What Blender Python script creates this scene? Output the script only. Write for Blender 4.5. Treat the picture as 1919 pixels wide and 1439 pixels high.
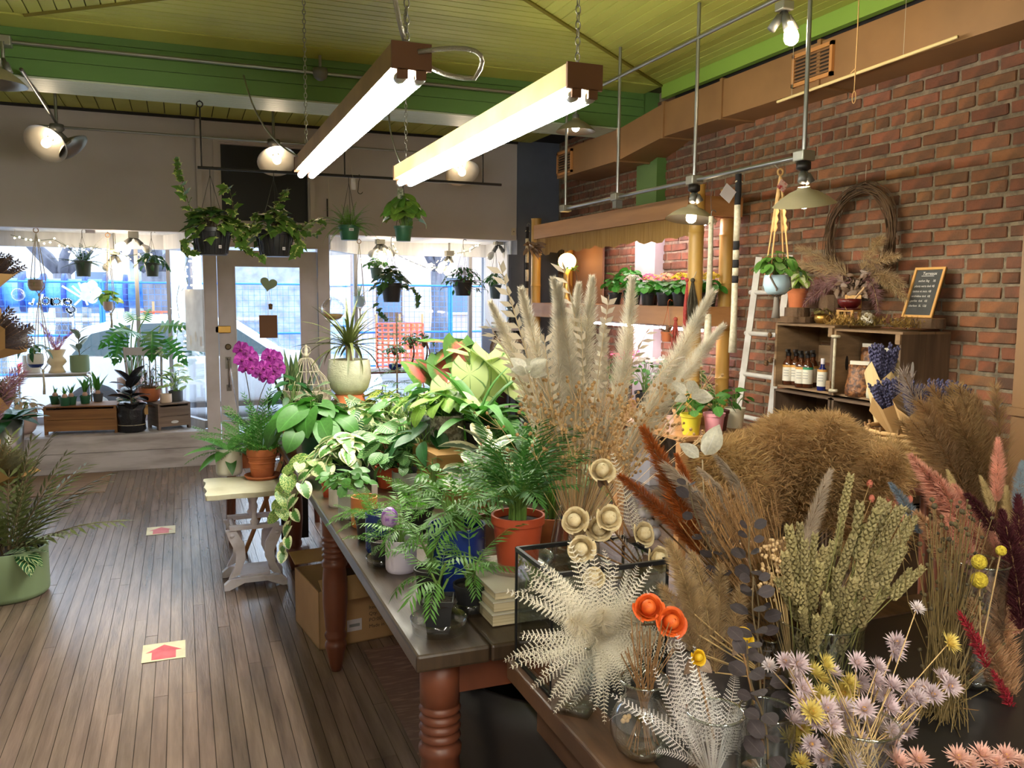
import bpy, bmesh, math, random
from mathutils import Vector, Matrix, Euler, Quaternion
R_=math.radians; PI=math.pi
SC=bpy.context.scene; COL=SC.collection
for o in list(bpy.data.objects): bpy.data.objects.remove(o)
# ---------------------------------------------------------------- camera
CAMH=1.6; FPX=1581.0
YAW,PIT,ROL=R_(21.376),R_(5.996),R_(0.381)
_f=Vector((math.sin(YAW)*math.cos(PIT),math.cos(YAW)*math.cos(PIT),-math.sin(PIT)))
_r=Vector((math.cos(YAW),-math.sin(YAW),0)); _u=_r.cross(_f)
CR=_r*math.cos(ROL)+_u*math.sin(ROL); CU=_u*math.cos(ROL)-_r*math.sin(ROL); CF=_f
cam=bpy.data.objects.new('camera',bpy.data.cameras.new('camera')); COL.objects.link(cam)
cam.matrix_world=Matrix(((CR.x,CU.x,-CF.x,0),(CR.y,CU.y,-CF.y,0),(CR.z,CU.z,-CF.z,CAMH),(0,0,0,1)))
cam.data.sensor_fit='HORIZONTAL'; cam.data.sensor_width=36; cam.data.lens=FPX/1919*36
cam.data.clip_start=.05; cam.data.clip_end=300
SC.camera=cam
# ---------------------------------------------------------------- view, world
SC.view_settings.view_transform='Standard'; SC.view_settings.look='None'
SC.view_settings.gamma=1; SC.view_settings.use_curve_mapping=False; SC.view_settings.exposure=1.0
SC.cycles.use_denoising=True; SC.cycles.use_adaptive_sampling=True; SC.cycles.adaptive_threshold=.05
SC.cycles.max_bounces=6; SC.cycles.diffuse_bounces=3; SC.cycles.glossy_bounces=3; SC.cycles.transmission_bounces=6
SC.cycles.transparent_max_bounces=16; SC.cycles.sample_clamp_indirect=6
SC.cycles.caustics_reflective=False; SC.cycles.caustics_refractive=False
W=bpy.data.worlds.new('overcast_sky'); SC.world=W; W.use_nodes=True
_bg=W.node_tree.nodes['Background']; _bg.inputs[0].default_value=(.66,.82,1,1); _bg.inputs[1].default_value=3.6
# lamp strengths (used by the lamps' own builders further down)
P_TUBE=52; P_BULB=5; P_GROW=40; TUBE_COL=(1,.975,.88); BULB_COL=(1,.78,.52); GROW_COL=(1,.80,.88)
# ---------------------------------------------------------------- photo pixel -> point on a known plane
CAMP=Vector((0,0,CAMH))
def ray(px,py): return CR*((px-959.5)/FPX)-CU*((py-719.5)/FPX)+CF
def at(px,py,X=None,Y=None,Z=None):
    d=ray(px,py)
    t=(X/d.x) if X is not None else (Y/d.y) if Y is not None else (Z-CAMH)/d.z
    return CAMP+d*t
# ---------------------------------------------------------------- materials
MATS={}
def _nt(name):
    m=bpy.data.materials.new(name); m.use_nodes=True; nt=m.node_tree; nt.nodes.clear()
    out=nt.nodes.new('ShaderNodeOutputMaterial'); return m,nt,out
def _c(c): return (c[0],c[1],c[2],1)
def mixc(nt,fac,a,b,mode='MIX'):
    n=nt.nodes.new('ShaderNodeMix'); n.data_type='RGBA'; n.blend_type=mode
    for s,v in ((n.inputs[0],fac),(n.inputs[6],a),(n.inputs[7],b)):
        if hasattr(v,'links'): nt.links.new(v,s)
        elif isinstance(v,(int,float)): s.default_value=v
        else: s.default_value=_c(v)
    return n.outputs[2]
def mth(nt,op,a,b=None,c=None):
    n=nt.nodes.new('ShaderNodeMath'); n.operation=op
    for i,v in enumerate((a,b,c)):
        if v is None: continue
        if hasattr(v,'links'): nt.links.new(v,n.inputs[i])
        else: n.inputs[i].default_value=v
    return n.outputs[0]
def ramp(nt,fac,stops):
    n=nt.nodes.new('ShaderNodeValToRGB'); cr=n.color_ramp
    while len(cr.elements)<len(stops): cr.elements.new(.5)
    for e,(p,c) in zip(cr.elements,stops): e.position=p; e.color=_c(c) if not isinstance(c,(int,float)) else (c,c,c,1)
    nt.links.new(fac,n.inputs[0]); return n.outputs[0]
def noise(nt,scale,stretch=None,coord='Object',detail=4,rough=.55):
    if coord=='World': v=nt.nodes.new('ShaderNodeNewGeometry').outputs['Position']
    else: v=nt.nodes.new('ShaderNodeTexCoord').outputs[coord]
    if stretch:
        mp=nt.nodes.new('ShaderNodeMapping'); mp.inputs['Scale'].default_value=stretch; nt.links.new(v,mp.inputs[0]); v=mp.outputs[0]
    n=nt.nodes.new('ShaderNodeTexNoise'); n.inputs['Scale'].default_value=scale; n.inputs['Detail'].default_value=detail; n.inputs['Roughness'].default_value=rough
    nt.links.new(v,n.inputs['Vector']); return n.outputs[0]
def mat(name,col,rough=.6,metal=0,col2=None,vs=6,st=None,bump=0,bs=60,spec=.5,objrand=0,lo=.35,hi=.65,bst=None,coat=0,trl=0,coord='Object',alpha=1):
    if name in MATS: return MATS[name]
    m,nt,out=_nt(name); b=nt.nodes.new('ShaderNodeBsdfPrincipled')
    b.inputs['Roughness'].default_value=rough; b.inputs['Metallic'].default_value=metal
    b.inputs['Specular IOR Level'].default_value=spec; b.inputs['Coat Weight'].default_value=coat; b.inputs['Alpha'].default_value=alpha
    src=None
    if col2 is not None:
        f=noise(nt,vs,st,coord); f=ramp(nt,f,[(lo,0),(hi,1)]); src=mixc(nt,f,col,col2)
    if objrand:
        oi=nt.nodes.new('ShaderNodeObjectInfo'); h=nt.nodes.new('ShaderNodeHueSaturation')
        v=mth(nt,'MULTIPLY_ADD',oi.outputs['Random'],2*objrand,1-objrand); nt.links.new(v,h.inputs['Value'])
        r2=mth(nt,'FRACT',mth(nt,'MULTIPLY',oi.outputs['Random'],7.31)); nt.links.new(mth(nt,'MULTIPLY_ADD',r2,.06*objrand,.5-.015*objrand),h.inputs['Hue'])
        if src is None: h.inputs['Color'].default_value=_c(col)
        else: nt.links.new(src,h.inputs['Color'])
        src=h.outputs[0]
    if src is None: b.inputs['Base Color'].default_value=_c(col)
    else: nt.links.new(src,b.inputs['Base Color'])
    if bump:
        bn=nt.nodes.new('ShaderNodeBump'); bn.inputs['Strength'].default_value=bump; bn.inputs['Distance'].default_value=.01
        nt.links.new(noise(nt,bs,bst,coord),bn.inputs['Height']); nt.links.new(bn.outputs[0],b.inputs['Normal'])
    sh=b.outputs[0]
    if trl:
        t=nt.nodes.new('ShaderNodeBsdfTranslucent')
        if src is None: t.inputs[0].default_value=_c(col)
        else: nt.links.new(src,t.inputs[0])
        mx=nt.nodes.new('ShaderNodeMixShader'); mx.inputs[0].default_value=trl; nt.links.new(sh,mx.inputs[1]); nt.links.new(t.outputs[0],mx.inputs[2]); sh=mx.outputs[0]
    nt.links.new(sh,out.inputs[0]); MATS[name]=m; return m
def emit(name,col,s):
    if name in MATS: return MATS[name]
    m,nt,out=_nt(name); e=nt.nodes.new('ShaderNodeEmission'); e.inputs[0].default_value=_c(col); e.inputs[1].default_value=s
    nt.links.new(e.outputs[0],out.inputs[0]); MATS[name]=m; return m
def glass(name,tint=(1,1,1),refl=.10,rough=.02,opac=0,ocol=(1,1,1)):
    # thin clear pane / vessel: fresnel gloss over a tinted transparent body
    if name in MATS: return MATS[name]
    m,nt,out=_nt(name); t=nt.nodes.new('ShaderNodeBsdfTransparent'); t.inputs[0].default_value=_c(tint)
    g=nt.nodes.new('ShaderNodeBsdfGlossy'); g.inputs['Roughness'].default_value=rough
    fr=nt.nodes.new('ShaderNodeLayerWeight'); fr.inputs[0].default_value=.35
    f=mth(nt,'MULTIPLY_ADD',fr.outputs['Facing'],.55,refl*.5)
    sh=t.outputs[0]
    if opac:
        d=nt.nodes.new('ShaderNodeBsdfDiffuse'); d.inputs[0].default_value=_c(ocol); mm=nt.nodes.new('ShaderNodeMixShader'); mm.inputs[0].default_value=opac
        nt.links.new(sh,mm.inputs[1]); nt.links.new(d.outputs[0],mm.inputs[2]); sh=mm.outputs[0]
    mx=nt.nodes.new('ShaderNodeMixShader'); nt.links.new(f,mx.inputs[0]); nt.links.new(sh,mx.inputs[1]); nt.links.new(g.outputs[0],mx.inputs[2])
    nt.links.new(mx.outputs[0],out.inputs[0]); MATS[name]=m; return m
def leafmat(name,col,col2=None,pat='plain',vein=None,trl=.28,rough=.42,objrand=.22):
    """leaf blade: UV u runs across (0.5 = midrib), v from base to tip"""
    if name in MATS: return MATS[name]
    m,nt,out=_nt(name); uv=nt.nodes.new('ShaderNodeUVMap'); sp=nt.nodes.new('ShaderNodeSeparateXYZ'); nt.links.new(uv.outputs[0],sp.inputs[0])
    u=mth(nt,'ABSOLUTE',mth(nt,'SUBTRACT',sp.outputs[0],.5)); v=sp.outputs[1]; u2=mth(nt,'MULTIPLY',u,2)
    nz=noise(nt,9,None,'Object',3); col2=col2 or tuple(c*.7 for c in col); src=None
    base=mixc(nt,ramp(nt,nz,[(.35,0),(.65,1)]),col,tuple(c*.78 for c in col))
    if pat=='plain':
        f=ramp(nt,u2,[(0,1),(.07,0)]); src=mixc(nt,mth(nt,'MULTIPLY',f,.55),base,vein or tuple(min(1,c*1.9+.02) for c in col))
    elif pat=='edge':      # pale margin
        f=mth(nt,'ADD',u2,mth(nt,'MULTIPLY_ADD',nz,1.1,-.55)); src=mixc(nt,ramp(nt,f,[(.48,0),(.62,1)]),base,col2)
    elif pat=='centre':    # pale middle
        f=mth(nt,'ADD',u2,mth(nt,'MULTIPLY_ADD',nz,.9,-.45)); src=mixc(nt,ramp(nt,f,[(.3,1),(.5,0)]),base,col2)
    elif pat=='blotch':
        n2=noise(nt,14,None,'Object',3); src=mixc(nt,ramp(nt,n2,[(.47,0),(.54,1)]),base,col2)
    elif pat=='veins':     # pale herringbone veins
        w=mth(nt,'SINE',mth(nt,'MULTIPLY',mth(nt,'SUBTRACT',v,mth(nt,'MULTIPLY',u2,.28)),52))
        f=mth(nt,'MAXIMUM',ramp(nt,w,[(.55,0),(.85,1)]),ramp(nt,u2,[(0,1),(.09,0)])); src=mixc(nt,f,base,col2)
    elif pat=='cal_pink':  # pink heart, green border
        r=mth(nt,'ADD',mth(nt,'ADD',u2,mth(nt,'MULTIPLY',mth(nt,'ABSOLUTE',mth(nt,'SUBTRACT',v,.35)),1.0)),mth(nt,'MULTIPLY_ADD',nz,.6,-.3))
        src=mixc(nt,ramp(nt,r,[(.35,1),(.72,0)]),base,col2)
    elif pat=='cal_white': # white blade, green veins
        ang=mth(nt,'ARCTAN2',mth(nt,'SUBTRACT',sp.outputs[0],.5),mth(nt,'SUBTRACT',v,.22))
        w=mth(nt,'ABSOLUTE',mth(nt,'SINE',mth(nt,'MULTIPLY',ang,3.5)))
        f=mth(nt,'MAXIMUM',ramp(nt,w,[(.02,1),(.2,0)]),ramp(nt,u2,[(.93,0),(1,.7)])); src=mixc(nt,f,col2,base)
    if objrand:
        oi=nt.nodes.new('ShaderNodeObjectInfo'); h=nt.nodes.new('ShaderNodeHueSaturation'); nt.links.new(src,h.inputs['Color'])
        nt.links.new(mth(nt,'MULTIPLY_ADD',oi.outputs['Random'],2*objrand,1-objrand),h.inputs['Value']); src=h.outputs[0]
    b=nt.nodes.new('ShaderNodeBsdfPrincipled'); b.inputs['Roughness'].default_value=rough; nt.links.new(src,b.inputs['Base Color'])
    t=nt.nodes.new('ShaderNodeBsdfTranslucent'); nt.links.new(mixc(nt,.5,src,(.55,.75,.12),'MULTIPLY') if pat=='plain' and col[1]>col[0]*1.15 else src,t.inputs[0])
    mx=nt.nodes.new('ShaderNodeMixShader'); mx.inputs[0].default_value=trl; nt.links.new(b.outputs[0],mx.inputs[1]); nt.links.new(t.outputs[0],mx.inputs[2])
    nt.links.new(mx.outputs[0],out.inputs[0]); MATS[name]=m; return m
# ---------------------------------------------------------------- mesh builder
def V(*a): return Vector(a)
class MB:
    def __init__(s): s.v=[]; s.f=[]; s.uv=[]; s.mi=[]; s.cur=0; s.T=None
    def add(s,p,uv=(0,0)):
        p=Vector(p)
        if s.T is not None: p=s.T@p
        s.v.append(p); s.uv.append(uv); return len(s.v)-1
    def face(s,*i): s.f.append(i); s.mi.append(s.cur)
    def box(s,c,d,rz=0,taper=1):
        hx,hy,hz=d[0]/2,d[1]/2,d[2]/2; cr,sr=math.cos(rz),math.sin(rz); k=[]
        for z,t in ((-hz,1),(hz,taper)):
            for x,y in ((-hx,-hy),(hx,-hy),(hx,hy),(-hx,hy)):
                x*=t;y*=t; k.append(s.add((c[0]+x*cr-y*sr,c[1]+x*sr+y*cr,c[2]+z)))
        a=k; 
        for q in ((3,2,1,0),(4,5,6,7),(0,1,5,4),(1,2,6,5),(2,3,7,6),(3,0,4,7)): s.face(*[a[i] for i in q])
        return s
    def bb(s,x0,x1,y0,y1,z0,z1): return s.box(((x0+x1)/2,(y0+y1)/2,(z0+z1)/2),(x1-x0,y1-y0,z1-z0))
    def tube(s,pts,r,n=6,cap=True,closed=False):
        pts=[Vector(p) for p in pts]; N=len(pts); rr=r if isinstance(r,(list,tuple)) else [r]*N
        rings=[]; up=None
        for i,p in enumerate(pts):
            a=pts[(i-1)%N] if (closed or i>0) else p; b=pts[(i+1)%N] if (closed or i<N-1) else p
            t=(b-a); t=t.normalized() if t.length>1e-9 else V(0,0,1)
            if up is None: up=V(0,0,1) if abs(t.z)<.9 else V(1,0,0)
            x=t.cross(up)
            if x.length<1e-6: up=V(1,0,0) if abs(t.x)<.9 else V(0,1,0); x=t.cross(up)
            x.normalize(); y=x.cross(t).normalized(); up=y
            rings.append([s.add(p+x*(rr[i]*math.cos(2*PI*k/n))+y*(rr[i]*math.sin(2*PI*k/n)),(k/n,i/max(1,N-1))) for k in range(n)])
        M_=N if closed else N-1
        for i in range(M_):
            A,B=rings[i],rings[(i+1)%N]
            for k in range(n): s.face(A[k],A[(k+1)%n],B[(k+1)%n],B[k])
        if cap and not closed:
            s.face(*rings[0][::-1]); s.face(*rings[-1])
        return s
    def lathe(s,prof,n=20,c=(0,0,0),close=False,sq=1):
        c=Vector(c); rings=[]
        L=len(prof)
        for i,(r,z) in enumerate(prof):
            if r<1e-6: rings.append([s.add(c+V(0,0,z),(.5,i/(L-1)))])
            else: rings.append([s.add(c+V(r*math.cos(2*PI*k/n),r*sq*math.sin(2*PI*k/n),z),(k/n,i/(L-1))) for k in range(n)])
        for A,B in zip(rings[:-1],rings[1:]):
            for k in range(n):
                k2=(k+1)%n
                if len(A)==1 and len(B)==1: continue
                if len(A)==1: s.face(A[0],B[k2],B[k])
                elif len(B)==1: s.face(A[k],A[k2],B[0])
                else: s.face(A[k],A[k2],B[k2],B[k])
        return s
    def prism(s,poly,z0,z1,fr=None):
        """polygon in local xy extruded z0..z1; fr maps local->world"""
        fr=fr or (lambda p:p); A=[s.add(fr(V(x,y,z0)),(x,y)) for x,y in poly]; B=[s.add(fr(V(x,y,z1)),(x,y)) for x,y in poly]
        s.face(*A[::-1]); s.face(*B); n=len(poly)
        for i in range(n): s.face(A[i],A[(i+1)%n],B[(i+1)%n],B[i])
        return s
    def sphere(s,c,r,n=10,m=6,sz=1):
        return s.lathe([(r*math.sin(PI*i/m),-r*sz*math.cos(PI*i/m)) for i in range(m+1)],n,c)
    def tri(s,a,b,c,uv=((0,0),(1,0),(.5,1))):
        s.face(s.add(a,uv[0]),s.add(b,uv[1]),s.add(c,uv[2]))
    def data(s,name,mats,smooth=True):
        me=bpy.data.meshes.new(name); me.from_pydata([tuple(p) for p in s.v],[],s.f)
        for m in (mats if isinstance(mats,(list,tuple)) else [mats]): me.materials.append(m)
        if any(s.mi): me.polygons.foreach_set('material_index',s.mi)
        if smooth: me.polygons.foreach_set('use_smooth',[True]*len(s.f))
        if any(u!=(0,0) for u in s.uv):
            l=me.uv_layers.new(name='UVMap'); vi=[0]*len(me.loops); me.loops.foreach_get('vertex_index',vi)
            fl=[]; 
            for i in vi: fl.extend(s.uv[i])
            l.data.foreach_set('uv',fl)
        me.update(); return me
    def obj(s,name,mats,parent=None,smooth=False,loc=None):
        return inst(name,s.data(name,mats,smooth),parent,Matrix.Translation(loc) if loc is not None else None)
def inst(name,me,parent=None,M=None):
    o=bpy.data.objects.new(name,me); COL.objects.link(o)
    if parent is not None: o.parent=parent
    if M is not None: o.matrix_basis=M
    return o
def thing(name,label,cat,loc=(0,0,0),rz=0,group=None):
    o=bpy.data.objects.new(name,None); COL.objects.link(o); o.location=loc; o.rotation_euler=(0,0,rz); o.empty_display_size=.05
    return tag(o,label,cat,group)
def tag(o,label,cat,group=None,kind=None):
    o['label']=label; o['category']=cat
    if group: o['group']=group
    if kind: o['kind']=kind
    return o
def struct(o,label=None,cat=None):
    o['kind']='structure'
    if label: o['label']=label
    if cat: o['category']=cat
    return o
def stuff(o): o['kind']='stuff'; return o
def smoothed(o,ang=40):
    me=o.data; me.polygons.foreach_set('use_smooth',[True]*len(me.polygons)); me.set_sharp_from_angle(angle=R_(ang)); return o
def bevel(o,w=.004,seg=2):
    m=o.modifiers.new('bevel','BEVEL'); m.width=w; m.segments=seg; m.limit_method='ANGLE'; return o
def place(base,d,up=(0,0,1),s=1,roll=0,sx=1):
    y=Vector(d).normalized(); u=Vector(up); x=y.cross(u)
    if x.length<1e-4: x=y.cross(V(1,0,0))
    x.normalize(); z=x.cross(y)
    m=Matrix((x,y,z)).transposed().to_4x4()
    if roll: m=m@Matrix.Rotation(roll,4,'Y')
    return Matrix.Translation(base)@m@Matrix.Diagonal((s*sx,s,s,1))
def bez(p0,p1,p2,n=8):
    p0,p1,p2=Vector(p0),Vector(p1),Vector(p2)
    return [p0*(1-t)**2+p1*2*t*(1-t)+p2*t*t for t in [i/n for i in range(n+1)]]
_UT={}
def rod(name,a,b,r,m,parent=None,n=7):
    """straight round bar between two points; alike bars share one mesh"""
    a=Vector(a);b=Vector(b); k=(m.name,n)
    if k not in _UT: _UT[k]=MB().tube([(0,0,0),(0,1,0)],1,n).data('rod',m)
    d=b-a; M=place(a,d); 
    return inst(name,_UT[k],parent,M@Matrix.Diagonal((r,d.length,r,1)))
def copytree(o,loc,rz=None,label=None):
    r=o.copy(); COL.objects.link(r); r.location=loc
    if rz is not None: r.rotation_euler=(0,0,rz)
    if label: r['label']=label
    for ch in o.children:
        c=ch.copy(); COL.objects.link(c); c.parent=r
        for g in ch.children:
            d=g.copy(); COL.objects.link(d); d.parent=c
    return r
def light(kind,name,loc,power,col,size=.1,parent=None,rot=None,sy=None):
    l=bpy.data.lights.new(name,kind); l.energy=power; l.color=col
    if kind=='AREA':
        l.size=size
        if sy: l.shape='RECTANGLE'; l.size_y=sy
    else: l.shadow_soft_size=size
    o=bpy.data.objects.new(name,l); COL.objects.link(o); o.location=loc
    if rot: o.rotation_euler=rot
    if parent is not None: o.parent=parent
    return o
def S(r,g,b):
    f=lambda c:(c/255/12.92) if c<=10 else ((c/255+.055)/1.055)**2.4
    return (f(r),f(g),f(b))
rnd=random.Random(7)
YW=8.28; XW=3.75; XC=3.6; ZC=3.26; ZR=3.17; YB=6.27; ZB=2.965
# ---- shared materials
M_wallgrey=mat('grey_wall_paint',S(196,188,184),.62,col2=S(186,178,174),vs=1.5)
M_white=mat('white_paint',S(206,200,204),.5,col2=S(188,180,182),vs=3,bump=.05,bs=25)
M_oldwhite=mat('scuffed_white_paint',S(190,184,186),.55,col2=S(142,132,130),vs=2.2,st=(1,1,6),lo=.4,hi=.75,bump=.1,bs=12)
M_slate=mat('slate_paint',S(96,103,118),.6,col2=S(84,90,104),vs=2)
M_limeceil=mat('lime_ceiling_paint',S(182,184,90),.5,col2=S(168,168,74),vs=1.2,st=(1,1,1),objrand=.06)
M_green=mat('green_paint',S(94,130,66),.5,col2=S(84,118,58),vs=2,st=(.3,1,1))
M_palegreen=mat('pale_green_paint',S(176,186,160),.5)
M_plank=mat('worn_floor_plank',S(130,110,98),.24,col2=S(90,75,68),vs=3.2,st=(6,.5,1),bump=.14,bs=9,bst=(14,1.2,1),objrand=.16,lo=.3,hi=.72,spec=.5,coord='World')
M_plankfar=M_plank
M_gap=mat('floor_gap',S(42,32,26),.8)
M_brick=mat('red_brick',S(140,86,58),.85,col2=S(96,68,50),vs=7,bump=.6,bs=45,objrand=.32,lo=.38,hi=.7)
M_mortar=mat('lime_mortar',S(150,134,110),.92,col2=S(104,92,76),vs=16,bump=.9,bs=70)
M_duct=mat('tan_painted_duct',S(146,106,64),.55,col2=S(130,94,56),vs=2)
M_dark=mat('dark_void',S(26,22,20),.7)
M_steel=mat('galvanised_steel',S(170,170,166),.33,metal=.9,col2=S(140,140,136),vs=9)
M_iron=mat('black_iron',S(44,40,38),.45,metal=.6)
M_brass=mat('brass',S(190,150,80),.35,metal=.9)
M_pane=glass('window_glass',(1,1,1),.08)
# ---- floor: sub-floor slab, planks as parts
floor=struct(MB().bb(-3.35,XW+.15,-2.65,YW+.12,-.10,-.012).obj('floor',M_gap))
_pk={}
def plank(x0,x1,y0,y1):
    w=.0525
    if 'p' not in _pk:
        b=MB().bb(-.5,.5,-.5,.5,-.012,0); _pk['p']=b.data('floor_plank',M_plank,False)
    dz=rnd.uniform(-.0012,.0008)
    inst('floor_plank',_pk['p'],floor,Matrix.Translation(((x0+x1)/2,(y0+y1)/2,dz))@Matrix.Diagonal((x1-x0-.0022,y1-y0-.002,1,1)))
PW=.0535
x=-1.42; n=0
rest=MB()
def restplank(x0,x1,y0,y1): rest.bb(x0+.0012,x1-.0012,y0+.001,y1-.001,-.012,rnd.uniform(-.002,0))
xx=-3.2
while xx<XW-.02:
    x1=min(xx+PW,XW); y=-2.5+rnd.uniform(0,1.2); y0=-2.5
    while y0<YW-.01:
        y1=min(y if y>y0+.2 else y0+rnd.uniform(1.1,2.6),YW)
        if YW-y1<.35: y1=YW
        if -1.35<xx<1.6 and y1>2.6 and n<300 and not(xx>.75 and y0>5.4): plank(xx,x1,y0,y1); n+=1
        else: restplank(xx,x1,y0,y1)
        y0=y1; y=y0+rnd.uniform(1.1,2.6)
    xx=x1
stuff(rest.obj('floor_planks_far',M_plank,floor))
ply=mat('plywood_patch',S(140,108,76),.42,col2=S(112,84,58),vs=2.5,st=(1,8,1))
p=MB().bb(-1.42,-.62,7.42,8.24,0,.004).obj('floor_patch',ply,floor)
p=MB().bb(.72,1.30,2.55,3.65,0,.0035).obj('floor_patch',mat('worn_dark_patch',S(104,78,66),.5,col2=S(150,128,114),vs=5,st=(2,12,1),lo=.5,hi=.8),floor)
# floor arrows (taped sheets)
def arrow(c,label,w=.185,h=.20):
    t=thing('floor_arrow',label,'floor sign',(c.x,c.y,.0015))
    MB().bb(-w/2,w/2,-h/2,h/2,0,.0006).obj('paper',mat('cream_tape_sheet',S(226,220,186),.5,col2=S(206,198,164),vs=9),t)
    a=[(-.05,-.085),(.05,-.085),(.05,.0),(.075,.0),(0,.075),(-.075,.0),(-.05,.0)]
    MB().prism(a,.0006,.001).obj('arrow_print',mat('faded_red_print',S(196,74,88),.5,col2=S(206,110,116),vs=12),t)
c=(at(265,1243,Z=0)+at(347,1200,Z=0))*.5; arrow(c,'cream paper sheet with red arrow taped to the planks below the sewing table',.18,.2)
c=(at(275,1000,Z=0)+at(328,988,Z=0))*.5; arrow(c,'faded cream sheet with pink arrow taped to planks nearest the door',.18,.2)
# ---- ceiling: slab + mitred boards
ceil=struct(MB().bb(-3.2,XW,-2.5,YB,ZC+.012,ZC+.1).obj('ceiling',mat('ceiling_void',S(70,66,26),.8)))
BW=.083
def board(poly,z,parent,m): 
    MB().prism(poly,z,z+.013).obj('ceiling_board',m,parent)
K=1.237; XL=-.82
def ym(x): return 5.99-max(0,min(XC-x,x-XL))/K if x>XL else 5.99
xx=-3.2
while xx<XC:
    x1=min(xx+BW,XC); a,b=xx+.004,x1-.004
    ys=[(a,ym(a))]+([((XL+XC)/2,ym((XL+XC)/2))] if a<(XL+XC)/2<b else [])+[(b,ym(b))]
    board([(a,-2.5),(b,-2.5)]+[(q[0],q[1]-.012) for q in ys[::-1]],ZC,ceil,M_limeceil); xx=x1
y=4.203
while y<5.98:
    y1=min(y+BW,5.99); a,b=y+.004,y1-.004
    def xl(t): return XL+(5.99-t)*K+.012
    def xr(t): return XC-(5.99-t)*K-.012
    if xr(a)-xl(a)>.05: board([(xl(a),a),(xr(a),a),(xr(b),b),(xl(b),b)],ZC,ceil,M_limeceil)
    y=y1
board([(-3.2,5.99),(XC,5.99),(XC,YB),(-3.2,YB)],ZC-.006,ceil,M_limeceil)
for a,b in (((XC,5.99),(1.39,4.203)),((XL,5.99),(1.39,4.203))):
    MB().tube([(a[0],a[1],ZC),(b[0],b[1],ZC)],.016,5).obj('mitre_bead',mat('dark_lime_bead',S(120,112,34),.5),ceil)
# green dropped beam
beam=MB(); beam.bb(-3.2,XW,YB,6.68,ZB,ZC+.1)
beam=struct(beam.obj('trim_1',M_green),'green painted boxed beam crossing below the ceiling','beam')
for i,(z0,z1) in enumerate(((ZB+.002,ZB+.10),(ZB+.104,ZB+.175),(ZB+.179,ZB+.235),(ZB+.239,ZC-.007))):
    MB().bb(-3.2,XC,YB-.012,YB-.001,z0,z1).obj('beam_board',M_green,beam)
for i in range(6): MB().bb(-3.2,XC,YB-.006+i*.069,YB+.059+i*.069,ZB-.012,ZB-.001).obj('soffit_board',M_palegreen,beam)
ceil2=struct(MB().bb(-3.2,XW,6.68,YW,ZR+.014,ZR+.1).obj('ceiling_rear',M_dark))
xx=-3.2
while xx<3.3:
    board([(xx+.004,6.68),(xx+.126,6.68),(xx+.126,YW),(xx+.004,YW)],ZR,ceil2,M_limeceil); xx+=.13
MB().bb(-3.2,3.28,YW-.03,YW-.001,ZR-.022,ZR).obj('cove_strip',M_dark,ceil2)
# crown (light green) between ceiling and right wall
crown=struct(MB().bb(XC,XC+.05,-2.5,5.99,ZC-.10,ZC+.01).obj('trim_2',mat('light_green_crown',S(140,172,70),.5)),'light green painted crown board along the ceiling edge','trim')
# ---- right wall: mortar core, bricks as parts
wr=struct(MB().bb(XW,XW+.15,-2.65,YW+.12,-.05,ZC+.1).obj('wall_right',M_mortar))
def brickmesh(seed,L):
    r=random.Random(seed); b=bmesh.new(); 
    h=.0545
    bmesh.ops.create_cube(b,size=1)
    for v in b.verts: v.co=Vector((v.co.x*.018,v.co.y*L,v.co.z*h))
    bmesh.ops.bevel(b,geom=[e for e in b.edges],offset=.0045,segments=1,affect='EDGES')
    for v in b.verts:
        v.co.y+=r.uniform(-.003,.003); v.co.z+=r.uniform(-.0028,.0028); v.co.x+=r.uniform(-.0015,.0015)
    me=bpy.data.meshes.new('brick'); b.to_mesh(me); b.free(); me.materials.append(M_brick); return me
BL,BH=.222,.0735
stre=[brickmesh(i,.203) for i in range(6)]; head=[brickmesh(20+i,.093) for i in range(4)]
bl=[]
row=0; z=.60
while z<3.2:
    hd=(row%6==3); L=BL/2 if hd else BL; y=2.0+(row%2)*L/2+rnd.uniform(-.02,.02)
    while y<8.2:
        bl.append((y,z,hd)); y+=L
    z+=BH; row+=1
def seen(y,z):
    v=Vector((XW,y,z))-CAMP; d=v.dot(CF)
    if d<.3: return -1
    px=959.5+FPX*v.dot(CR)/d; py=719.5-FPX*v.dot(CU)/d
    if not(1000<px<1905): return -1
    top=80+(1897-px)*.302; bot=1000 if px<1400 else 760
    if py<top or py>bot: return -1
    return 1/d
bl.sort(key=lambda q:-seen(q[0],q[1]))
far=MB()
for i,(y,z,hd) in enumerate(bl):
    me=rnd.choice(head if hd else stre); dx=rnd.uniform(-.002,.005)
    M=Matrix.Translation((XW-.002+dx,y,z+rnd.uniform(-.003,.003)))@Matrix.Rotation(rnd.uniform(-.012,.012),4,'X')
    if i<300: inst('brick',me,wr,M)
    else:
        k=len(far.v)
        for v in me.vertices: far.add(M@v.co)
        for p in me.polygons: far.face(*[k+q for q in p.vertices])
m2=mat('red_brick_far',S(132,82,58),.85,col2=S(92,66,50),vs=6,bump=.5,bs=45,lo=.35,hi=.65)
stuff(far.obj('bricks_far',m2,wr))
# post on the brick wall: green above, white below
def spost(): 
    y0=6.13; y1=6.46; b=MB(); b.bb(XW-.09,XW,y0,y1,0,2.10); o=struct(b.obj('trim_3',M_white),'painted post on the brick wall, white below and green above','post')
    MB().bb(XW-.092,XW,y0-.001,y1+.001,2.10,3.1).obj('upper_length',M_green,o)
spost()
# left and rear walls of the shop (out of view, they close the room)
struct(MB().bb(-3.35,-3.2,-2.5,YW+.9,-.1,ZC+.1).obj('wall_left',M_wallgrey))
struct(MB().bb(-3.35,XW+.15,-2.65,-2.5,-.1,ZC+.1).obj('wall_back',M_wallgrey))
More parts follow.
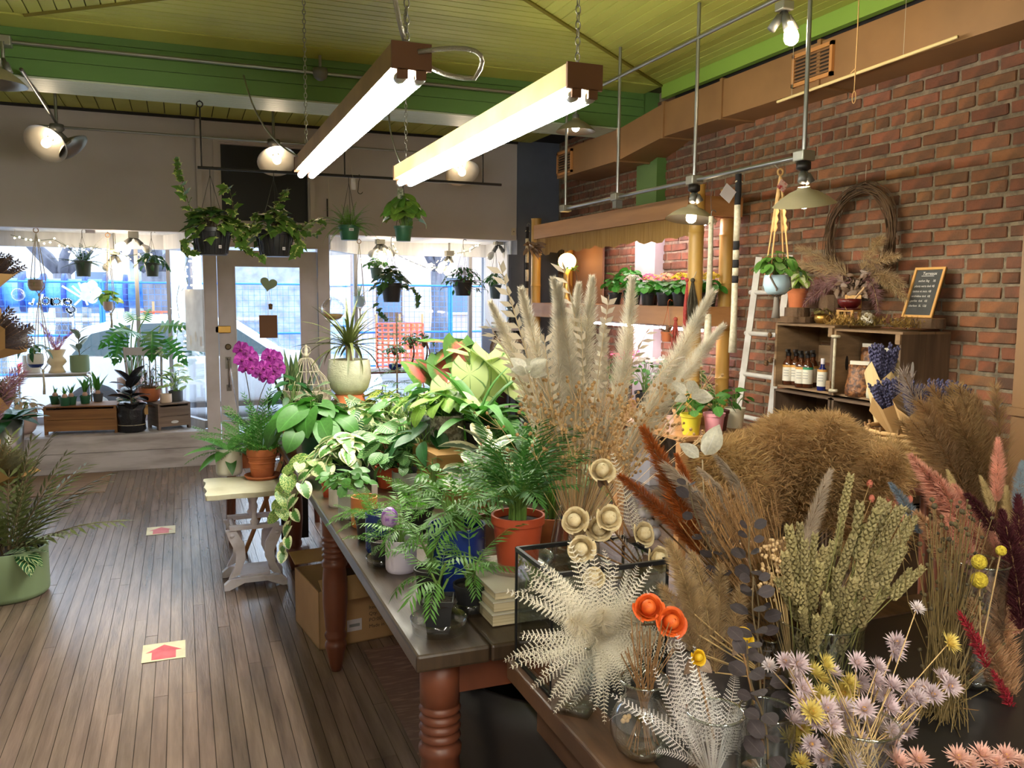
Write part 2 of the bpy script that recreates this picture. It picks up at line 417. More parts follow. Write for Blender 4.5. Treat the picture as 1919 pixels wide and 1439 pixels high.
# ---- storefront wall
JL,JR=.198,1.342; DL,DR=.315,1.233
wf=MB(); T=.12
wf.bb(-3.2,JL,YW,YW+T,2.15,ZR+.1); wf.bb(JR,3.28,YW,YW+T,2.17,ZR+.1); wf.bb(JL,JR,YW,YW+T,2.03,2.27); wf.bb(JL,JR,YW,YW+T,2.955,ZR+.1)
wf.bb(JL,.378,YW,YW+T,2.27,2.955); wf.bb(1.155,JR,YW,YW+T,2.27,2.955)
wf=struct(wf.obj('wall_front',M_wallgrey))
MB().bb(.378,1.155,YW+.05,YW+.09,2.27,2.955).obj('transom_panel',mat('black_panel',S(20,18,16),.5),wf)
for a in ((.315,.36,2.23,3.0),(1.17,1.215,2.23,3.0)): MB().bb(a[0],a[1],YW-.02,YW-.0005,a[2],a[3]).obj('transom_frame',M_wallgrey,wf)
for a in ((2.20,2.25),(2.97,3.01)): MB().bb(.315,1.215,YW-.022,YW-.0005,*a).obj('transom_frame',M_wallgrey,wf)
MB().bb(JL-.03,JL+.012,YW-.045,YW-.0005,2.16,ZR-.02).obj('wall_batten',M_wallgrey,wf)
for a,b in ((-3.2,-1.3),(-1.3,JL)):
    o=MB().bb(a+.002,b-.002,YW,YW+T,.0,.175).obj('base_board',M_oldwhite,wf); MB().bb(a+.002,b-.002,YW-.004,YW+T,.179,.325).obj('base_board',M_oldwhite,wf)
MB().bb(JR,3.28,YW,YW+T,0,.33).obj('base_board',M_oldwhite,wf)
MB().box((1.332,YW-.006,2.42),(.012,.012,.17)).obj('cable_clip',M_iron,wf)
# thermostat-like box on the right
t=thing('switch_box','small cream plastic box with one button on the grey wall','switch',at(962,434,Y=YW-.012))
bevel(MB().box((0,0,0),(.045,.022,.075)).obj('cover',mat('cream_plastic',S(206,196,170),.5),t)); MB().box((0,-.014,.0),(.008,.008,.008)).obj('button',M_iron,t)
# dark corner pilaster and slate shutters
struct(MB().bb(3.28,XW,YW-.02,YW+1.1,0,ZR+.1).obj('wall_corner',M_slate),'slate painted pier between storefront and brick wall','wall')
sh=thing('folding_shutter','slate blue narrow folding shutter leaves by the corner pier','shutter',(3.16,YW-.05,0))
for i in range(2):
    MB().bb(i*.185+.004,i*.185+.18,-.02,.02,.02,2.02).obj('leaf',M_slate,sh)
    for z in (.15,1.1): MB().bb(i*.185+.03,i*.185+.15,-.026,-.0205,z,z+.8).obj('raised_panel',M_slate,sh)
# ---- door
d1=bpy.data.objects.new('door_1',None); COL.objects.link(d1); d1.location=(DL,YW+.02,0); struct(d1,'grey white wooden shop door with one tall glass pane','door')
MB().bb(.006,.151,0,.045,.02,2.0).obj('stile',M_white,d1); MB().bb(.76,.912,0,.045,.02,2.0).obj('stile',M_white,d1)
MB().bb(.151,.76,0,.045,1.85,2.0).obj('rail',M_white,d1); MB().bb(.151,.76,0,.045,.02,.26).obj('rail',M_white,d1)
MB().bb(.151,.76,.02,.026,.26,1.85).obj('pane',M_pane,d1)
for a in ((.151,.163,.26,1.85),(.748,.76,.26,1.85)): MB().bb(a[0],a[1],-.008,.0,a[2],a[3]).obj('glazing_bead',M_white,d1)
for z in (.62,1.02,1.62): MB().tube([(.918,-.01,z),(.918,-.01,z+.13)],.009,8).obj('hinge',M_white,d1)
lk=MB().bb(-.03,.11,-.03,-.001,1.235,1.30); bevel(lk.obj('rim_lock',M_brass,d1),.006)
MB().lathe([(0,0),(.028,0),(.028,.012),(.02,.018),(0,.018)],20).obj('deadbolt',mat('aged_bronze',S(96,82,62),.4,metal=.8),d1).matrix_basis=Matrix.Translation((.083,0,1.105))@Matrix.Rotation(PI/2,4,'X')
hn=MB().bb(.055,.108,-.008,-.0005,.90,1.01); hn.tube(bez((.082,-.01,.97),(.085,-.06,.90),(.085,-.05,.80),6)+bez((.085,-.05,.80),(.085,-.035,.74),(.083,-.01,.73),4),.008,8); hn.bb(.06,.104,-.008,-.0005,.69,.75); hn.sphere((.082,-.022,.995),.016)
hn.obj('handle',mat('pewter',S(140,136,130),.3,metal=.9),d1)
# jambs
struct(MB().bb(JL,DL,YW-.01,YW+.15,0,2.03).obj('trim_4',M_white),'grey white door jamb on the lock side','door jamb')
struct(MB().bb(DR,JR,YW-.01,YW+.15,0,2.03).obj('trim_5',M_white),'grey white door jamb on the hinge side','door jamb')
# ---- display bays
YG=9.2
M_bay=mat('bay_white_paint',S(214,216,222),.45,col2=S(196,198,206),vs=2,st=(8,1,1))
M_bayfloor=mat('bay_floor_paint',S(196,194,196),.32,col2=S(170,160,150),vs=2.5,st=(6,1,1))
def bay(name,xa,xb,xc,xd,label,mull):
    # xa..xb inner opening, xc..xd front glass
    w=bpy.data.objects.new(name,None); COL.objects.link(w); struct(w,label,'window')
    MB().prism([(xa,YW+T),(xb,YW+T),(xd,YG+.08),(xc,YG+.08)],.0,.325).obj('display_floor',M_bayfloor,w)
    n=9
    for i in range(n):
        y0=YW+T+i*(YG+.06-YW-T)/n; y1=YW+T+(i+1)*(YG+.06-YW-T)/n-.004
        f=lambda y,a,c: a+(c-a)*(y-YW-T)/(YG+.06-YW-T)
        MB().prism([(f(y0,xa,xc),y0),(f(y0,xb,xd),y0),(f(y1,xb,xd),y1),(f(y1,xa,xc),y1)],2.17,2.185).obj('soffit_board',M_bay,w)
    MB().bb(xc,xd,YG-.02,YG+.06,2.03,2.17).obj('head_rail',M_bay,w); MB().bb(xc,xd,YG-.02,YG+.05,.326,.40).obj('bottom_rail',M_bay,w)
    for x in mull: MB().bb(x-.018,x+.018,YG-.02,YG+.04,.4,2.03).obj('mullion',mat('mullion_paint',S(150,150,156),.5),w)
    es=[xc]+[q for q in mull if xc+.06<q<xd-.06]+[xd]
    for a,b in zip(es[:-1],es[1:]): MB().bb(a+.02,b-.02,YG+.008,YG+.014,.4,2.03).obj('pane',M_pane,w)
    return w
w1=bay('window_1',-3.2,JL-.01,-3.2,-.11,'shop window bay with lettering with painted display floor',[-2.2,-.40,-.11])
w2=bay('window_2',JR+.01,3.28,1.75,3.28,'shop window bay by the bookcase hung with plants',[1.77,3.08])
def sideglass(w,a,b):
    a=Vector(a);b=Vector(b); d=(b-a); L=d.length; ang=math.atan2(d.y,d.x)
    M=Matrix.Translation(a)@Matrix.Rotation(ang,4,'Z')
    for nm,bx,m in (('side_pane',(.03,L-.03,-.003,.003,.4,2.03),M_pane),('bottom_rail',(0,L,-.025,.025,.326,.40),M_bay),('head_rail',(0,L,-.04,.04,2.03,2.17),M_bay)):
        MB().bb(*bx).obj(nm,m,w).matrix_basis=M
sideglass(w1,(-.11,YG,0),(JL,YW+.15,0)); sideglass(w2,(JR,YW+.15,0),(1.75,YG,0))
ew=MB(); y=YW+T
while y<YG+.05: ew.bb(3.262,3.28,y+.003,y+.047,.33,2.17); y+=.05
ew.obj('beadboard',M_bay,w2)
# dark panel outside door vestibule sides & vestibule soffit
struct(MB().prism([(JL,YW+.15),(JR,YW+.15),(1.75,YG+.1),(-.11,YG+.1)],2.12,2.2).obj('trim_6',M_bay),'white soffit over the recessed doorway','soffit')
struct(MB().bb(-3.2,XW,YG+.02,YG+.3,2.2,4.6).obj('wall_facade',M_wallgrey),'outer shop front above the windows','wall')
# ---- tan air duct along the brick wall
duct=thing('air_duct','tan painted sheet metal air duct running under the ceiling','duct',(0,0,0))
XD=3.48
segs=[(2.67,4.05),(4.05,5.0),(5.0,5.75)]
for a,b in segs:
    MB().bb(XD,XW-.002,a+.002,b-.002,2.815,3.065).obj('duct_section',M_duct,duct)
    MB().bb(XD-.012,XW-.002,b-.014,b+.014,2.803,3.077).obj('flange',M_duct,duct)
b=MB(); A=[(XD,2.815),(XW-.002,2.815),(XW-.002,3.065),(XD,3.065)]; B=[(XD-.12,2.70),(XW-.002,2.70),(XW-.002,2.95),(XD-.12,2.95)]
i0=[b.add((p[0],5.75,p[1])) for p in A]; i1=[b.add((p[0],6.25,p[1])) for p in B]
for k in range(4): b.face(i0[k],i0[(k+1)%4],i1[(k+1)%4],i1[k])
b.face(*i0); b.face(*i1[::-1]); b.obj('taper_section',M_duct,duct)
MB().bb(XD-.12,XW-.002,6.25,7.45,2.70,2.95).obj('duct_section',M_duct,duct)
MB().bb(XD-.13,XW-.002,6.24,6.27,2.69,2.96).obj('flange',M_duct,duct)
def grille(y0,y1,z0,z1,x):
    fr=MB(); w=.022
    for q in ((y0,y1,z0,z0+w),(y0,y1,z1-w,z1),(y0,y0+w,z0,z1),(y1-w,y1,z0,z1)): fr.bb(x-.02,x-.0005,*q)
    g=fr.obj('grille_frame',mat('tan_grille',S(186,128,72),.5),duct)
    MB().bb(x-.006,x-.0008,y0+w,y1-w,z0+w,z1-w).obj('grille_back',M_dark,g)
    n=7
    for i in range(n):
        z=z0+w+(i+.5)*(z1-z0-2*w)/n; MB().box((x-.012,(y0+y1)/2,z),(.012,y1-y0-2*w,.010)).obj('slat',mat('brown_slat',S(120,84,50),.5),g)
grille(3.93,4.27,2.85,3.04,XD); grille(7.1,7.42,2.72,2.93,XD-.12)
# black wall strip above the duct
MB().bb(XW-.03,XW-.001,-2.5,5.98,3.0,ZC).obj('black_strip',M_dark,wr)
vd=thing('duct_riser','tan painted vertical air duct standing against the brick wall','duct',(3.605,2.28,0))
MB().bb(-.20,.105,-.42,.36,0,1.10).obj('duct_section',M_duct,vd); MB().bb(-.20,.105,-.42,.36,1.11,2.46).obj('duct_section',M_duct,vd); MB().bb(-.215,.105,-.435,.372,1.09,1.125).obj('flange',M_duct,vd)
MB().bb(-.215,.105,-.435,.372,2.44,2.47).obj('flange',M_duct,vd); MB().bb(-.22,.105,-.44,.375,2.475,3.06).obj('elbow',M_duct,vd)
# ================================================================ street outside
M_asph=mat('asphalt',S(120,124,132),.8,col2=S(96,100,108),vs=2,bump=.3,bs=30)
M_walk=mat('concrete_walk',S(186,190,196),.8,col2=S(160,166,176),vs=1.5,bump=.2,bs=30)
struct(MB().bb(-30,30,YG+.06,11.2,-.35,-.03).obj('sidewalk',M_walk),'pale concrete sidewalk outside the shop','sidewalk')
struct(MB().bb(-40,40,11.2,17.5,-.4,-.16).obj('street',M_asph),'grey asphalt street','street')
struct(MB().bb(-40,40,17.5,60,-.4,-.05).obj('ground',mat('muddy_snow_ground',S(196,200,206),.85,col2=S(140,136,132),vs=.5,bump=.3,bs=5)),'pale muddy construction ground across the street','ground')
# parked silver car, seen from its side
def car(loc,rz):
    t=thing('parked_car','silver white car parked at the curb outside the window','car',loc,rz)
    body=mat('silver_car_paint',S(226,230,236),.25,metal=.1,coat=.5); gl=mat('car_glass',S(60,78,84),.08,spec=.8); blk=mat('car_trim',S(34,36,40),.5); tyre=mat('tyre_rubber',S(40,40,42),.8)
    W_=.86
    low=[(-2.2,.32),(-2.24,.55),(-2.15,.74),(-1.35,.90),(-.95,.94),(1.75,.98),(2.15,.92),(2.22,.6),(2.18,.34)]
    b=MB(); A=[b.add((x,-W_*(.94 if z<.5 else 1),z)) for x,z in low]; B=[b.add((x,W_*(.94 if z<.5 else 1),z)) for x,z in low]
    b.face(*A[::-1]); b.face(*B)
    for i in range(len(low)): b.face(A[i],A[(i+1)%len(low)],B[(i+1)%len(low)],B[i])
    bevel(b.obj('body',body,t,True),.05,3)
    cab=[(-1.05,.93),(-.35,1.40),(.2,1.47),(.95,1.46),(1.55,1.30),(2.0,.95)]
    b=MB(); A=[b.add((x,-.80+(.16 if z>1.1 else 0),z)) for x,z in cab]; B=[b.add((x,.80-(.16 if z>1.1 else 0),z)) for x,z in cab]
    b.face(*A[::-1]); b.face(*B)
    for i in range(len(cab)): b.face(A[i],A[(i+1)%len(cab)],B[(i+1)%len(cab)],B[i])
    bevel(b.obj('cabin',body,t,True),.05,3)
    for s in (-1,1):
        for q in ([(-.80,.97),(-.28,1.33),(.15,1.38),(.15,.97)],[(.24,.97),(.24,1.385),(.85,1.37),(.92,.97)],[(1.0,.97),(.95,1.36),(1.4,1.25),(1.62,1.0)]):
            b=MB(); yy=lambda z:s*(.815-(.16*(z-.95)/.45 if z>.95 else 0)); b.face(*[b.add((x,yy(z),z)) for x,z in (q if s<0 else q[::-1])]); b.obj('side_window',gl,t)
    for x in (-1.35,1.38):
        for s in (-1,1):
            M=Matrix.Translation((x,s*.78,.32))@Matrix.Rotation(PI/2,4,'X')
            w=MB().lathe([(0,-.1),(.2,-.1),(.3,-.1),(.325,-.06),(.325,.06),(.3,.1),(.2,.1),(0,.1)],24).obj('wheel',tyre,t,True); w.matrix_basis=M
            MB().lathe([(0,-.108),(.19,-.106),(.2,-.095)],16).obj('hub_cap',M_steel,w,True); MB().lathe([(0,.108),(.19,.106),(.2,.095)],16).obj('hub_cap',M_steel,w,True)
    for s in (-1,1): MB().box((-.85,s*.92,1.0),(.12,.14,.1)).obj('mirror',body,t); MB().box((2.17,s*.62,.82),(.06,.3,.16)).obj('tail_lamp',mat('red_lamp',S(190,40,46),.2),t)
    MB().bb(-2.26,-2.16,-.7,.7,.36,.5).obj('bumper_grille',blk,t); MB().bb(-1.6,1.6,-.875,.875,.3,.36).obj('sill_strip',blk,t)
    b=MB(); b.face(*[b.add(p) for p in ((-1.06,-.68,.975),(-1.06,.68,.975),(-.40,.6,1.385),(-.40,-.6,1.385))][::-1]); b.obj('windscreen',gl,t)
car((.35,12.35,-.16),PI)
# construction: blue fence panels, orange mesh, barrels, trees, wall
M_fblue=mat('blue_fence_paint',S(40,120,220),.4); 
def fence(loc,w,label,h=1.85):
    t=thing('fence_panel',label,'fence',loc,0,'blue temporary fence panels')
    for x in (0,w): rod('post',(x,0,0),(x,0,h),.03,M_fblue,t)
    for z in (.1,h*.45,h): rod('rail',(0,0,z),(w,0,z),.022,M_fblue,t)
    b=MB(); n=int(w/.11)
    for i in range(1,n): b.box((i*w/n,0,h/2),(.006,.006,h-.1))
    for i in range(1,16): b.box((w/2,0,i*h/16),(w,.006,.006))
    stuff(b.obj('wire_mesh',M_fblue,t))
    for x in (0,w): MB().box((x,0,.03),(.1,.5,.06)).obj('foot',M_fblue,t)
for i in range(9): fence((-6.1+i*2.35,18.2,-.05),2.3,'blue wire mesh fence panel on the far side of the street')
def mesh_barrier(loc,w,h,label):
    t=thing('safety_barrier',label,'barrier',loc)
    om=mat('orange_mesh',S(240,100,70),.6,col2=S(255,140,110),vs=9,trl=.4); b=MB(); nx=int(w/.12); nz=int(h/.09)
    for i in range(nx+1): b.box((i*w/nx,.02*math.sin(i*1.3),h/2+.15),(.045,.008,h))
    for j in range(nz+1): b.box((w/2,0,.15+j*h/nz),(w,.008,.035))
    stuff(b.obj('netting',om,t))
    for x in (0,w/2,w): rod('stake',(x,.03,0),(x,.03,h+.35),.025,mat('wood_stake',S(170,140,100),.8),t)
a=at(706,600,Y=17.6); b_=at(792,600,Y=17.6); mesh_barrier((a.x,17.6,-.16),b_.x-a.x,1.0,'orange plastic safety netting on stakes seen through the bookcase side window')
a=at(258,600,Y=17.6); b_=at(318,600,Y=17.6); mesh_barrier((a.x,17.6,-.16),b_.x-a.x,1.25,'orange plastic safety netting on stakes seen behind the monstera')
def barrel(x,y,label):
    t=thing('traffic_barrel',label,'barrel',(x,y,-.05))
    MB().lathe([(0,0),(.3,0),(.3,.06),(.25,.07),(.24,.45),(.22,.5),(.2,.95),(.1,1.0),(0,1.0)],16).obj('drum',mat('orange_plastic',S(245,110,50),.5),t,True); MB().lathe([(.246,.3),(.243,.42)],16).obj('reflective_band',M_white,t); MB().lathe([(.224,.6),(.214,.74)],16).obj('reflective_band',M_white,t)
p=at(775,585,Y=19.2); barrel(p.x,19.2,'orange traffic barrel standing behind the safety netting')
p=at(300,600,Y=19.2); barrel(p.x,19.2,'orange traffic barrel standing beside a tree trunk')
# low grey stone wall / facades
struct(MB().bb(-1.2,4.4,24,24.6,-.05,3.2).obj('wall_stone',mat('grey_rubble_wall',S(168,172,182),.9,col2=S(128,132,142),vs=3,bump=.6,bs=6)),'grey rough stone wall across the street','wall')
def house(loc,w,h,col,label,rows,cols):
    t=thing('far_building',label,'building',loc)
    MB().bb(-w/2,w/2,0,4,0,h).obj('facade',mat('facade_'+label[:8].replace(' ','_'),col,.85,col2=tuple(c*.85 for c in col),vs=.8),t)
    for i in range(cols):
        for j in range(rows):
            x=-w/2+(i+.5)*w/cols; z=.9+j*2.9
            f=MB().bb(x-.55,x+.55,-.06,-.001,z,z+1.5).obj('window',M_white,t); MB().bb(x-.45,x+.45,-.075,-.06,z+.1,z+1.4).obj('pane',mat('far_glass',S(90,104,124),.15),f)
    MB().bb(-w/2-.1,w/2+.1,-.15,.1,h-.3,h).obj('cornice',M_white,t); MB().bb(-.5,.5,-.07,-.001,0,2.1).obj('door',mat('far_door',S(90,70,64),.6),t)
house((-6,30,-.05),9,6.2,S(206,204,206),'pale grey rowhouse with flat roof behind the fence',2,4)
house((7.2,31,-.05),8,6.0,S(186,164,156),'pinkish brick rowhouse behind the street tree',2,3)
house((16,30,-.05),8,6.5,S(176,180,192),'blue grey rowhouse with white cornice at the street end',2,3)
def bare_tree(loc,h,r,label,seed):
    t=thing('bare_tree',label,'tree',loc); bk=mat('grey_bark',S(112,112,122),.9,col2=S(84,84,94),vs=8,st=(1,1,.3)); q=random.Random(seed)
    fork=h*.32; MB().tube([(0,0,0),(.03,0,fork*.5),(0,.02,fork)],[r*1.25,r,r*.95],10).obj('trunk',bk,t,True)
    tw=MB()
    def br(p,d,L,rr,k):
        pts=[p]; 
        for i in range(4):
            d=(d+V(q.uniform(-.25,.25),q.uniform(-.25,.25),q.uniform(-.1,.2))).normalized(); pts.append(pts[-1]+d*L/4)
        if k==0: MB().tube(pts,[rr,rr*.85,rr*.7,rr*.6,rr*.5],7).obj('branch',bk,t,True)
        else: tw.tube(pts,[rr,rr*.8,rr*.65,rr*.5,rr*.3],4,False)
        if k<3:
            for i in range(4 if k else 5): 
                e=(d+V(q.uniform(-1,1),q.uniform(-1,1),q.uniform(-.35,.6))).normalized(); br(pts[q.choice((2,3,4))],e,L*.62,rr*.5,k+1)
    for i in range(4):
        a=2*PI*i/4+q.random(); br(V(0,.02,fork-.05),V(math.cos(a)*.8,math.sin(a)*.5,.8).normalized(),h*.36,r*.6,0)
    stuff(tw.obj('twigs',bk,t))
p=at(292,600,Y=19.0); bare_tree((p.x,19.0,-.05),6.5,.26,'forked bare tree trunk beside orange netting across the street',3)
p=at(822,600,Y=20.5); bare_tree((p.x,20.5,-.05),7,.2,'straight grey tree trunk behind the blue fence near the pinkish house',5)
p=at(905,600,Y=22); bare_tree((p.x+1,22,-.05),7,.18,'slim bare tree near the blue grey rowhouse',9)
p=at(120,600,Y=22); bare_tree((p.x,22,-.05),6.5,.2,'bare tree above the blue corrugated pipe',12)
p=at(352,560,Y=14.5); 
t=thing('utility_pole','blue grey utility pole at the far curb behind the paper sign','pole',(p.x,15.2,-.16)); MB().tube([(0,0,0),(0,0,7)],[.17,.13],12).obj('shaft',mat('pole_grey',S(108,122,146),.6),t,True); MB().box((0,0,6.4),(1.6,.1,.12)).obj('cross_arm',M_iron,t)
# big blue corrugated pipe on a trestle
t=thing('corrugated_pipe','bright blue ribbed pipe lying on a chain link enclosure','pipe',at(-60,548,Y=19.6))
L=4.2; MB().tube([(0,0,0),(L,0,-.02)],.30,16).obj('pipe_body',mat('bright_blue_plastic',S(40,120,240),.35,col2=S(120,190,255),vs=3),t,True)
for i in range(11): MB().lathe([(.30,-.05),(.40,-.04),(.40,.04),(.30,.05)],18).obj('rib',mat('navy_rib',S(40,70,150),.5),t,True).matrix_basis=Matrix.Translation((.2+i*.38,0,0))@Matrix.Rotation(PI/2,4,'Y')
for x in (.5,2.1,3.7): MB().bb(x-.06,x+.06,-.3,.3,-1.62,-.28).obj('trestle',M_steel,t)
t=thing('chain_link_fence','grey chain link fence with white top rail across the street','fence',at(-60,600,Y=18.9)); t.location.z=-.05
b=MB(); 
for i in range(60): b.tube([(i*.09,0,0),(i*.09+.5,0,1.1)],.004,3,False); b.tube([(i*.09+.5,0,0),(i*.09,0,1.1)],.004,3,False)
stuff(b.obj('chain_mesh',M_steel,t)); rod('top_rail',(0,0,1.1),(5.6,0,1.1),.05,M_white,t)
for x in (0,1.8,3.6,5.4): rod('post',(x,0,0),(x,0,1.15),.03,M_steel,t)
# white vinyl lettering and blossom on the inner side of the left window (reads from the street)
M_vinyl=mat('white_vinyl',S(240,246,252),.5,trl=.75)
t=thing('window_lettering','white handwritten vinyl lettering seen reversed on the street window','lettering',(0,YG-.001,0))
def stroke(pts,r=.011):
    q=[]
    for px,py in pts: p=at(px,py,Y=YG-.001); q.append((p.x,0,p.z))
    b=MB()
    for i in range(len(q)-1):
        a=Vector(q[i]);c=Vector(q[i+1]); d=(c-a); n_=V(-d.z,0,d.x).normalized()*r; e=d.normalized()*r*.5
        b.face(*[b.add(v) for v in (a-n_-e,c-n_+e,c+n_+e,a+n_-e)])
    return b
def arcpts(cx,cy,rx,ry,a0,a1,n=12): return [(cx+rx*math.cos(R_(a0+(a1-a0)*i/n)),cy+ry*math.sin(R_(a0+(a1-a0)*i/n))) for i in range(n+1)]
for nm,pts in (('letter_k',[(148,530),(164,571)]),('letter_k',[(136,536),(157,555),(140,571)]),('letter_k',[(117,536),(150,556)]),('letter_a',arcpts(127,566,7,5.5,0,360)+[(119,561),(116,571)]),('letter_o',arcpts(106,565,7.5,5.5,0,360)),('letter_o',arcpts(99,565,3,6,60,250)),('letter_o',arcpts(86,564,7,6,0,360)),('letter_t',[(80,552),(76,571),(70,569)]),('letter_tail',arcpts(133,580,8,6,-90,200)+[(136,592),(138,612)]),('letter_i',[(64,560),(61,570),(55,568)])):
    _k=len(t.children); stroke(pts,.010).obj(nm,M_vinyl,t).location=(0,-.002*_k,0)
for k in range(5):
    a=2*PI*k/5; c=at(170+11*math.cos(a),547+12*math.sin(a),Y=YG-.001); b=MB(); i=[b.add((c.x+.05*math.cos(2*PI*j/12),0,c.z+.055*math.sin(2*PI*j/12))) for j in range(12)]; b.face(*i); b.obj('petal',M_vinyl,t).location=(0,-.03-.002*k,0)
# ================================================================ lamps, pipes, ducts' fittings
M_tube=emit('lit_fluorescent',TUBE_COL,P_TUBE)
M_bulb=emit('lit_bulb',BULB_COL,P_BULB*10)
M_shade=mat('enamel_shade',S(150,140,110),.45,col2=S(138,128,100),vs=4); M_shadein=mat('shade_lining',S(150,146,136),.32,metal=.9)
M_sock=mat('grey_socket',S(112,112,108),.5,metal=.4)
def chain(parent,a,b,r=.0022,link=.032):
    a=Vector(a);b=Vector(b); n=max(2,int((b-a).length/(link*.78))); 
    if 'chain' not in _UT:
        pts=[(math.cos(2*PI*i/10)*.32,math.sin(2*PI*i/10)*.62,0) for i in range(10)]; _UT['chain']=MB().tube(pts,.09,4,False,True).data('chain_link',mat('chain_steel',S(150,148,138),.35,metal=.9))
    for i in range(n):
        p=a.lerp(b,(i+.5)/n); inst('chain_link',_UT['chain'],parent,place(p,b-a,(1,0,0) if i%2 else (0,1,0),link*.8,0))
def fluo(name,x,y0,y1,z,wood,label,chains):
    t=thing(name,label,'light fixture',(x,y0,z)); L=y1-y0; body=mat('weathered_fixture',S(150,116,72),.45,metal=.35,col2=S(120,90,56),vs=4) if wood else mat('pale_fixture',S(206,192,140),.4,metal=.3,col2=S(180,160,104),vs=3)
    w=.062
    MB().bb(-w,w,0,L,0,.075).obj('housing',body,t); endm=mat('brown_end_plate',S(112,74,48),.5,metal=.3)
    for y in (-.006,L+.006): 
        e=MB(); e.box((0,y,.035),(2*w+.006,.012,.085)); e.box((-.03,y,-.02),(.034,.012,.03)); e.box((.03,y,-.02),(.034,.012,.03)); e.obj('end_plate',endm,t)
    for s in (-.031,.031):
        MB().tube([(s,.035,-.026),(s,L-.035,-.026)],.0185,12).obj('lamp_tube',M_tube,t,True)
        for y in (.02,L-.02): MB().tube([(s,y-.012,-.026),(s,y+.015,-.026)],.019,12).obj('tube_cap',mat('tube_cap_metal',S(190,190,186),.35,metal=.7),t,True)
    for y in (.05,L-.05): MB().tube([(0,y,.075),(.0,y,.10)],.006,6).obj('hook',M_steel,t); chain(t,(0,y,.10),(0,y,chains-z))
    return t
f1=fluo('fluorescent_fixture',.705,2.70,5.14,2.315,True,'long twin tube light with brown end plate and looping metal conduit',ZC)
f2=fluo('fluorescent_fixture',1.275,2.62,5.06,2.29,False,'long twin tube light with pale yellowed housing',ZC)
fluo('fluorescent_fixture',-.35,-1.9,.54,2.30,False,'added long twin tube light, unseen behind the camera, aisle side',ZC)  # unseen fixture, added behind the camera to brighten the foreground
fluo('fluorescent_fixture',1.05,-1.9,.54,2.30,False,'added long twin tube light, unseen behind the camera, counter side',ZC)  # its twin, likewise added as front light on the dried flowers
cnd=mat('flex_conduit',S(168,164,150),.35,metal=.85,bump=.6,bs=220)
MB().tube(bez((.02,-.01,.05),(.28,-.10,.10),(.20,-.04,-.02),8)+bez((.20,-.04,-.02),(.12,.0,-.02),(.06,.02,.02),5)[1:],.008,8).obj('flex_conduit',cnd,f1,True)
MB().tube(bez((-.02,.0,.08),(-.10,-.02,.3),(-.02,.03,.6),8)+[(-.02,.03,ZC-2.315)],.008,8).obj('flex_conduit',cnd,f1,True)
MB().tube(bez((-.06,2.3,.06),(-.25,2.6,.2),(-.30,2.9,.62),8),.005,6).obj('supply_cord',M_steel,f1,True)
MB().tube(bez((-.05,2.3,.06),(-.10,2.5,.3),(-.02,2.7,.5),8),.005,6).obj('supply_cord',M_steel,f2,True)
# ---- bulbs, shades
def bulb(parent,p,r=.032,lit=True,d=(0,0,-1)):
    b=MB(); b.lathe([(r*.42,.075),(r*.45,.055),(r*.9,.025),(r,0),(r*.85,-r*.55),(r*.5,-r*.87),(0,-r)],14); o=b.obj('bulb',M_bulb if lit else mat('dead_bulb',S(210,206,196),.2),parent,True)
    o.matrix_basis=Matrix.Translation(p)@V(0,0,-1).rotation_difference(Vector(d).normalized()).to_matrix().to_4x4(); return o
def shade(parent,p,R,h,d=(0,0,-1),m=None):
    m=m or M_shade
    pr=[(.028,0),(.034,-.012),(R*.45,-h*.28),(R*.75,-h*.62),(R,-h),(R*.985,-h),(R*.74,-h*.64),(R*.44,-h*.32),(.03,-.02)]
    b=MB(); b.lathe(pr[:5],28); b.cur=1; b.lathe(pr[4:],28); o=b.obj('lamp_shade',[m,M_shadein],parent,True)
    o.matrix_basis=Matrix.Translation(p)@V(0,0,-1).rotation_difference(Vector(d).normalized()).to_matrix().to_4x4(); return o
def sockets(parent,p,ds,L=.075):
    for d in ds:
        d=Vector(d).normalized(); MB().tube([Vector(p),Vector(p)+d*.03,Vector(p)+d*.032,Vector(p)+d*L],[.012,.012,.02,.022],10).obj('socket',M_sock,parent,True)
def jbox(parent,p,s=.045): bevel(MB().box(p,(s*1.5,s*1.5,s)).obj('junction_box',mat('galv_box',S(150,148,136),.4,metal=.7),parent),.006)
# right conduits (one pipe run under the ceiling, one lower)
XP=2.8; zu,zl=3.07,2.272
rn=thing('conduit_run','steel conduit grid of two long pipes with drop rods beside the brick wall','pipe',(XP,0,0))
rod('pipe',(0,1.2,zu),(0,6.1,zu),.012,M_steel,rn); rod('pipe',(0,3.34,zl),(0,6.08,zl),.012,M_steel,rn)
for y in (3.34,4.27,5.2,6.04): rod('drop_rod',(0,y,zl),(0,y,ZC),.011,M_steel,rn); jbox(rn,(0,y,zl),.05)
MB().box((0,5.2,zl-.05),(.05,.05,.05)).obj('cover_box',M_sock,rn)
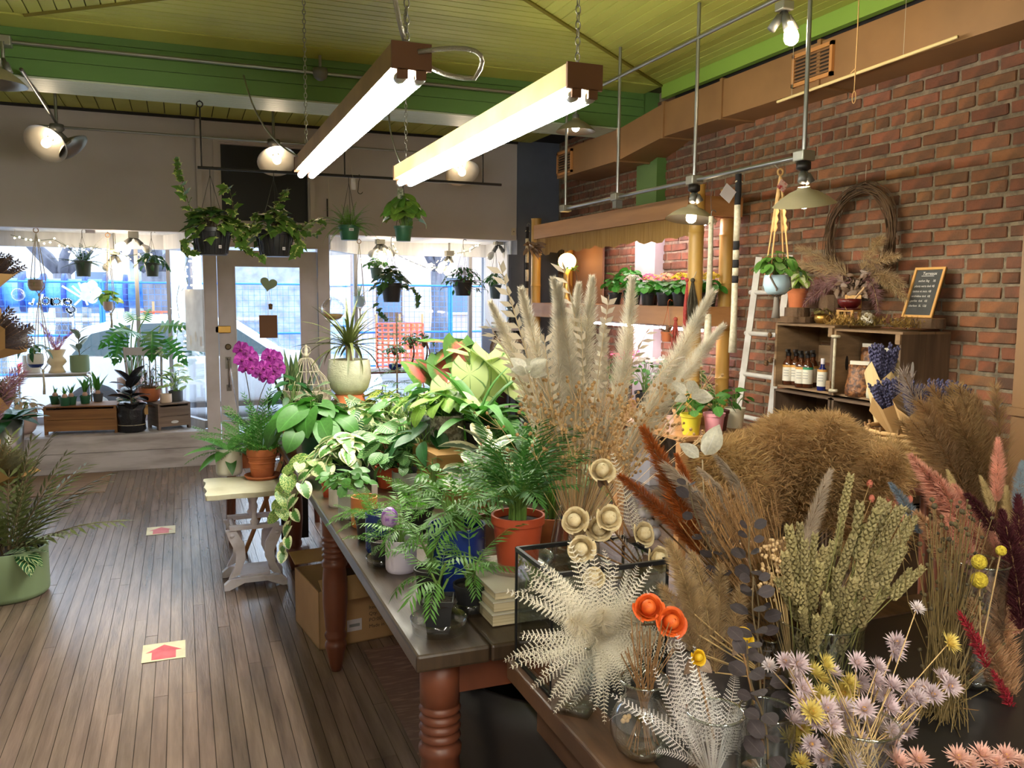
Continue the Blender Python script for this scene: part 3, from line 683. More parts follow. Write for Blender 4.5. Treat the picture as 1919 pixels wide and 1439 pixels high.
# three lamps on right run
def rlamp(y,dshade,label,lit=True,R=.15):
    t=thing('pendant_lamp',label,'lamp',(XP,y,zl-.03)); d=Vector(dshade)
    MB().lathe([(0,0),(.035,0),(.035,-.03),(.02,-.04),(0,-.04)],14).obj('canopy',M_iron,t,True)
    sockets(t,(0,0,-.03),[(-.35,-.35,-.8),(.45,-.15,-.8)])
    c=V(0,0,-.03)+d.normalized()*.085; shade(t,c,R,.085,d); 
    if lit: bulb(t,c+d.normalized()*.075,.03,True,d)
rlamp(4.27,(-.12,-.05,-.98),'grey enamel bowl pendant in front of the bamboo post')
rlamp(3.34,(.18,.12,-.97),'grey enamel bowl pendant tilted toward the brick wall')
t=thing('spot_cluster','cluster of three grey lamp sockets with one lit bulb under the ceiling','lamp',at(1470,12,X=XP)); jbox(t,(0,0,.0)); p0=t.location.copy()
rod('drop_rod',(0,0,0),(0,0,ZC-p0.z),.010,M_steel,t)
sockets(t,(0,0,-.02),[(-.5,.2,-.8),(.55,-.1,-.8),(-.05,-.35,-.9)],.11); bulb(t,(0,-.06,-.165),.036,True,(0,-.2,-1))
t=thing('pendant_lamp','grey enamel bowl pendant between the green beam and the corner','lamp',at(1079,222,Y=6.05)); p0=t.location.copy()
rod('drop_rod',(0,0,0),(0,0,ZC-p0.z),.011,M_steel,t); MB().tube([(0,0,.03),(0,0,-.02)],.026,10).obj('socket',M_sock,t,True); shade(t,(0,0,0),.155,.10); bulb(t,(0,0,-.07),.03)
# conduit under the beam and its box with bare socket
cb=thing('conduit_pipe','steel conduit pipe running along the face of the green beam','pipe',(0,6.12,3.125)); rod('pipe',(-3.1,0,0),(2.78,0,0),.012,M_steel,cb)
p=at(600,137,Y=6.12); d=p-cb.location
MB().lathe([(0,.035),(.05,.03),(.055,0),(.045,-.03),(.02,-.05),(0,-.05)],12).obj('junction_box',M_sock,cb,True).matrix_basis=Matrix.Translation((d.x,0,0)); rod('drop_rod',(d.x,0,0),(d.x,0,.118),.011,M_steel,cb)
p=at(6,78,Y=6.12); d=p-cb.location; jbox(cb,(d.x,0,0),.06)
# adjustable lamp arm at left, near the beam
t=thing('pendant_lamp','grey enamel bowl lamp with dark joint on the beam conduit','lamp',at(6,110,Y=6.0)); sockets(t,(0,0,0),[(.3,-.3,-.8)],.1); rod('strap',(-.02,0,.0),(-.02,0,-.06),.012,M_white,t); shade(t,(-.04,-.02,-.05),.17,.11); rod('drop_rod',(0,0,0),(0,0,.1),.011,M_steel,t)
# rear conduit with lamps
YR=7.6
cr=thing('conduit_pipe','steel conduit pipe running in front of the storefront header','pipe',(0,YR,2.885)); rod('pipe',(-1.0,0,0),(2.6,0,0),.010,M_steel,cr)
rod('brace',tuple(at(40,130,Y=6.1)-cr.location),tuple(at(106,230,Y=YR)-cr.location),.012,M_steel,cr)
def rear(px,py,d,label,R=.16,two=False,clear=False):
    c=at(px,py,Y=YR); t=thing('pendant_lamp',label,'lamp',(c.x,YR,2.885)); rod('drop_rod',(0,0,0),(0,0,ZR-2.885),.012,M_steel,t)
    MB().lathe([(0,.025),(.05,.02),(.055,-.02),(.02,-.05),(0,-.05)],12).obj('junction_box',M_sock,t,True)
    d=Vector(d).normalized(); sockets(t,(0,0,-.03),[d],.11); q=V(0,0,-.03)+d*.10
    shade(t,q,R,.095,d,None if not clear else mat('smoky_shade',S(120,108,90),.2,trl=.25)); bulb(t,q+d*.08,.034,True,d)
    if two:
        e=V(.55,-.2,-.6).normalized(); sockets(t,(0,0,-.03),[e],.1); shade(t,V(0,0,-.03)+e*.10,R*.8,.075,e)
rear(106,235,(-.32,-.62,-.6),'double headed enamel lamp, one bowl turned toward the room',.165,True)
rear(513,270,(.06,-.62,-.72),'bowl lamp with glowing bulb in front of the black transom',.165,False,True)
rear(857,287,(.05,-.6,-.75),'bowl lamp with glowing bulb hanging below the pale tube fixture',.16,False,True)
# window bay lamps: socket clusters with lit bulbs
def cluster(px,py,Y,label,spec):
    t=thing('spot_cluster',label,'lamp',at(px,py,Y=Y)); p0=t.location; jbox(t,(0,0,0),.06); rod('drop_rod',(0,0,0),(0,0,max(.03,2.17-p0.z)),.012,M_steel,t)
    for d,l in spec:
        d=Vector(d).normalized(); sockets(t,(0,0,-.02),[d],.10); bulb(t,V(0,0,-.02)+d*.165,.036,l,d)
cluster(250,440,8.75,'twin socket cluster in the lettered window bay',[((-.75,-.2,-.6),True),((.7,-.1,-.7),False)])
cluster(215,472,9.05,'small socket pair beside the trailing macrame in the lettered bay',[((-.35,-.3,-.6),False),((.35,-.1,-.7),True)])
cluster(712,452,8.8,'socket cluster wound with fairy lights in the bookcase bay',[((-.6,-.3,-.7),False),((0,-.4,-.9),True),((.7,-.2,-.6),False)])
cluster(842,475,9.0,'socket pair with two lit bulbs at the bookcase bay corner',[((-.5,-.2,-.6),True),((.2,-.3,-.8),True)])
cluster(934,454,8.6,'black twin socket on the ceiling of the bookcase bay',[((-.5,0,-.7),False),((.5,0,-.7),False)])
# iron hanging rail
rl=thing('hanging_rail','dark iron rail hung on rods below the green beam','rail',(0,6.5,2.487)); rod('bar',(.14,0,0),(2.44,0,0),.011,M_iron,rl)
for px in (378,646,905):
    x=at(px,318,Y=6.5).x; rod('hanger_rod',(x,0,0),(x,0,ZB-2.487-.06),.006,M_iron,rl); pts=[(x+.02*math.cos(2*PI*i/12),0,ZB-2.487-.04+.02*math.sin(2*PI*i/12)) for i in range(12)]; MB().tube(pts,.005,5,False,True).obj('eye_ring',M_iron,rl,True); rod('screw',(x,0,ZB-2.487-.02),(x,0,ZB-2.487-.013),.004,M_iron,rl)
# string lights
def fairy(pts,label,n):
    t=thing('string_lights',label,'lights',pts[0]); o=Vector(pts[0]); q=[Vector(p)-o for p in pts]; MB().tube(q,.0028,4).obj('wire',mat('green_wire',S(70,84,60),.6),t)
    if 'fl' not in _UT: _UT['fl']=MB().sphere((0,0,0),.0085,8,5).data('mini_bulb',emit('fairy_glow',(1,.80,.45),14))
    r=random.Random(n)
    for i in range(n):
        s=(i+.5)/n*(len(q)-1); k=int(s); p=q[k].lerp(q[k+1],s-k); inst('mini_bulb',_UT['fl'],t,Matrix.Translation(p+V(r.uniform(-.02,.02),r.uniform(-.02,.02),r.uniform(-.03,.01))))
def pxs(lst,Y): return [at(a,b,Y=Y) for a,b in lst]
fairy(pxs([(735,455),(745,478),(770,490),(800,502),(830,500),(842,488),(850,476),(880,470),(900,458)],9.0),'fairy lights draped across the bookcase window bay',34)
fairy(pxs([(704,470),(715,480),(725,470),(735,490),(742,475),(728,462)],8.82),'fairy lights wound around the lamp cluster',16)
fairy(pxs([(335,470),(338,520),(331,560),(336,600),(330,640),(336,680),(333,720)],8.95),'fairy lights hanging beside the window corner post',22)
fairy(pxs([(358,470),(345,505),(352,530),(338,548)],8.7),'short fairy light strand over the side glass',9)
fairy(pxs([(20,440),(60,452),(100,448),(140,470),(170,462),(205,470),(240,480),(290,470)],9.0),'fairy lights sagging along the lettered window head',26)
# ================================================================ plant kit
def prof(kind,t):
    if kind=='heart': return ((t+.04)**.42)*((1-t)**.8)*1.62
    if kind=='lance': return math.sin(PI*min(1,t**.8))**.9
    if kind=='oval': return math.sqrt(max(0,math.sin(PI*t)))
    if kind=='obov': return math.sqrt(max(0,math.sin(PI*t**1.5)))
    if kind=='strap': return min(1,(t*6+.35))*(1-t**3)**.8
    if kind=='sword': return min(1,t*2.2+.45)*(1-t**2.6)
    return 1
def leaf_into(mb,kind,W_,bend=.5,fold=.15,n=8,lobe=0,wave=0,L=1,base=None,M=None,cols=(-1,-.5,0,.5,1)):
    """one blade along +Y (base at origin, length L, half width W_), drooping by bend, V-folded"""
    y=z=0; rows=[]; 
    for i in range(n+1):
        t=i/n; a=-bend*t; 
        if i: y+=L/n*math.cos(-bend*(i-.5)/n); z+=L/n*math.sin(-bend*(i-.5)/n)
        w=W_*prof(kind,t); row=[]
        for c in cols:
            yy=y-lobe*L*abs(c)**1.4*(1-t)**2.2; zz=z+fold*abs(c)*w+wave*math.sin(t*9+c*2)*abs(c)*w
            p=V(c*w,yy,zz); row.append(mb.add(M@p if M is not None else p,(.5+c*.5,t)))
        rows.append(row)
    for i in range(n):
        for k in range(len(cols)-1): mb.face(rows[i][k],rows[i][k+1],rows[i+1][k+1],rows[i+1][k])
_LM={}
def leafset(key,m,kind,W_,k=3,**kw):
    """k blade variants sharing one material"""
    if key in _LM: return _LM[key]
    out=[]; b0=kw.pop('bend',.5); r=random.Random(hash(key)%1000 if False else len(key)*7)
    for i in range(k):
        mb=MB(); leaf_into(mb,kind,W_*r.uniform(.9,1.1),b0*(.55+.9*i/max(1,k-1)),**kw); out.append(mb.data(key,m))
    _LM[key]=out; return out
def ivyset(key,m,k=3,size=1):
    if key in _LM: return _LM[key]
    out=[]; shp=[(0,0),(.22,-.16),(.44,-.02),(.40,.18),(.62,.34),(.34,.46),(.24,.62),(.12,.84),(0,1.0)]
    for i in range(k):
        mb=MB(); c=mb.add((0,.3,.03),(.5,.3)); idx=[]; pts=shp+[(-x,y) for x,y in shp[-2:0:-1]]
        for x,y in pts: idx.append(mb.add((x*.85,y,-.16*(y-.3)**2*(1+i)-.10*abs(x)*(i-.5)),(.5+x*.8,y)))
        for j in range(len(idx)): mb.face(c,idx[j],idx[(j+1)%len(idx)])
        out.append(mb.data(key,m))
    _LM[key]=out; return out
def monsteraset(key,m):
    if key in _LM: return _LM[key]
    out=[]
    for i in range(2):
        mb=MB(); N=7
        for s in (-1,1):
            for j in range(N):
                t0=.02+j*.13; t1=t0+.105; w=.46*prof('heart',min(.97,t0+.12)); sw=.10-.04*j
                z=lambda x,y:-.22*y*y-.18*abs(x)*(1+.4*i)
                P=[(0,t0),(s*w*.55,t0-sw*.4+.01),(s*w,t0-sw+.05),(s*w*.98,t1-sw-.0),(s*w*.5,t1-sw*.3),(0,t1+.03)]
                ids=[mb.add((x,y,z(x,y)),(.5+x,y)) for x,y in P]; mb.face(*(ids if s>0 else ids[::-1]))
            a=[(0,.86),(s*.16,.84),(s*.07,1.0),(0,1.12)]; ids=[mb.add((x,y,-.22*y*y-.18*abs(x)),(.5+x,y)) for x,y in a]; mb.face(*(ids if s>0 else ids[::-1]))
        out.append(mb.data(key,m))
    _LM[key]=out; return out
def frondset(key,m,n=16,ll=.22,lw=.035,bend=.9,up=.25,ang=62,k=3,tipk=.25,stem=None,rr=.006,fine=0,basek=.55,flat=1):
    """pinnate frond along +Y, length 1: rachis plus paired leaflets, one mesh"""
    if key in _LM: return _LM[key]
    out=[]
    for q in range(k):
        r=random.Random(q+3); mb=MB(); bd=bend*(.5+.75*q/max(1,k-1)); pts=[V(0,0,0)]; ns=10; y=z=0
        for i in range(ns): a=-bd*(i+.5)/ns; y+=math.cos(a)/ns; z+=math.sin(a)/ns; pts.append(V(0,y,z))
        if stem: mb.cur=1
        mb.tube(pts,[rr*(1-.7*i/ns) for i in range(ns+1)],3,False); mb.cur=0
        for i in range(n):
            t=.10+.88*(i+.3)/n; s=t*ns; j=min(ns-1,int(s)); p=pts[j].lerp(pts[j+1],s-j); tan=(pts[j+1]-pts[j]).normalized(); nrm=V(1,0,0).cross(tan)
            l=ll*min(1,basek+t*1.6)*(1-t*(1-tipk))*r.uniform(.9,1.1)
            for sd in (-1,1):
                a=R_(ang*(1-.35*t)*r.uniform(.9,1.1)); d=(V(sd,0,0)*math.sin(a)+tan*math.cos(a)+nrm*(-up*flat*r.uniform(.4,1.4))).normalized()
                if fine:
                    for g in range(fine):
                        b=p+d*l*(.15+.85*g/fine); e=(d+V(r.uniform(-.9,.9),r.uniform(-.9,.9),r.uniform(-.9,.9))*.8).normalized(); wv=e.cross(V(0,0,1)).normalized()*lw
                        mb.tri(b-wv,b+wv,b+e*l*.34)
                    wv=d.cross(nrm).normalized()*lw*.5; mb.tri(p-wv,p+wv,p+d*l)
                else:
                    x=d.cross(nrm).normalized()*lw*l/ll*1.0; mid=p+d*l*.45; tip=p+d*l+V(0,0,-.10*l)
                    a0=mb.add(p,(.5,0)); a1=mb.add(mid+x,(1,.5)); a2=mb.add(tip,(.5,1)); a3=mb.add(mid-x,(0,.5)); mb.face(a0,a1,a2,a3)
        out.append(mb.data(key,[m,stem] if stem else m))
    _LM[key]=out; return out
# ---- greens
G=lambda r,g,b:S(r,g,b)
L_mid=leafmat('leaf_mid_green',G(72,128,52)); L_dark=leafmat('leaf_dark_green',G(44,96,48)); L_light=leafmat('leaf_light_green',G(136,176,74)); L_lime=leafmat('leaf_lime',G(178,202,104))
L_deep=leafmat('leaf_deep_gloss',G(34,78,44),rough=.28); L_black=leafmat('leaf_burgundy_black',G(40,38,40),rough=.2,trl=.06); L_blue=leafmat('leaf_blue_green',G(88,132,104))
L_ivy=leafmat('leaf_ivy_cream',G(96,134,54),G(206,212,130),'edge'); L_njoy=leafmat('leaf_pothos_cream',G(88,142,64),G(220,224,176),'edge'); L_marble=leafmat('leaf_marble',G(96,152,66),G(198,214,128),'blotch')
L_zebra=leafmat('leaf_zebra',G(38,92,50),G(206,218,164),'veins'); L_pep=leafmat('leaf_peperomia',G(66,122,58),G(150,186,120),'veins')
L_calp=leafmat('leaf_caladium_pink',G(84,128,56),G(206,104,96),'cal_pink',trl=.25); L_calw=leafmat('leaf_caladium_white',G(66,112,50),G(178,194,128),'cal_white',trl=.22)
L_tine=leafmat('leaf_rubber_cream',G(72,92,70),G(198,192,156),'edge',rough=.3,trl=.12); L_aspar=leafmat('leaf_asparagus',G(98,156,58),trl=.4); L_aspdk=leafmat('leaf_asparagus_dark',G(76,136,58),trl=.4)
L_palm=leafmat('leaf_palm',G(98,152,64),rough=.55); L_palmdk=leafmat('leaf_palm_dark',G(72,128,56),rough=.55); L_fern=leafmat('leaf_fern',G(104,156,56),trl=.35); L_sans=leafmat('leaf_snake',G(54,92,52),G(150,166,110),'veins',trl=.05); L_redgr=leafmat('leaf_dracaena',G(92,100,52),trl=.15)
M_stem=mat('green_stem',G(104,138,62),.6); M_rstem=mat('red_stem',G(132,72,58),.6); M_bstem=mat('brown_stem',G(96,80,54),.7); M_soil=mat('potting_soil',S(58,44,36),.95,col2=S(34,26,22),vs=40,bump=.8,bs=160)
# ---- pots
def potm(n,c,**k): return mat('pot_'+n,c,k.pop('rough',.5),**k)
PM=dict(terra=potm('terracotta',S(196,112,66),col2=S(176,100,60),vs=6,rough=.8),white=potm('white_glaze',S(224,218,206),rough=.35),grey=potm('pale_grey',S(186,190,184),col2=S(174,178,172),vs=20),black=potm('black_plastic',S(38,38,40),rough=.4),green=potm('nursery_green',S(40,92,62),rough=.45),orange=potm('brick_plastic',S(186,78,46),rough=.5),navy=potm('navy_glaze',S(30,52,122),rough=.25),tan=potm('tan_clay',S(186,146,110),rough=.7),olive=potm('olive_glaze',S(108,108,86),rough=.5),lav=potm('white_lavender',S(226,216,232),rough=.35),sage=potm('sage_glaze',S(128,148,112),rough=.5),cream=potm('cream_ridged',S(206,204,178),col2=S(190,188,160),vs=30,bump=.5,bs=90,bst=(1,1,2)),char=potm('charcoal',S(74,74,76),rough=.7),pink=potm('pale_pink',S(214,184,176),rough=.5),knit=potm('knit_grey',S(176,168,158),rough=.8,col2=S(120,112,104),vs=60,lo=.45,hi=.55,bump=.8,bs=110),blue=potm('pale_blue',S(172,196,206),rough=.4))
def pot_profile(style,r,h):
    if style=='cyl': return [(0,0),(r*.9,0),(r*.97,h*.05),(r,h*.12),(r,h),(r*.93,h),(r*.93,h*.86),(0,h*.86)]
    if style=='taper': return [(0,0),(r*.74,0),(r*.76,h*.02),(r*.95,h*.84),(r*1.03,h*.85),(r*1.04,h),(r*.95,h),(r*.93,h*.88),(0,h*.88)]
    if style=='terra': return [(0,0),(r*.72,0),(r*.92,h*.76),(r*1.0,h*.77),(r*1.03,h),(r*.93,h),(r*.91,h*.86),(0,h*.86)]
    if style=='bowl': return [(0,0),(r*.55,0),(r*.82,h*.22),(r*.98,h*.62),(r,h),(r*.95,h),(r*.9,h*.8),(0,h*.8)]
    if style=='egg': return [(0,0),(r*.6,0),(r*.86,h*.18),(r*1.0,h*.48),(r*.98,h*.8),(r*.93,h),(r*.87,h),(r*.86,h*.84),(0,h*.84)]
    return [(0,0),(r,0),(r,h),(0,h)]
def add_pot(t,style,r,h,m,saucer=None,n=24,square=False):
    pr=pot_profile(style,r,h); o=MB().lathe(pr[:-1],4 if square else n).obj('pot',m,t); smoothed(o,50)
    if square: o.matrix_basis=Matrix.Rotation(PI/4,4,'Z')
    zs=pr[-1][1]; MB().lathe([(pr[-2][0]*.99,zs-.002),(pr[-2][0]*.5,zs+.004),(0,zs+.003)],14).obj('soil',M_soil,t,True)
    if saucer is not None: MB().lathe([(0,-.012),(r*1.05,-.012),(r*1.2,.008),(r*1.16,.008),(r*1.02,-.006),(0,-.006)],20).obj('saucer',saucer,t,True)
    return zs
M_clear=glass('clear_plastic',(.96,.97,.97),.12,.08)
# ---- growth habits: each adds stems (one mesh) and leaf objects under t
def _sub(name,me,t,M): return inst(name,me,t,M)
def dome(t,z0,R,H,n,ls,meshes,seed,stem=None,droop=.35,inner=.15,nm='leaf',sx=1,hang=0,elev=None,rs=.0022):
    r=random.Random(seed); sm=MB()
    for i in range(n):
        u=(i+.5)/n; a=i*2.39996+r.uniform(-.3,.3); rad=R*math.sqrt(u)*r.uniform(.85,1.08); hz=H*(1-(rad/R)**2*.75)*r.uniform(.8,1.1)-hang*(rad/R)**3
        p=V(rad*math.cos(a),rad*math.sin(a),z0+hz); out=V(math.cos(a),math.sin(a),0); el=(.55-1.1*(rad/R)) if elev is None else elev
        el+=r.uniform(-.3,.3); d=(out*math.cos(el)+V(0,0,math.sin(el)-droop*.3)).normalized(); l=ls*r.uniform(.75,1.15)
        b=p-d*l*.35
        if stem: sm.tube(bez((out.x*R*inner*r.random(),out.y*R*inner*r.random(),z0-.005),(b.x*.4,b.y*.4,b.z+.01),b,4),rs,3,False)
        _sub(nm,r.choice(meshes),t,place(b,d,(0,0,1),l,r.uniform(-.5,.5),sx))
    if stem: sm.obj('stems',stem,t)
def vine(t,pts,n,ls,meshes,seed,stem,r0=.0022,nm='leaf',face=None):
    r=random.Random(seed); P=[Vector(p) for p in pts]
    for _ in range(2):
        Q=[P[0]]
        for a,b in zip(P[:-1],P[1:]): Q+= [a.lerp(b,.25),a.lerp(b,.75)]
        P=Q+[P[-1]]
    MB().tube(P,r0,4,False).obj('vine',stem,t)
    for i in range(n):
        s=(i+.6)/n*(len(P)-1); k=min(len(P)-2,int(s)); p=P[k].lerp(P[k+1],s-k); tan=(P[k+1]-P[k]).normalized()
        sd=tan.cross(V(0,0,1)); sd=sd.normalized() if sd.length>.05 else V(1,0,0); f=Vector(face) if face else V(-.35,-.9,0)
        d=(sd*(1 if i%2 else -1)*r.uniform(.5,1)+tan*.5+f*.35+V(0,0,-.35*r.random())).normalized(); l=ls*r.uniform(.7,1.15)*(1-.35*i/n)
        _sub(nm,r.choice(meshes),t,place(p+d*.01,d,(f+V(0,0,.8)),l,r.uniform(-.4,.4)))
def rosette(t,z0,n,L,meshes,seed,e0=1.45,e1=.2,nm='leaf',r0=.01,sx=1,c=(0,0)):
    r=random.Random(seed)
    for i in range(n):
        a=i*2.39996+r.uniform(-.3,.3); u=i/max(1,n-1); el=e0+(e1-e0)*u+r.uniform(-.15,.15); out=V(math.cos(a),math.sin(a),0)
        d=out*math.cos(el)+V(0,0,math.sin(el)); _sub(nm,r.choice(meshes),t,place(V(c[0],c[1],z0)+out*r0,d,(0,0,1) if el<1.3 else out*-1,L*r.uniform(.75,1.1),r.uniform(-.2,.2),sx))
def fronds(t,z0,n,L,meshes,seed,e0=1.3,e1=.35,nm='frond',r0=.015,c=(0,0)): rosette(t,z0,n,L,meshes,seed,e0,e1,nm,r0,1,c)
# ---- blade library
B_heart=lambda k,m:leafset('heart_'+k,m,'heart',.62 if k[:3]=='cal' else .54,bend=.7,fold=.12,lobe=.26,n=7)
B_lance=lambda k,m,w=.2:leafset('lance_'+k,m,'lance',w,bend=.7,fold=.18,n=7)
B_oval=lambda k,m,w=.33:leafset('oval_'+k,m,'oval',w,bend=.5,fold=.12,n=6,cols=(-1,0,1))
B_strap=lambda k,m,w=.05,b=1.3:leafset('strap_'+k,m,'strap',w,bend=b,fold=.35,n=8,cols=(-1,0,1))
B_sword=lambda k,m,w=.07,b=.15:leafset('sword_'+k,m,'sword',w,bend=b,fold=.25,n=6,cols=(-1,0,1),wave=.1)
F_fern=frondset('fern_frond',L_fern,22,.13,.026,1.3,.15,78,stem=M_stem); F_ferndk=frondset('fern_frond_dark',L_dark,18,.15,.03,1.0,.15,75,stem=M_bstem)
F_palm=frondset('palm_frond',L_palm,9,.36,.032,1.1,.3,52,stem=M_stem,tipk=.6); F_palmdk=frondset('palm_frond_dark',L_palmdk,11,.30,.026,.8,.3,50,stem=M_stem,tipk=.6)
F_asp=frondset('asparagus_frond',L_aspar,13,.26,.006,1.2,.2,60,stem=M_stem,fine=12); F_aspdk=frondset('asparagus_frond_dark',L_aspdk,13,.20,.006,.7,.2,55,stem=M_stem,fine=12)
F_norf=frondset('norfolk_branch',L_blue,14,.16,.012,.7,.25,50,stem=M_bstem,fine=5)
def potted(name,label,loc,style,r,h,m,group=None,saucer=None,rz=0,square=False):
    t=thing(name,label,'plant',loc,rz,group); zs=add_pot(t,style,r,h,m,saucer,square=square); return t,zs
# ================================================================ long plank table
TZ=.76
M_top=mat('dark_tabletop',S(76,60,44),.32,col2=S(54,42,32),vs=4,st=(8,.6,1),bump=.06,bs=20,bst=(10,1,1),lo=.3,hi=.7)
M_leg=mat('red_brown_leg',S(114,62,40),.42,col2=S(84,46,32),vs=5,st=(1,1,.4))
tb=thing('long_table','long dark wooden table on turned legs crowded with potted plants','table',(.485,1.84,0))
TW,TL=.93,3.42
for i in range(5): bevel(MB().bb(i*TW/5+.0008,(i+1)*TW/5-.0008,0,TL,.717,.76).obj('top_board',M_top,tb),.007,2)
MB().bb(.06,TW-.06,.07,.095,.62,.717).obj('apron',M_leg,tb); MB().bb(.06,TW-.06,TL-.095,TL-.07,.62,.717).obj('apron',M_leg,tb); MB().bb(.07,.095,.095,TL-.095,.62,.717).obj('apron',M_leg,tb); MB().bb(TW-.095,TW-.07,.095,TL-.095,.62,.717).obj('apron',M_leg,tb)
LP=[(0,.0),(.022,0),(.026,.02),(.038,.08),(.046,.11),(.044,.125),(.036,.135),(.044,.145),(.047,.16),(.040,.178),(.043,.19),(.052,.30),(.052,.40),(.047,.455),(.053,.462),(.054,.48),(.047,.487),(.043,.495)]
for i in range(4): z=.495+i*.024; LP+=[(.047,z+.004),(.053,z+.012),(.047,z+.020),(.043,z+.024)]
LP+=[(.05,.595),(.05,.717),(0,.717)]
leg=MB().lathe(LP,22).data('leg',M_leg)
for x in (.085,TW-.085):
    for y in (.095,1.66,3.08): inst('leg',leg,tb,Matrix.Translation((x,y,0)))
def on(px,py,z=TZ): return at(px,py,Z=z)
GP='potted plants on the long table'
# ---- near end: parlor palms
def palm(label,loc,style,r,h,m,n,L,seed,dk=False,square=False,sauc=False,e0=1.35,e1=.5,stems=True):
    t,z=potted('parlor_palm',label,loc,style,r,h,m,GP,None,seed*.7,square)
    if sauc: MB().lathe([(r*.9,-.001),(r*1.25,.0),(r*1.4,.035),(r*1.38,.035),(r*1.22,.004)],20).obj('saucer',M_clear,t,True)
    q=random.Random(seed); sm=MB()
    for i in range(n):
        a=i*2.4+q.uniform(-.4,.4); u=i/max(1,n-1); el=e0+(e1-e0)*u+q.uniform(-.15,.15); hgt=L*q.uniform(.2,.5)*(1-.35*u)
        o=V(math.cos(a),math.sin(a),0); b=V(0,0,z)+o*(r*.35*q.random()); e=b+o*hgt*.22+V(0,0,hgt); sm.tube([b,b.lerp(e,.5)-o*.01,e],.003,4,False)
        d=o*math.cos(el)+V(0,0,math.sin(el)); inst('frond',q.choice(F_palmdk if dk else F_palm),t,place(e,d,(0,0,1) if el<1.2 else -o,L*q.uniform(.5,.75)))
    sm.obj('stems',M_stem,t); return t
palm('tiny parlor palm in square black pot at the table corner',on(822,1180),'taper',.052,.085,PM['black'],7,.22,4,square=True,sauc=True,e0=1.0,e1=.2)
palm('parlor palm in black pot in a clear saucer by the book stack',on(882,1143),'taper',.046,.075,PM['black'],11,.21,11,sauc=True,e0=1.3,e1=.2)
palm('slim parlor palm in black pot between navy pot and table corner',on(806,1112),'taper',.045,.075,PM['black'],12,.21,17,e0=1.35,e1=.3)
palm('lush parlor palm in tall navy glazed pot',on(856,1098),'cyl',.083,.185,PM['navy'],30,.245,23,e0=1.4,e1=.1)
palm('parlor palm in white lavender cylinder pot with purple egg',on(752,1068),'cyl',.048,.10,PM['lav'],10,.17,29,e0=1.3,e1=.2)
p=on(744,1062); t=thing('easter_egg','purple decorative egg with painted pattern on a stick','ornament',V(p.x-.02,p.y+.01,TZ+.0))
MB().sphere((0,0,.155),.027,14,9,1.25).obj('egg',mat('purple_egg',S(150,92,186),.35,col2=S(196,160,214),vs=40,lo=.48,hi=.52),t,True); rod('stick',(0,0,.09),(0,0,.13),.0025,M_white,t)
# tall dark palm on book stack
bk=thing('book_stack','stack of cream paged books under the tall palm pot','books',on(962,1128)); bz=0
for i,(w,d,h) in enumerate(((.23,.30,.035),(.22,.29,.03),(.21,.28,.025))):
    o=MB().bb(-w/2,w/2,-d/2,d/2,bz+.003,bz+h-.003).obj('page_block',mat('book_pages',S(222,206,170),.8,col2=S(190,172,136),vs=3,st=(1,1,60)),bk); MB().bb(-w/2-.004,w/2+.003,-d/2-.004,d/2+.004,bz+h-.003,bz+h).obj('cover',mat('book_cover',S(216,208,190),.6),bk); bz+=h
pt=bk.location+V(.02,.02,bz+.001)
palm('tall bushy bamboo palm in brick red plastic pot on the books',pt,'taper',.072,.15,PM['orange'],46,.31,31,True,sauc=True,e0=1.45,e1=.55)
palm('second bamboo palm in terracotta behind the red pot',on(985,1040)+V(.10,.02,0),'taper',.065,.12,PM['terra'],30,.30,37,True,e0=1.4,e1=.5)
palm('parlor palm in brown pot on a pale saucer',on(920,1046),'taper',.065,.13,potm('brown',S(120,82,60)),18,.22,41,sauc=True,e0=1.4,e1=.2)
# ---- asparagus ferns in the small pots of the left row
def aspar(label,loc,style,r,h,m,n,L,seed,dk=False,sauc=False,e0=1.3,e1=.0,grp=GP):
    t,z=potted('asparagus_fern',label,loc,style,r,h,m,grp,None,seed)
    if sauc: MB().lathe([(r*.9,-.001),(r*1.25,.0),(r*1.4,.03),(r*1.38,.03),(r*1.22,.004)],20).obj('saucer',M_clear,t,True)
    fronds(t,z,n,L,F_aspdk if dk else F_asp,seed,e0,e1); return t
aspar('feathery asparagus fern in tall navy pot of the aisle side row',on(712,1032),'cyl',.047,.13,PM['navy'],12,.17,3)
aspar('feathery asparagus fern in small black pot beside the navy one',on(716,1058),'taper',.036,.08,PM['black'],7,.13,5,sauc=True)
aspar('feathery asparagus fern in black nursery pot before the orange pot',on(690,1010),'taper',.045,.085,PM['black'],7,.12,8)
t=aspar('feathery asparagus fern in orange pot with white plant tag',on(683,985),'cyl',.048,.11,potm('apricot',S(222,138,78)),8,.13,9)
bevel(MB().box((-.03,-.04,.115),(.022,.002,.06)).obj('plant_tag',M_white,t),.001)
aspar('spreading asparagus fern behind the small aisle side pots',on(782,992),'taper',.06,.09,PM['black'],14,.19,14)
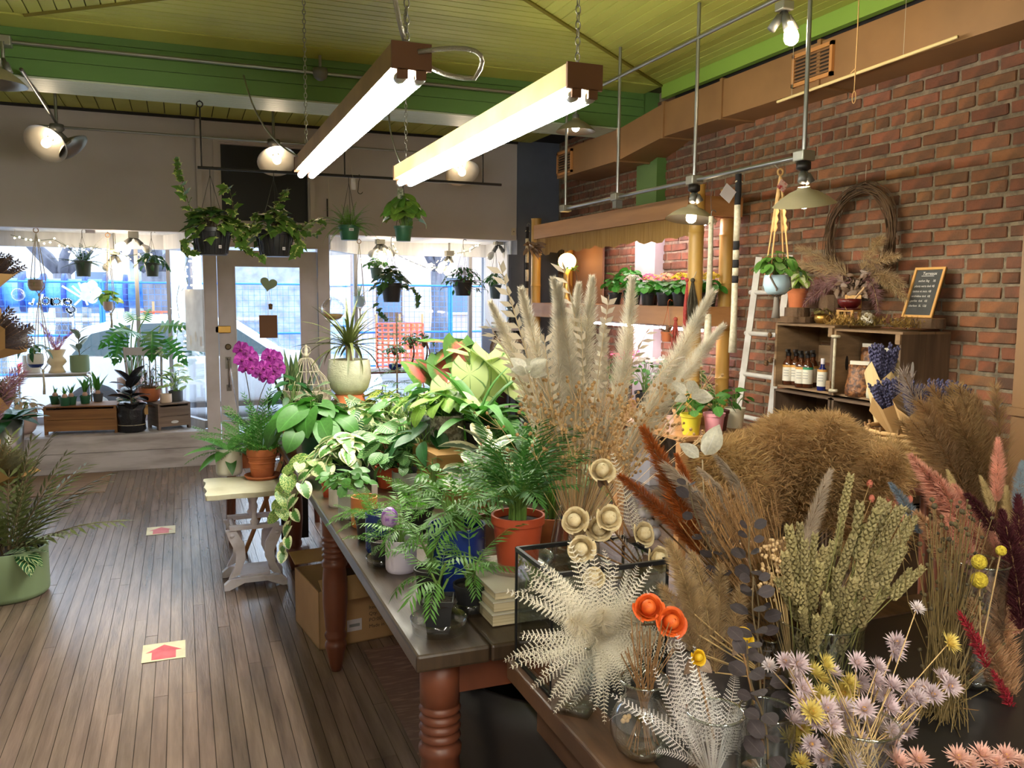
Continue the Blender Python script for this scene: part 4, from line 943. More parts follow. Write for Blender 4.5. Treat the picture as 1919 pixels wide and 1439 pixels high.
# ---- small leaved pots
def bush(label,loc,style,r,h,m,meshes,n,R,H,ls,seed,name='potted_plant',stem=None,grp=GP,saucer=None,**k):
    t,z=potted(name,label,loc,style,r,h,m,grp,saucer,seed*.3); dome(t,z,R,H,n,ls,meshes,seed,stem or M_stem,**k); return t
O_mid=B_oval('mid',L_mid,.36); O_light=B_oval('light',L_light,.40); O_pep=leafset('oval_pep',L_pep,'oval',.36,bend=.6,fold=.15,n=6); H_mid=B_heart('mid',L_mid); H_dark=B_heart('dark',L_dark); H_light=B_heart('light',L_light); H_njoy=B_heart('njoy',L_njoy); H_marb=B_heart('marble',L_marble); L_zb=B_lance('zebra',L_zebra,.26); L_md=B_lance('mid',L_mid); L_dk=B_lance('dark',L_dark); O_njoy=B_oval('njoy',L_njoy,.42)
bush('round leaved peperomia in pale grey mug pot',on(660,968),'cyl',.052,.115,PM['grey'],O_mid,22,.085,.09,.055,51)
bush('small succulent leaved plant in white and blue pot',on(632,948),'cyl',.033,.072,PM['white'],O_mid,16,.055,.06,.04,52)
bush('tiny seedling in red cup behind the grey mug pot',on(617,930),'taper',.032,.06,PM['orange'],O_mid,10,.05,.05,.04,53)
t=bush('cream marbled pothos in wide dark green bowl',on(645,900),'bowl',.098,.085,potm('dark_green_bowl',S(36,58,52),rough=.4),H_njoy,44,.17,.15,.085,54,name='potted_pothos',hang=.04); t.rotation_euler=(0,0,0)
vine(t,[(-.08,-.02,.10),(-.20,-.05,.12),(-.28,-.08,.03),(-.30,-.1,-.10)],12,.09,H_marb,5,M_stem)
vine(t,[(-.08,-.05,.09),(-.16,-.12,.10),(-.24,-.2,.0),(-.27,-.22,-.14),(-.30,-.22,-.24)],11,.085,H_njoy,6,M_stem)
bush('purple green leafy plant in terracotta pot by the birdcage',on(549,838),'terra',.052,.10,PM['terra'],L_md,14,.10,.10,.09,55)
bush('young plant in narrow white pot beside the terracotta',on(571,850),'cyl',.042,.11,PM['white'],L_md,12,.10,.10,.09,56)
t=bush('glossy heart leaf philodendron in green nursery pot',on(590,858),'taper',.075,.12,PM['green'],H_mid,34,.25,.20,.15,57,name='potted_philodendron',hang=.03)
bush('satin philodendron in tan clay pot',on(700,878),'egg',.075,.11,PM['tan'],L_zb,14,.15,.13,.12,58)
bush('calathea in olive glazed pot',on(718,893),'cyl',.068,.12,PM['olive'],O_pep,14,.15,.13,.11,59,stem=M_rstem)
bush('watermelon peperomia in brick red plastic pot',on(730,912),'taper',.062,.095,PM['orange'],O_pep,18,.12,.14,.095,60,stem=M_rstem)
bush('striped peperomia in grey rimmed pot beside the crate',on(764,918),'cyl',.068,.085,PM['grey'],O_pep,26,.13,.12,.075,61)
bush('small striped peperomia peeking before the crate',on(812,946),'taper',.045,.07,PM['black'],O_pep,14,.07,.12,.055,62)
bush('variegated syngonium behind the olive pot',on(676,852),'taper',.07,.10,PM['black'],H_njoy,26,.17,.17,.11,63)
# wooden crate with three pots on it
M_crate=mat('pale_crate_wood',S(176,138,78),.6,col2=S(148,108,58),vs=4,st=(1,1,8))
def crate(label,loc,w,d,h,rz,m,slats=3,name='wooden_crate',thick=.012,gap=.012,handle=False,closedtop=False,grp=None):
    t=thing(name,label,'crate',loc,rz,grp); sh=(h-gap*(slats-1))/slats
    for i in range(slats):
        z0=i*(sh+gap)+.001
        for y in (-d/2,d/2-thick): MB().bb(-w/2,w/2,y,y+thick,z0,z0+sh).obj('slat',m,t)
        for x in (-w/2,w/2-thick): MB().bb(x,x+thick,-d/2+thick,d/2-thick,z0,z0+sh).obj('slat',m,t)
    for x in (-w/2+thick,w/2-2*thick-.006):
        for y in (-d/2+thick,d/2-2*thick-.006): MB().bb(x,x+thick+.006,y,y+thick+.006,.001,h-.004).obj('corner_post',m,t)
    MB().bb(-w/2+thick,w/2-thick,-d/2+thick,d/2-thick,.001,.012).obj('bottom',m,t)
    if closedtop: MB().bb(-w/2,w/2,-d/2,d/2,h,h+.012).obj('lid',m,t)
    return t
cb=on(852,905); cz=.19
_k=at(812,853,Z=.9625); crate('pale slatted wooden crate standing upturned among the plants',V(_k.x+.18,_k.y+.15,TZ),.36,.30,cz,R_(4),M_crate,3,closedtop=True)
CZ=TZ+cz+.0125
def onc(px,py): return at(px,py,Z=CZ)
bush('pothos with pale leaves in knitted grey pot on the crate',onc(838,832),'cyl',.072,.13,PM['knit'],H_light,18,.15,.13,.10,64)
bush('trailing pale pothos in charcoal felt pot on the crate',onc(790,812),'cyl',.05,.10,PM['char'],H_marb,16,.13,.10,.10,65)
bush('dark leaved peperomia in slate pot on the crate',onc(806,822),'cyl',.045,.11,potm('slate',S(110,112,116)),L_dk,14,.13,.15,.11,66)
t,z=potted('spider_plant','wide strap leaved dracaena spilling over the knitted pot',onc(900,835)+V(0,.03,0),'taper',.06,.10,PM['black'],GP); rosette(t,z,22,.36,B_strap('wide',L_mid,.085,1.5),71,1.45,.25)
# rubber tree tineke
t,z=potted('rubber_plant','cream edged rubber plant with grey green leaves beside the crate',on(903,972),'taper',.065,.09,PM['orange'],GP)
MB().tube([(0,0,z),(.01,.0,z+.12),(.0,.01,z+.22)],.006,6).obj('trunk',M_rstem,t,True); r=random.Random(9)
for i in range(13):
    a=i*2.4; hgt=z+.03+i*.015; el=.15+.55*i/13; inst('leaf',r.choice(leafset('oval_tine',L_tine,'oval',.27,bend=.5,fold=.2,n=7)),t,place((0,0,hgt),(math.cos(a)*math.cos(el),math.sin(a)*math.cos(el),math.sin(el)),(0,0,1),.165*r.uniform(.8,1.1),r.uniform(-.6,.6)))
t,z=potted('rubber_plant','dark burgundy rubber plant leaf cluster above the bamboo palm',on(985,930)+V(.12,.15,0),'taper',.06,.1,PM['black'],GP)
MB().tube([(0,0,z),(.0,.0,z+.26)],.006,6).obj('trunk',M_rstem,t,True)
for i in range(8): a=i*2.4; inst('leaf',leafset('oval_deep',L_deep,'oval',.3,bend=.5,fold=.2,n=7)[i%3],t,place((0,0,z+.1+i*.022),(math.cos(a)*.8,math.sin(a)*.8,.45),(0,0,1),.17,0))
# ---- middle and far part of the table: leafy mass of separate pots
r=random.Random(77)
mid=[('zebra plant with bold cream veins in green nursery pot',(0.82,4.42),L_zb,16,.20,.20,.17,PM['green'],'zebra_plant'),
('second zebra plant behind the heart leaf philodendron',(0.68,4.75),L_zb,14,.18,.22,.16,PM['black'],'zebra_plant'),
('white veined fittonia like plant in white bowl pot',(0.95,3.8),O_njoy,40,.17,.16,.075,PM['white'],'potted_plant'),
('dark green aglaonema just behind the crate',(0.97,3.48),L_dk,20,.19,.22,.16,PM['char'],'potted_plant'),
('fresh green syngonium with arrow leaves before the caladium',(1.13,3.88),H_light,18,.17,.22,.12,PM['green'],'potted_plant'),
('deep green schefflera behind the crate',(1.05,4.18),L_md,34,.22,.26,.13,PM['black'],'potted_plant'),
('leafy croton with yellow flecks near the dracaena pot',(1.1,4.78),leafset('lance_fleck',leafmat('leaf_fleck',G(60,110,50),G(196,196,80),'blotch'),'lance',.2,bend=.5,fold=.15,n=7),24,.19,.22,.14,PM['terra'],'potted_plant'),
('glossy mid green pothos beside the strap leaved dracaena',(1.32,2.86),H_mid,24,.18,.16,.11,PM['green'],'potted_pothos'),
('broad dark calathea under the white caladium',(1.33,3.42),O_pep,18,.2,.24,.15,PM['black'],'potted_plant'),
('green peace lily between the caladium pots',(1.34,4.1),L_md,26,.22,.30,.2,PM['green'],'potted_plant'),
('variegated hoya at the back of the table',(1.02,4.5),O_njoy,30,.18,.24,.085,PM['terra'],'potted_plant'),
('bright green asplenium behind the strap leaved dracaena',(1.34,3.14),B_strap('wide',L_mid,.085,1.5),16,.2,.2,.26,PM['black'],'potted_plant'),
('dark zz like plant at the far table corner',(0.6,5.08),L_dk,26,.17,.26,.11,PM['olive'],'potted_plant')]
for i,(lb,(px,py),ms,n,R,H,ls,pm,nm) in enumerate(mid):
    c=V(px,py,TZ)
    bush(lb,c,'taper',.07,.11,pm,ms,n,R,H,ls,100+i,name=nm,elev=None)
# caladiums: long petioles, big hearts
def calad(label,loc,m,key,spots,seed,pm,h=.12):
    t,z=potted('caladium',label,loc,'taper',.08,h,pm,GP); r=random.Random(seed); sm=MB(); ms=B_heart(key,m)
    for (dx,dy,dz,yaw,el,s) in spots:
        d=V(math.cos(yaw)*math.cos(el),math.sin(yaw)*math.cos(el),math.sin(el)); b=V(dx,dy,z+dz)-d*s*.42
        sm.tube(bez((dx*.15,dy*.15,z),(dx*.4,dy*.4,z+dz*.8),b,6),.0035,5,False); inst('leaf',ms[int(r.random()*3)],t,place(b,d,(0,0,1),s,r.uniform(-.3,.3)))
    sm.obj('petioles',M_rstem if key=='calp' else M_stem,t)
# pink caladium: leaf spots chosen from the photo
def spots(loc,lst,Yl):
    out=[]
    for px,py,dy,yaw,el,s in lst:
        p=at(px,py,Y=loc.y+dy)-loc; out.append((p.x,p.y,p.z-.105,yaw,el,s))
    return out
c=V(1.25,4.45,TZ)
calad('caladium with pink hearts and green margins',c,L_calp,'calp',spots(c,[(830,640,0,-.2,.05,.21),(840,655,-.1,PI+.3,-.15,.20),(862,668,-.15,-1.75,-.95,.21),(838,700,-.12,-1.4,-1.0,.2),(808,690,.05,2.6,.8,.18),(782,690,.05,2.2,1.1,.2),(880,690,-.1,-1.2,-.8,.18),(870,650,.1,.4,-.3,.2),(845,745,-.2,-1.9,-.5,.17),(800,740,-.1,-2.2,.4,.17),(900,720,.1,.2,-.3,.2)],4),3,PM['terra'])
c=V(1.30,3.75,TZ)
calad('caladium with white hearts and fine green veins',c,L_calw,'calw',spots(c,[(880,690,0,PI+.2,-.15,.24),(900,668,.1,.4,-.1,.24),(915,680,-.05,-.5,-.5,.26),(925,700,-.12,-1.5,-1.0,.24),(882,715,-.15,-1.7,-1.1,.19),(945,700,.1,-.2,-.5,.22),(965,725,.05,-.9,-.6,.2),(840,745,-.2,-1.8,-1.0,.16),(900,740,-.1,-1.5,-.4,.16),(870,680,.15,2.4,.3,.2)],4),8,PM['green'])
# tall plants at the back of the table
t,z=potted('dracaena','spiky red edged dracaena in large cream ridged pot',at(655,738,Y=4.85),'egg',.125,.20,PM['cream'],GP); dz=t.location.z
MB().tube([(0,0,z),(.0,.005,z+.12)],.018,8).obj('trunk',mat('dracaena_trunk',S(176,158,124),.8,bump=.4,bs=90),t,True); rosette(t,z+.11,54,.30,B_strap('drac',L_redgr,.030,.9),5,1.5,-.15,r0=.012)
st=thing('plant_stand','low upturned tan pot lifting the cream dracaena pot','stand',(t.location.x,t.location.y,TZ)); MB().lathe([(0,0),(.11,0),(.085,dz-TZ-.002),(0,dz-TZ-.002)],20).obj('upturned_pot',PM['terra'],st,True)
t,z=potted('norfolk_pine','thin Norfolk pine with feathery tiers behind the dracaena pot',V(1.22,5.05,TZ),'taper',.07,.12,PM['black'],GP); MB().tube([(0,0,z),(0,0,z+.62)],.005,6).obj('trunk',M_bstem,t)
for i in range(7):
    for k in range(5): a=k*1.257+i*.6; inst('branch',F_norf[k%3],t,place((0,0,z+.12+i*.075),(math.cos(a),math.sin(a),.18),(0,0,1),.26*(1-.09*i)))
for i,(px,py,lb,k) in enumerate(((600,720,'sparse bronze bromeliad beside the cream pot',.4),)):
    t,z=potted('bromeliad',lb,V(.78,5.08,TZ),'taper',.06,.12,PM['terra'],GP); rosette(t,z,18,.24,B_strap('bronze',leafmat('leaf_bronze',G(120,92,62)),.05,1.0),6,1.3,.1)
# bonsai and small plants on a tray in the bookcase bay
tr=thing('display_table','low dark slatted stand in the bookcase window bay','stand',(2.15,8.75,.33)); 
for i in range(5): MB().bb(-.55,.55,-.22+i*.09,-.14+i*.09,.46,.48).obj('slat',M_leg,tr)
for x in (-.5,.5):
    for y in (-.18,.2): MB().bb(x-.02,x+.02,y-.02,y+.02,0,.46).obj('leg',M_leg,tr)
for i,(px,lb) in enumerate(((770,'bonsai with bent trunk in dark glazed tray'),(795,'small dark bonsai in round pot'),(740,'pale green bushy bonsai in blue pot'),(822,'low bonsai in red brown pot'))):
    x=at(px,680,Y=8.72).x; t,z=potted('bonsai',lb,(x,8.72,.81),'bowl',.07,.06,(PM['char'],PM['black'],PM['navy'],PM['orange'])[i],'bonsai in the bookcase bay'); hh=(.32,.34,.20,.13)[i]
    MB().tube(bez((0,0,z),(.08,0,z+hh*.5),(-.02,.02,z+hh),6),[.012,.011,.010,.008,.007,.006,.004],6).obj('trunk',M_bstem,t,True); dome(t,z+hh*.55,.13,hh*.5,46,.042,O_mid,200+i,M_bstem,inner=.1)
# birdcage
bc=thing('birdcage','cream metal birdcage with domed top and finial among the plants','birdcage',on(560,800)+V(.10,.35,0)); M_cage=mat('cream_metal',S(206,200,176),.5,col2=S(180,172,146),vs=12)
cz_=.16; R0=.155
MB().lathe([(0,0),(R0,0),(R0,.012),(0,.012)],24).obj('base',M_cage,bc); MB().lathe([(R0+.004,.10),(R0+.004,.20),(R0,.20),(R0,.10)],24).obj('band',mat('cage_band',S(204,196,170),.5,col2=S(150,142,118),vs=26,lo=.45,hi=.55),bc)
for i in range(22):
    a=2*PI*i/22; c_,s_=math.cos(a),math.sin(a); pts=[(R0*c_,R0*s_,.01),(R0*c_,R0*s_,.20),(R0*.97*c_,R0*.97*s_,.235),(R0*.8*c_,R0*.8*s_,.285),(R0*.55*c_,R0*.55*s_,.325),(R0*.46*c_,R0*.46*s_,.36),(R0*.25*c_,R0*.25*s_,.405),(0,0,.42)]
    MB().tube(pts,.0025,4,False).obj('bar',M_cage,bc)
for z,rr in ((.20,R0),(.245,R0*.95),(.325,R0*.55)): MB().tube([(rr*math.cos(2*PI*i/28),rr*math.sin(2*PI*i/28),z) for i in range(28)],.003,5,False,True).obj('hoop',M_cage,bc)
MB().lathe([(0,.415),(.018,.42),(.022,.435),(.01,.45),(.016,.465),(.008,.48),(.01,.49),(0,.51)],12).obj('finial',M_cage,bc,True); MB().tube([(.03*math.cos(2*PI*i/14)+.0,0,.46+.03*math.sin(2*PI*i/14)) for i in range(14)],.003,5,False,True).obj('ring_handle',M_cage,bc)
# orchid in cellophane and snake plants on the floor/stand beyond the sewing table
os_=thing('plant_stool','dark wooden stool under the orchid behind the sewing table','stool',(.52,5.75,0))
MB().bb(-.28,.34,-.2,.2,.56,.60).obj('seat',M_leg,os_)
for x in (-.24,.30):
    for y in (-.16,.16): rod('leg',(x*1.1,y*1.1,0),(x,y,.56),.02,M_leg,os_)
t,z=potted('orchid','purple moth orchid wrapped in clear cellophane',(.42,5.75,.601),'taper',.06,.11,PM['white'],None)
for i in range(7): a=i*.9; inst('leaf',B_oval('orch',L_deep,.26)[i%3],t,place((0,0,z),(math.cos(a),math.sin(a),.75),(0,0,1),.24))
def petalflower(key,m,m2):
    if key in _LM: return _LM[key]
    mb=MB()
    for a,w,l in ((90,.26,.5),(210,.22,.48),(330,.22,.48),(20,.42,.52),(160,.42,.52)):
        a=R_(a); M=Matrix(((math.cos(a-PI/2),-math.sin(a-PI/2),0),(math.sin(a-PI/2),math.cos(a-PI/2),0),(0,0,1))).to_4x4(); leaf_into(mb,'obov',w,.35,.15,5,M=M,L=l,cols=(-1,0,1))
    mb.cur=1; mb.sphere((0,0,.06),.10,7,5); _LM[key]=mb.data('orchid_bloom',[m,m2]); return _LM[key]
ob=petalflower('orch',leafmat('petal_purple',S(158,48,150),S(190,80,176),'centre',trl=.35),mat('orchid_lip',S(110,20,90),.5))
for k,pl in enumerate(([(452,655),(462,662),(470,672),(462,690),(474,690),(454,675)],[(515,672),(505,668),(520,690),(507,685),(495,690),(488,700),(500,708),(512,700)])):
    q=[at(a,b,Y=5.62)-t.location for a,b in pl]; mid_=q[-1]; sp=bez((0,0,z),(mid_.x*.3,mid_.y*.3,z+.3),mid_,6)+[q[0]]; MB().tube(sp,.003,5,False).obj('flower_spike',M_bstem,t)
    for i,p in enumerate(q): inst('bloom',ob,t,place(p,(.2,-.1,1),(.15*(i%3-1)-.2,-1,.1),.105,0))
cel=MB(); 
for i in range(12):
    a=2*PI*i/12; b=2*PI*(i+1)/12; r0,r1=.07,.13+.02*(i%2); r2=.13+.02*((i+1)%2); z1=.46+.03*(i%3)
    cel.face(*[cel.add(p_) for p_ in ((r0*math.cos(a),r0*math.sin(a),.02),(r0*math.cos(b),r0*math.sin(b),.02),(r2*math.cos(b),r2*math.sin(b),.46+.03*((i+1)%3)),(r1*math.cos(a),r1*math.sin(a),z1))])
cel.obj('cellophane_sleeve',glass('cellophane',(.95,.96,.97),.22,.12,.05),t)
t,z=potted('snake_plant','tall mottled snake plant in sleeve behind the birdcage',(.70,5.80,.601),'taper',.07,.12,PM['black'],None); rosette(t,z,9,.52,B_sword('snake',L_sans,.075,.12),4,1.5,1.2,r0=.03)
# ---- white treadle side table with two pots
tt=thing('treadle_table','white painted cast iron sewing stand with scalloped cream top','side table',(.335,4.80,0)); M_tw=mat('chipped_white_iron',S(214,208,216),.5,col2=S(176,164,166),vs=8,lo=.5,hi=.8)
b=MB(); 
def scal(a,n=40):
    return [(.245*(1 if abs(math.cos(t_))>.6 else abs(math.cos(t_))/.6)*(1 if math.cos(t_)>0 else -1)*(1+.03*math.cos(t_*12)),.22*(1 if abs(math.sin(t_))>.6 else abs(math.sin(t_))/.6)*(1 if math.sin(t_)>0 else -1)*(1+.03*math.cos(t_*12))) for t_ in [2*PI*i/n for i in range(n)]]
bevel(b.prism(scal(0),.525,.553).obj('top',mat('cream_marbled_top',S(214,210,184),.4,col2=S(190,184,154),vs=5),tt),.006)
for y in (-.11,.12):
    s=MB()
    for sg in (-1,1):
        o=[(sg*.10,.33),(sg*.055,.25),(sg*.05,.17),(sg*.085,.08),(sg*.14,.06),(sg*.105,.13),(sg*.10,.20),(sg*.135,.28),(sg*.15,.33)]
        f=lambda p,y=y:V(p.x,y+p.z,p.y); s.prism(o if sg<0 else o[::-1],-.012,.012,f)
    s.obj('end_casting',M_tw,tt); f=lambda p,y=y:V(p.x,y+p.z,p.y)
    MB().prism([(-.165,.0),(-.14,.0),(-.06,.035),(.06,.035),(.14,.0),(.165,.0),(.165,.03),(.13,.06),(-.13,.06),(-.165,.03)],-.02,.02,f).obj('foot',M_tw,tt); MB().bb(-.13,.13,y-.02,y+.02,.33,.352).obj('cross_bar',M_tw,tt)
    MB().lathe([(.02,.352),(.024,.37),(.014,.385),(.012,.41),(.02,.455),(.013,.475),(.024,.50),(.026,.525),(0,.525)],14).obj('turned_post',M_tw,tt,True).matrix_basis=Matrix.Translation((0,y,0))
    for sg in (-1,1): MB().lathe([(0,0),(.012,0),(.009,.008),(0,.009)],10).obj('bolt',M_tw,tt,True).matrix_basis=Matrix.Translation((sg*.118,y-.012,.30))@Matrix.Rotation(PI/2,4,'X')
rod('stretcher',(-.11,-.11,.33),(-.11,.12,.33),.012,M_tw,tt); rod('stretcher',(.11,-.11,.33),(.11,.12,.33),.012,M_tw,tt); MB().bb(-.08,.08,-.09,.10,.055,.068).obj('treadle_plate',M_tw,tt)
GT='pots on the sewing stand'
tz=.5535
c=at(430,888,Z=tz); t,z=potted('trailing_plant','strappy hanging fern plant in plain white cylinder pot',c,'cyl',.074,.155,PM['white'],None)
for (d,s) in (((-1,-.2,.35),.26),((-.9,-.5,-.1),.22),((-.4,-.9,.2),.2),((.6,-.8,.3),.2),((.1,-1,-.5),.17),((-.7,.5,.6),.24),((.5,.6,.7),.22)): inst('leaf',B_lance('mid',L_mid)[1],t,place((0,0,z),d,(0,0,1),s))
fronds(t,z,7,.34,F_aspdk,3,.9,.1)
c=at(492,895,Z=tz); t,z=potted('asparagus_fern','fluffy asparagus fern in ridged terracotta pot with saucer',c+V(0,0,.013),'terra',.085,.16,PM['terra'],None,PM['terra']); fronds(t,z,40,.36,F_aspdk,4,1.5,.35)
for k in range(3): MB().lathe([(.066+.006*k,.045+k*.03),(.071+.006*k,.05+k*.03),(.067+.006*k,.057+k*.03)],24).obj('ridge',PM['terra'],t,True)
c=at(462,880,Z=tz); t,z=potted('small_pot','small terracotta pot tucked between the two fern pots',c+V(0,.08,0),'terra',.05,.11,PM['terra'],None); fronds(t,z,12,.3,F_aspdk,9,1.3,.2)
# folding wooden easel leg parts behind
t=thing('folding_easel','folded wooden easel and dark board leaning behind the sewing stand','easel',(.56,5.35,0))
for x,q in ((-.16,.02),(.02,-.14)): rod('leg',(x-.08,0,0),(q,.05,.60),.014,mat('pine_leg',S(160,110,66),.6),t)
MB().box((.08,.12,.33),(.17,.03,.60)).obj('board',M_iron,t)
# ---- under the table
bx=thing('cardboard_box','open brown cardboard shipping box under the long table','box',at(600,1222,Z=0)+V(.0,.02,0),R_(8)); M_card=mat('cardboard',S(176,140,98),.8,col2=S(160,124,84),vs=3)
w,d,h=.42,.40,.27
for q in ((0,w,0,.006),(0,w,d-.006,d),(0,.006,0,d),(w-.006,w,0,d)): MB().bb(*q,0,h).obj('side',M_card,bx)
MB().bb(0,w,0,d,0,.006).obj('bottom',M_card,bx)
for c_,dd in (((w/2,-.06,h+.02),(w,.14,.005)),((w/2,d+.05,h+.03),(w,.12,.005)),((w-.02,d/2,h+.03),(.14,d,.005))): o=MB().box((0,0,0),dd).obj('flap',M_card,bx); o.matrix_basis=Matrix.Translation(c_)@Matrix.Rotation(.5 if c_[0]<w*.6 and c_[1]<0 else .25,4,'X')
MB().bb(.13,.20,-.0015,-.0002,.06,.115).obj('label',M_white,bx)
MB().bb(.14,.19,-.0022,-.0016,.08,.094).obj('label_print',mat('grey_print',S(130,130,130),.7),bx)
M_ink=mat('dark_ink',S(52,44,40),.8)
def text(parent,s,size,M,m,name='print'):
    cu=bpy.data.curves.new(name,'FONT'); cu.body=s; cu.size=size; cu.resolution_u=2; o=bpy.data.objects.new('tmp',cu); COL.objects.link(o)
    dg=bpy.context.evaluated_depsgraph_get(); me=bpy.data.meshes.new_from_object(o.evaluated_get(dg)); bpy.data.objects.remove(o); me.materials.clear(); me.materials.append(m); return inst(name,me,parent,M)
for i,s in enumerate(('Item No: S72','Qty:    6   PCS','PO:00-000105','Made in China')): text(bx,s,.024,Matrix.Translation((.235,-.0012,.15-i*.03))@Matrix.Rotation(PI/2,4,'X'),M_ink)
t=thing('black_cauldron','large smooth black round planter standing under the tables','planter',(1.03,2.12,0)); MB().lathe([(0,0),(.18,0),(.23,.03),(.32,.16),(.375,.34),(.395,.50),(.395,.60),(.38,.60),(.37,.48),(.29,.12),(0,.06)],36).obj('shell',mat('matte_black_shell',S(34,32,32),.38),t,True)
t=thing('dark_crate_low','dark brown box stored below the far end of the table','box',(.95,4.2,0)); MB().bb(-.25,.25,-.2,.2,0,.28).obj('carton',mat('dark_box',S(70,52,40),.7),t); MB().bb(-.26,.26,-.21,.21,.28,.31).obj('lid',M_leg,t)
# tall sage pot with wispy plant at the left edge
t,z=potted('tall_fern_pot','wispy olive plant in large sage green cylinder pot on the floor',at(15,1128,Z=0)+V(-.02,.13,0),'cyl',.20,.26,PM['sage'],None)
MB().lathe([(.16,.20),(.168,.235),(.158,.235)],24).obj('liner_pot',PM['black'],t,True)
F_wisp=frondset('wispy_branch',leafmat('leaf_olive',G(96,104,62),trl=.2),13,.22,.020,.5,.2,50,stem=M_bstem,tipk=.5)
fronds(t,z,34,.62,F_wisp,5,1.5,.5,'branch',.05)
for i,a in enumerate((.3,-.5,-1.2)): inst('leaf',L_zb[i],t,place((.05*i,-.1,z+.02),(.9*math.cos(a),.9*math.sin(a)-.3,.15),(0,0,1),.22))
# ================================================================ hanging plants and window displays
M_wire=mat('hanger_wire',S(60,62,56),.5,metal=.5); M_cord=mat('cotton_cord',S(206,196,172),.9,col2=S(180,168,142),vs=60); M_sticker=M_white
ZRAIL=2.487
def hook_of(t,top,r,zr,m=M_wire,n=3,rw=.002):
    for i in range(n):
        a=2*PI*i/n+.5; rod('hanger_wire',(r*math.cos(a),r*math.sin(a),zr),(0,0,top-.06),rw,m,t,5)
    MB().tube([(0,0,top-.07),(0,0,top-.02)]+[(.018+.018*math.cos(PI-k*.55),0,top-.02+.018*math.sin(k*.55)) for k in range(6)],.003,5).obj('hook',m,t,True)
I_iv=ivyset('ivy_cream',L_ivy); I_dk=ivyset('ivy_dark',leafmat('leaf_ivy_dark',G(58,92,44),rough=.4))
GR='baskets on the iron rail'
def ribbed(t,r,h,m,n=36):
    for i in range(n):
        if i%2: continue
        a=2*PI*i/n; rod('rib',(r*.78*math.cos(a),r*.78*math.sin(a),.012),(r*.985*math.cos(a),r*.985*math.sin(a),h*.82),.004,m,t,4)
def sticker(t,p,w=.02,h=.022,txt=None):
    o=MB().box((0,0,0),(w,.001,h)).obj('price_sticker',M_white,t); o.matrix_basis=Matrix.Translation(p)@Matrix.Rotation(R_(10),4,'X'); MB().box((0,-.001,0),(w*.6,.001,h*.3)).obj('sticker_print',mat('grey_print',S(130,130,130),.7),o)
def ivy(px,py,label,seed,vines):
    c=at(px,py,Y=6.5); t,z=potted('hanging_ivy',label,c,'taper',.135,.19,PM['black'],GR); ribbed(t,.135,.19,PM['black'])
    hook_of(t,ZRAIL-c.z+.012,.12,.17); dome(t,z,.20,.17,72,.105,I_iv+I_dk[:1],seed,M_bstem,droop=.8,hang=.10)
    for k,v in enumerate(vines): vine(t,[(at(a,b,Y=6.5+dy)-c) for a,b,dy in v],max(6,len(v)*4),.095,I_iv,seed+k,M_bstem)
    sticker(t,(.05,-.115,.055)); return t
ivy(398,478,'cream edged ivy in ribbed black basket with tall shoot',21,[[(380,420,0),(355,390,0),(345,350,-.05),(335,325,-.05),(332,298,-.05)],[(420,425,-.1),(445,430,-.1),(455,460,-.12)],[(415,420,0),(440,400,0),(430,350,-.05),(418,355,-.05)],[(370,440,-.1),(345,450,-.1),(350,470,-.1),(365,472,-.1)],[(440,425,0),(470,430,0),(480,400,0)]])
ivy(516,481,'cream edged ivy in ribbed black basket under the bowl lamp',22,[[(540,420,-.05),(575,425,-.05),(590,410,-.05),(602,415,-.05)],[(555,430,-.1),(560,460,-.1),(555,475,-.12)],[(515,420,0),(512,390,0),(530,365,-.05),(535,358,-.05)],[(490,425,-.1),(462,435,-.1),(450,455,-.12),(470,470,-.14),(490,480,-.14)],[(560,430,0),(585,440,0),(600,430,0)],[(480,430,0),(455,420,0),(440,415,0)]])
c=at(655,450,Y=6.5); t,z=potted('hanging_fern','Boston fern in green nursery basket with white label',c,'taper',.083,.11,PM['green'],GR); hook_of(t,ZRAIL-c.z+.012,.07,.1); fronds(t,z,34,.26,F_fern,31,1.4,.0)
sticker(t,(-.0,-.082,.075),.035,.02)
t['label']='Boston fern in green nursery basket with white label'
c=at(756,452,Y=6.5); t,z=potted('hanging_syngonium','arrowhead vine in green nursery basket at the rail end',c,'taper',.072,.115,PM['green'],GR); hook_of(t,ZRAIL-c.z+.012,.06,.1); dome(t,z,.17,.24,40,.115,H_light+B_heart('fresh',leafmat('leaf_fresh',G(110,160,66))),33,M_stem,elev=.0,droop=1.6)
MB().box((-.03,-.03,.36),(.045,.002,.08)).obj('plant_tag',mat('printed_tag',S(70,90,60),.5,col2=S(190,190,170),vs=50),t)
t=thing('price_tag','white paper tag clipped beside the fern hook','tag',at(662,345,Y=6.47)); MB().box((0,0,0),(.035,.002,.08)).obj('card',M_white,t); rod('string',(0,0,.04),(-.01,.03,.13),.001,M_cord,t)
t=thing('s_hook','empty black wire hook on the iron rail','hook',at(672,328,Y=6.5)); t.location.z=ZRAIL; MB().tube([(0,0,.012),(.006,0,.015),(.012,0,.0),(0,0,-.04),(-.006,0,-.10)]+[(.01+.018*math.cos(PI+k*.5),0,-.11+.018*math.sin(PI+k*.5)) for k in range(7)],.0028,5).obj('wire',M_iron,t,True)
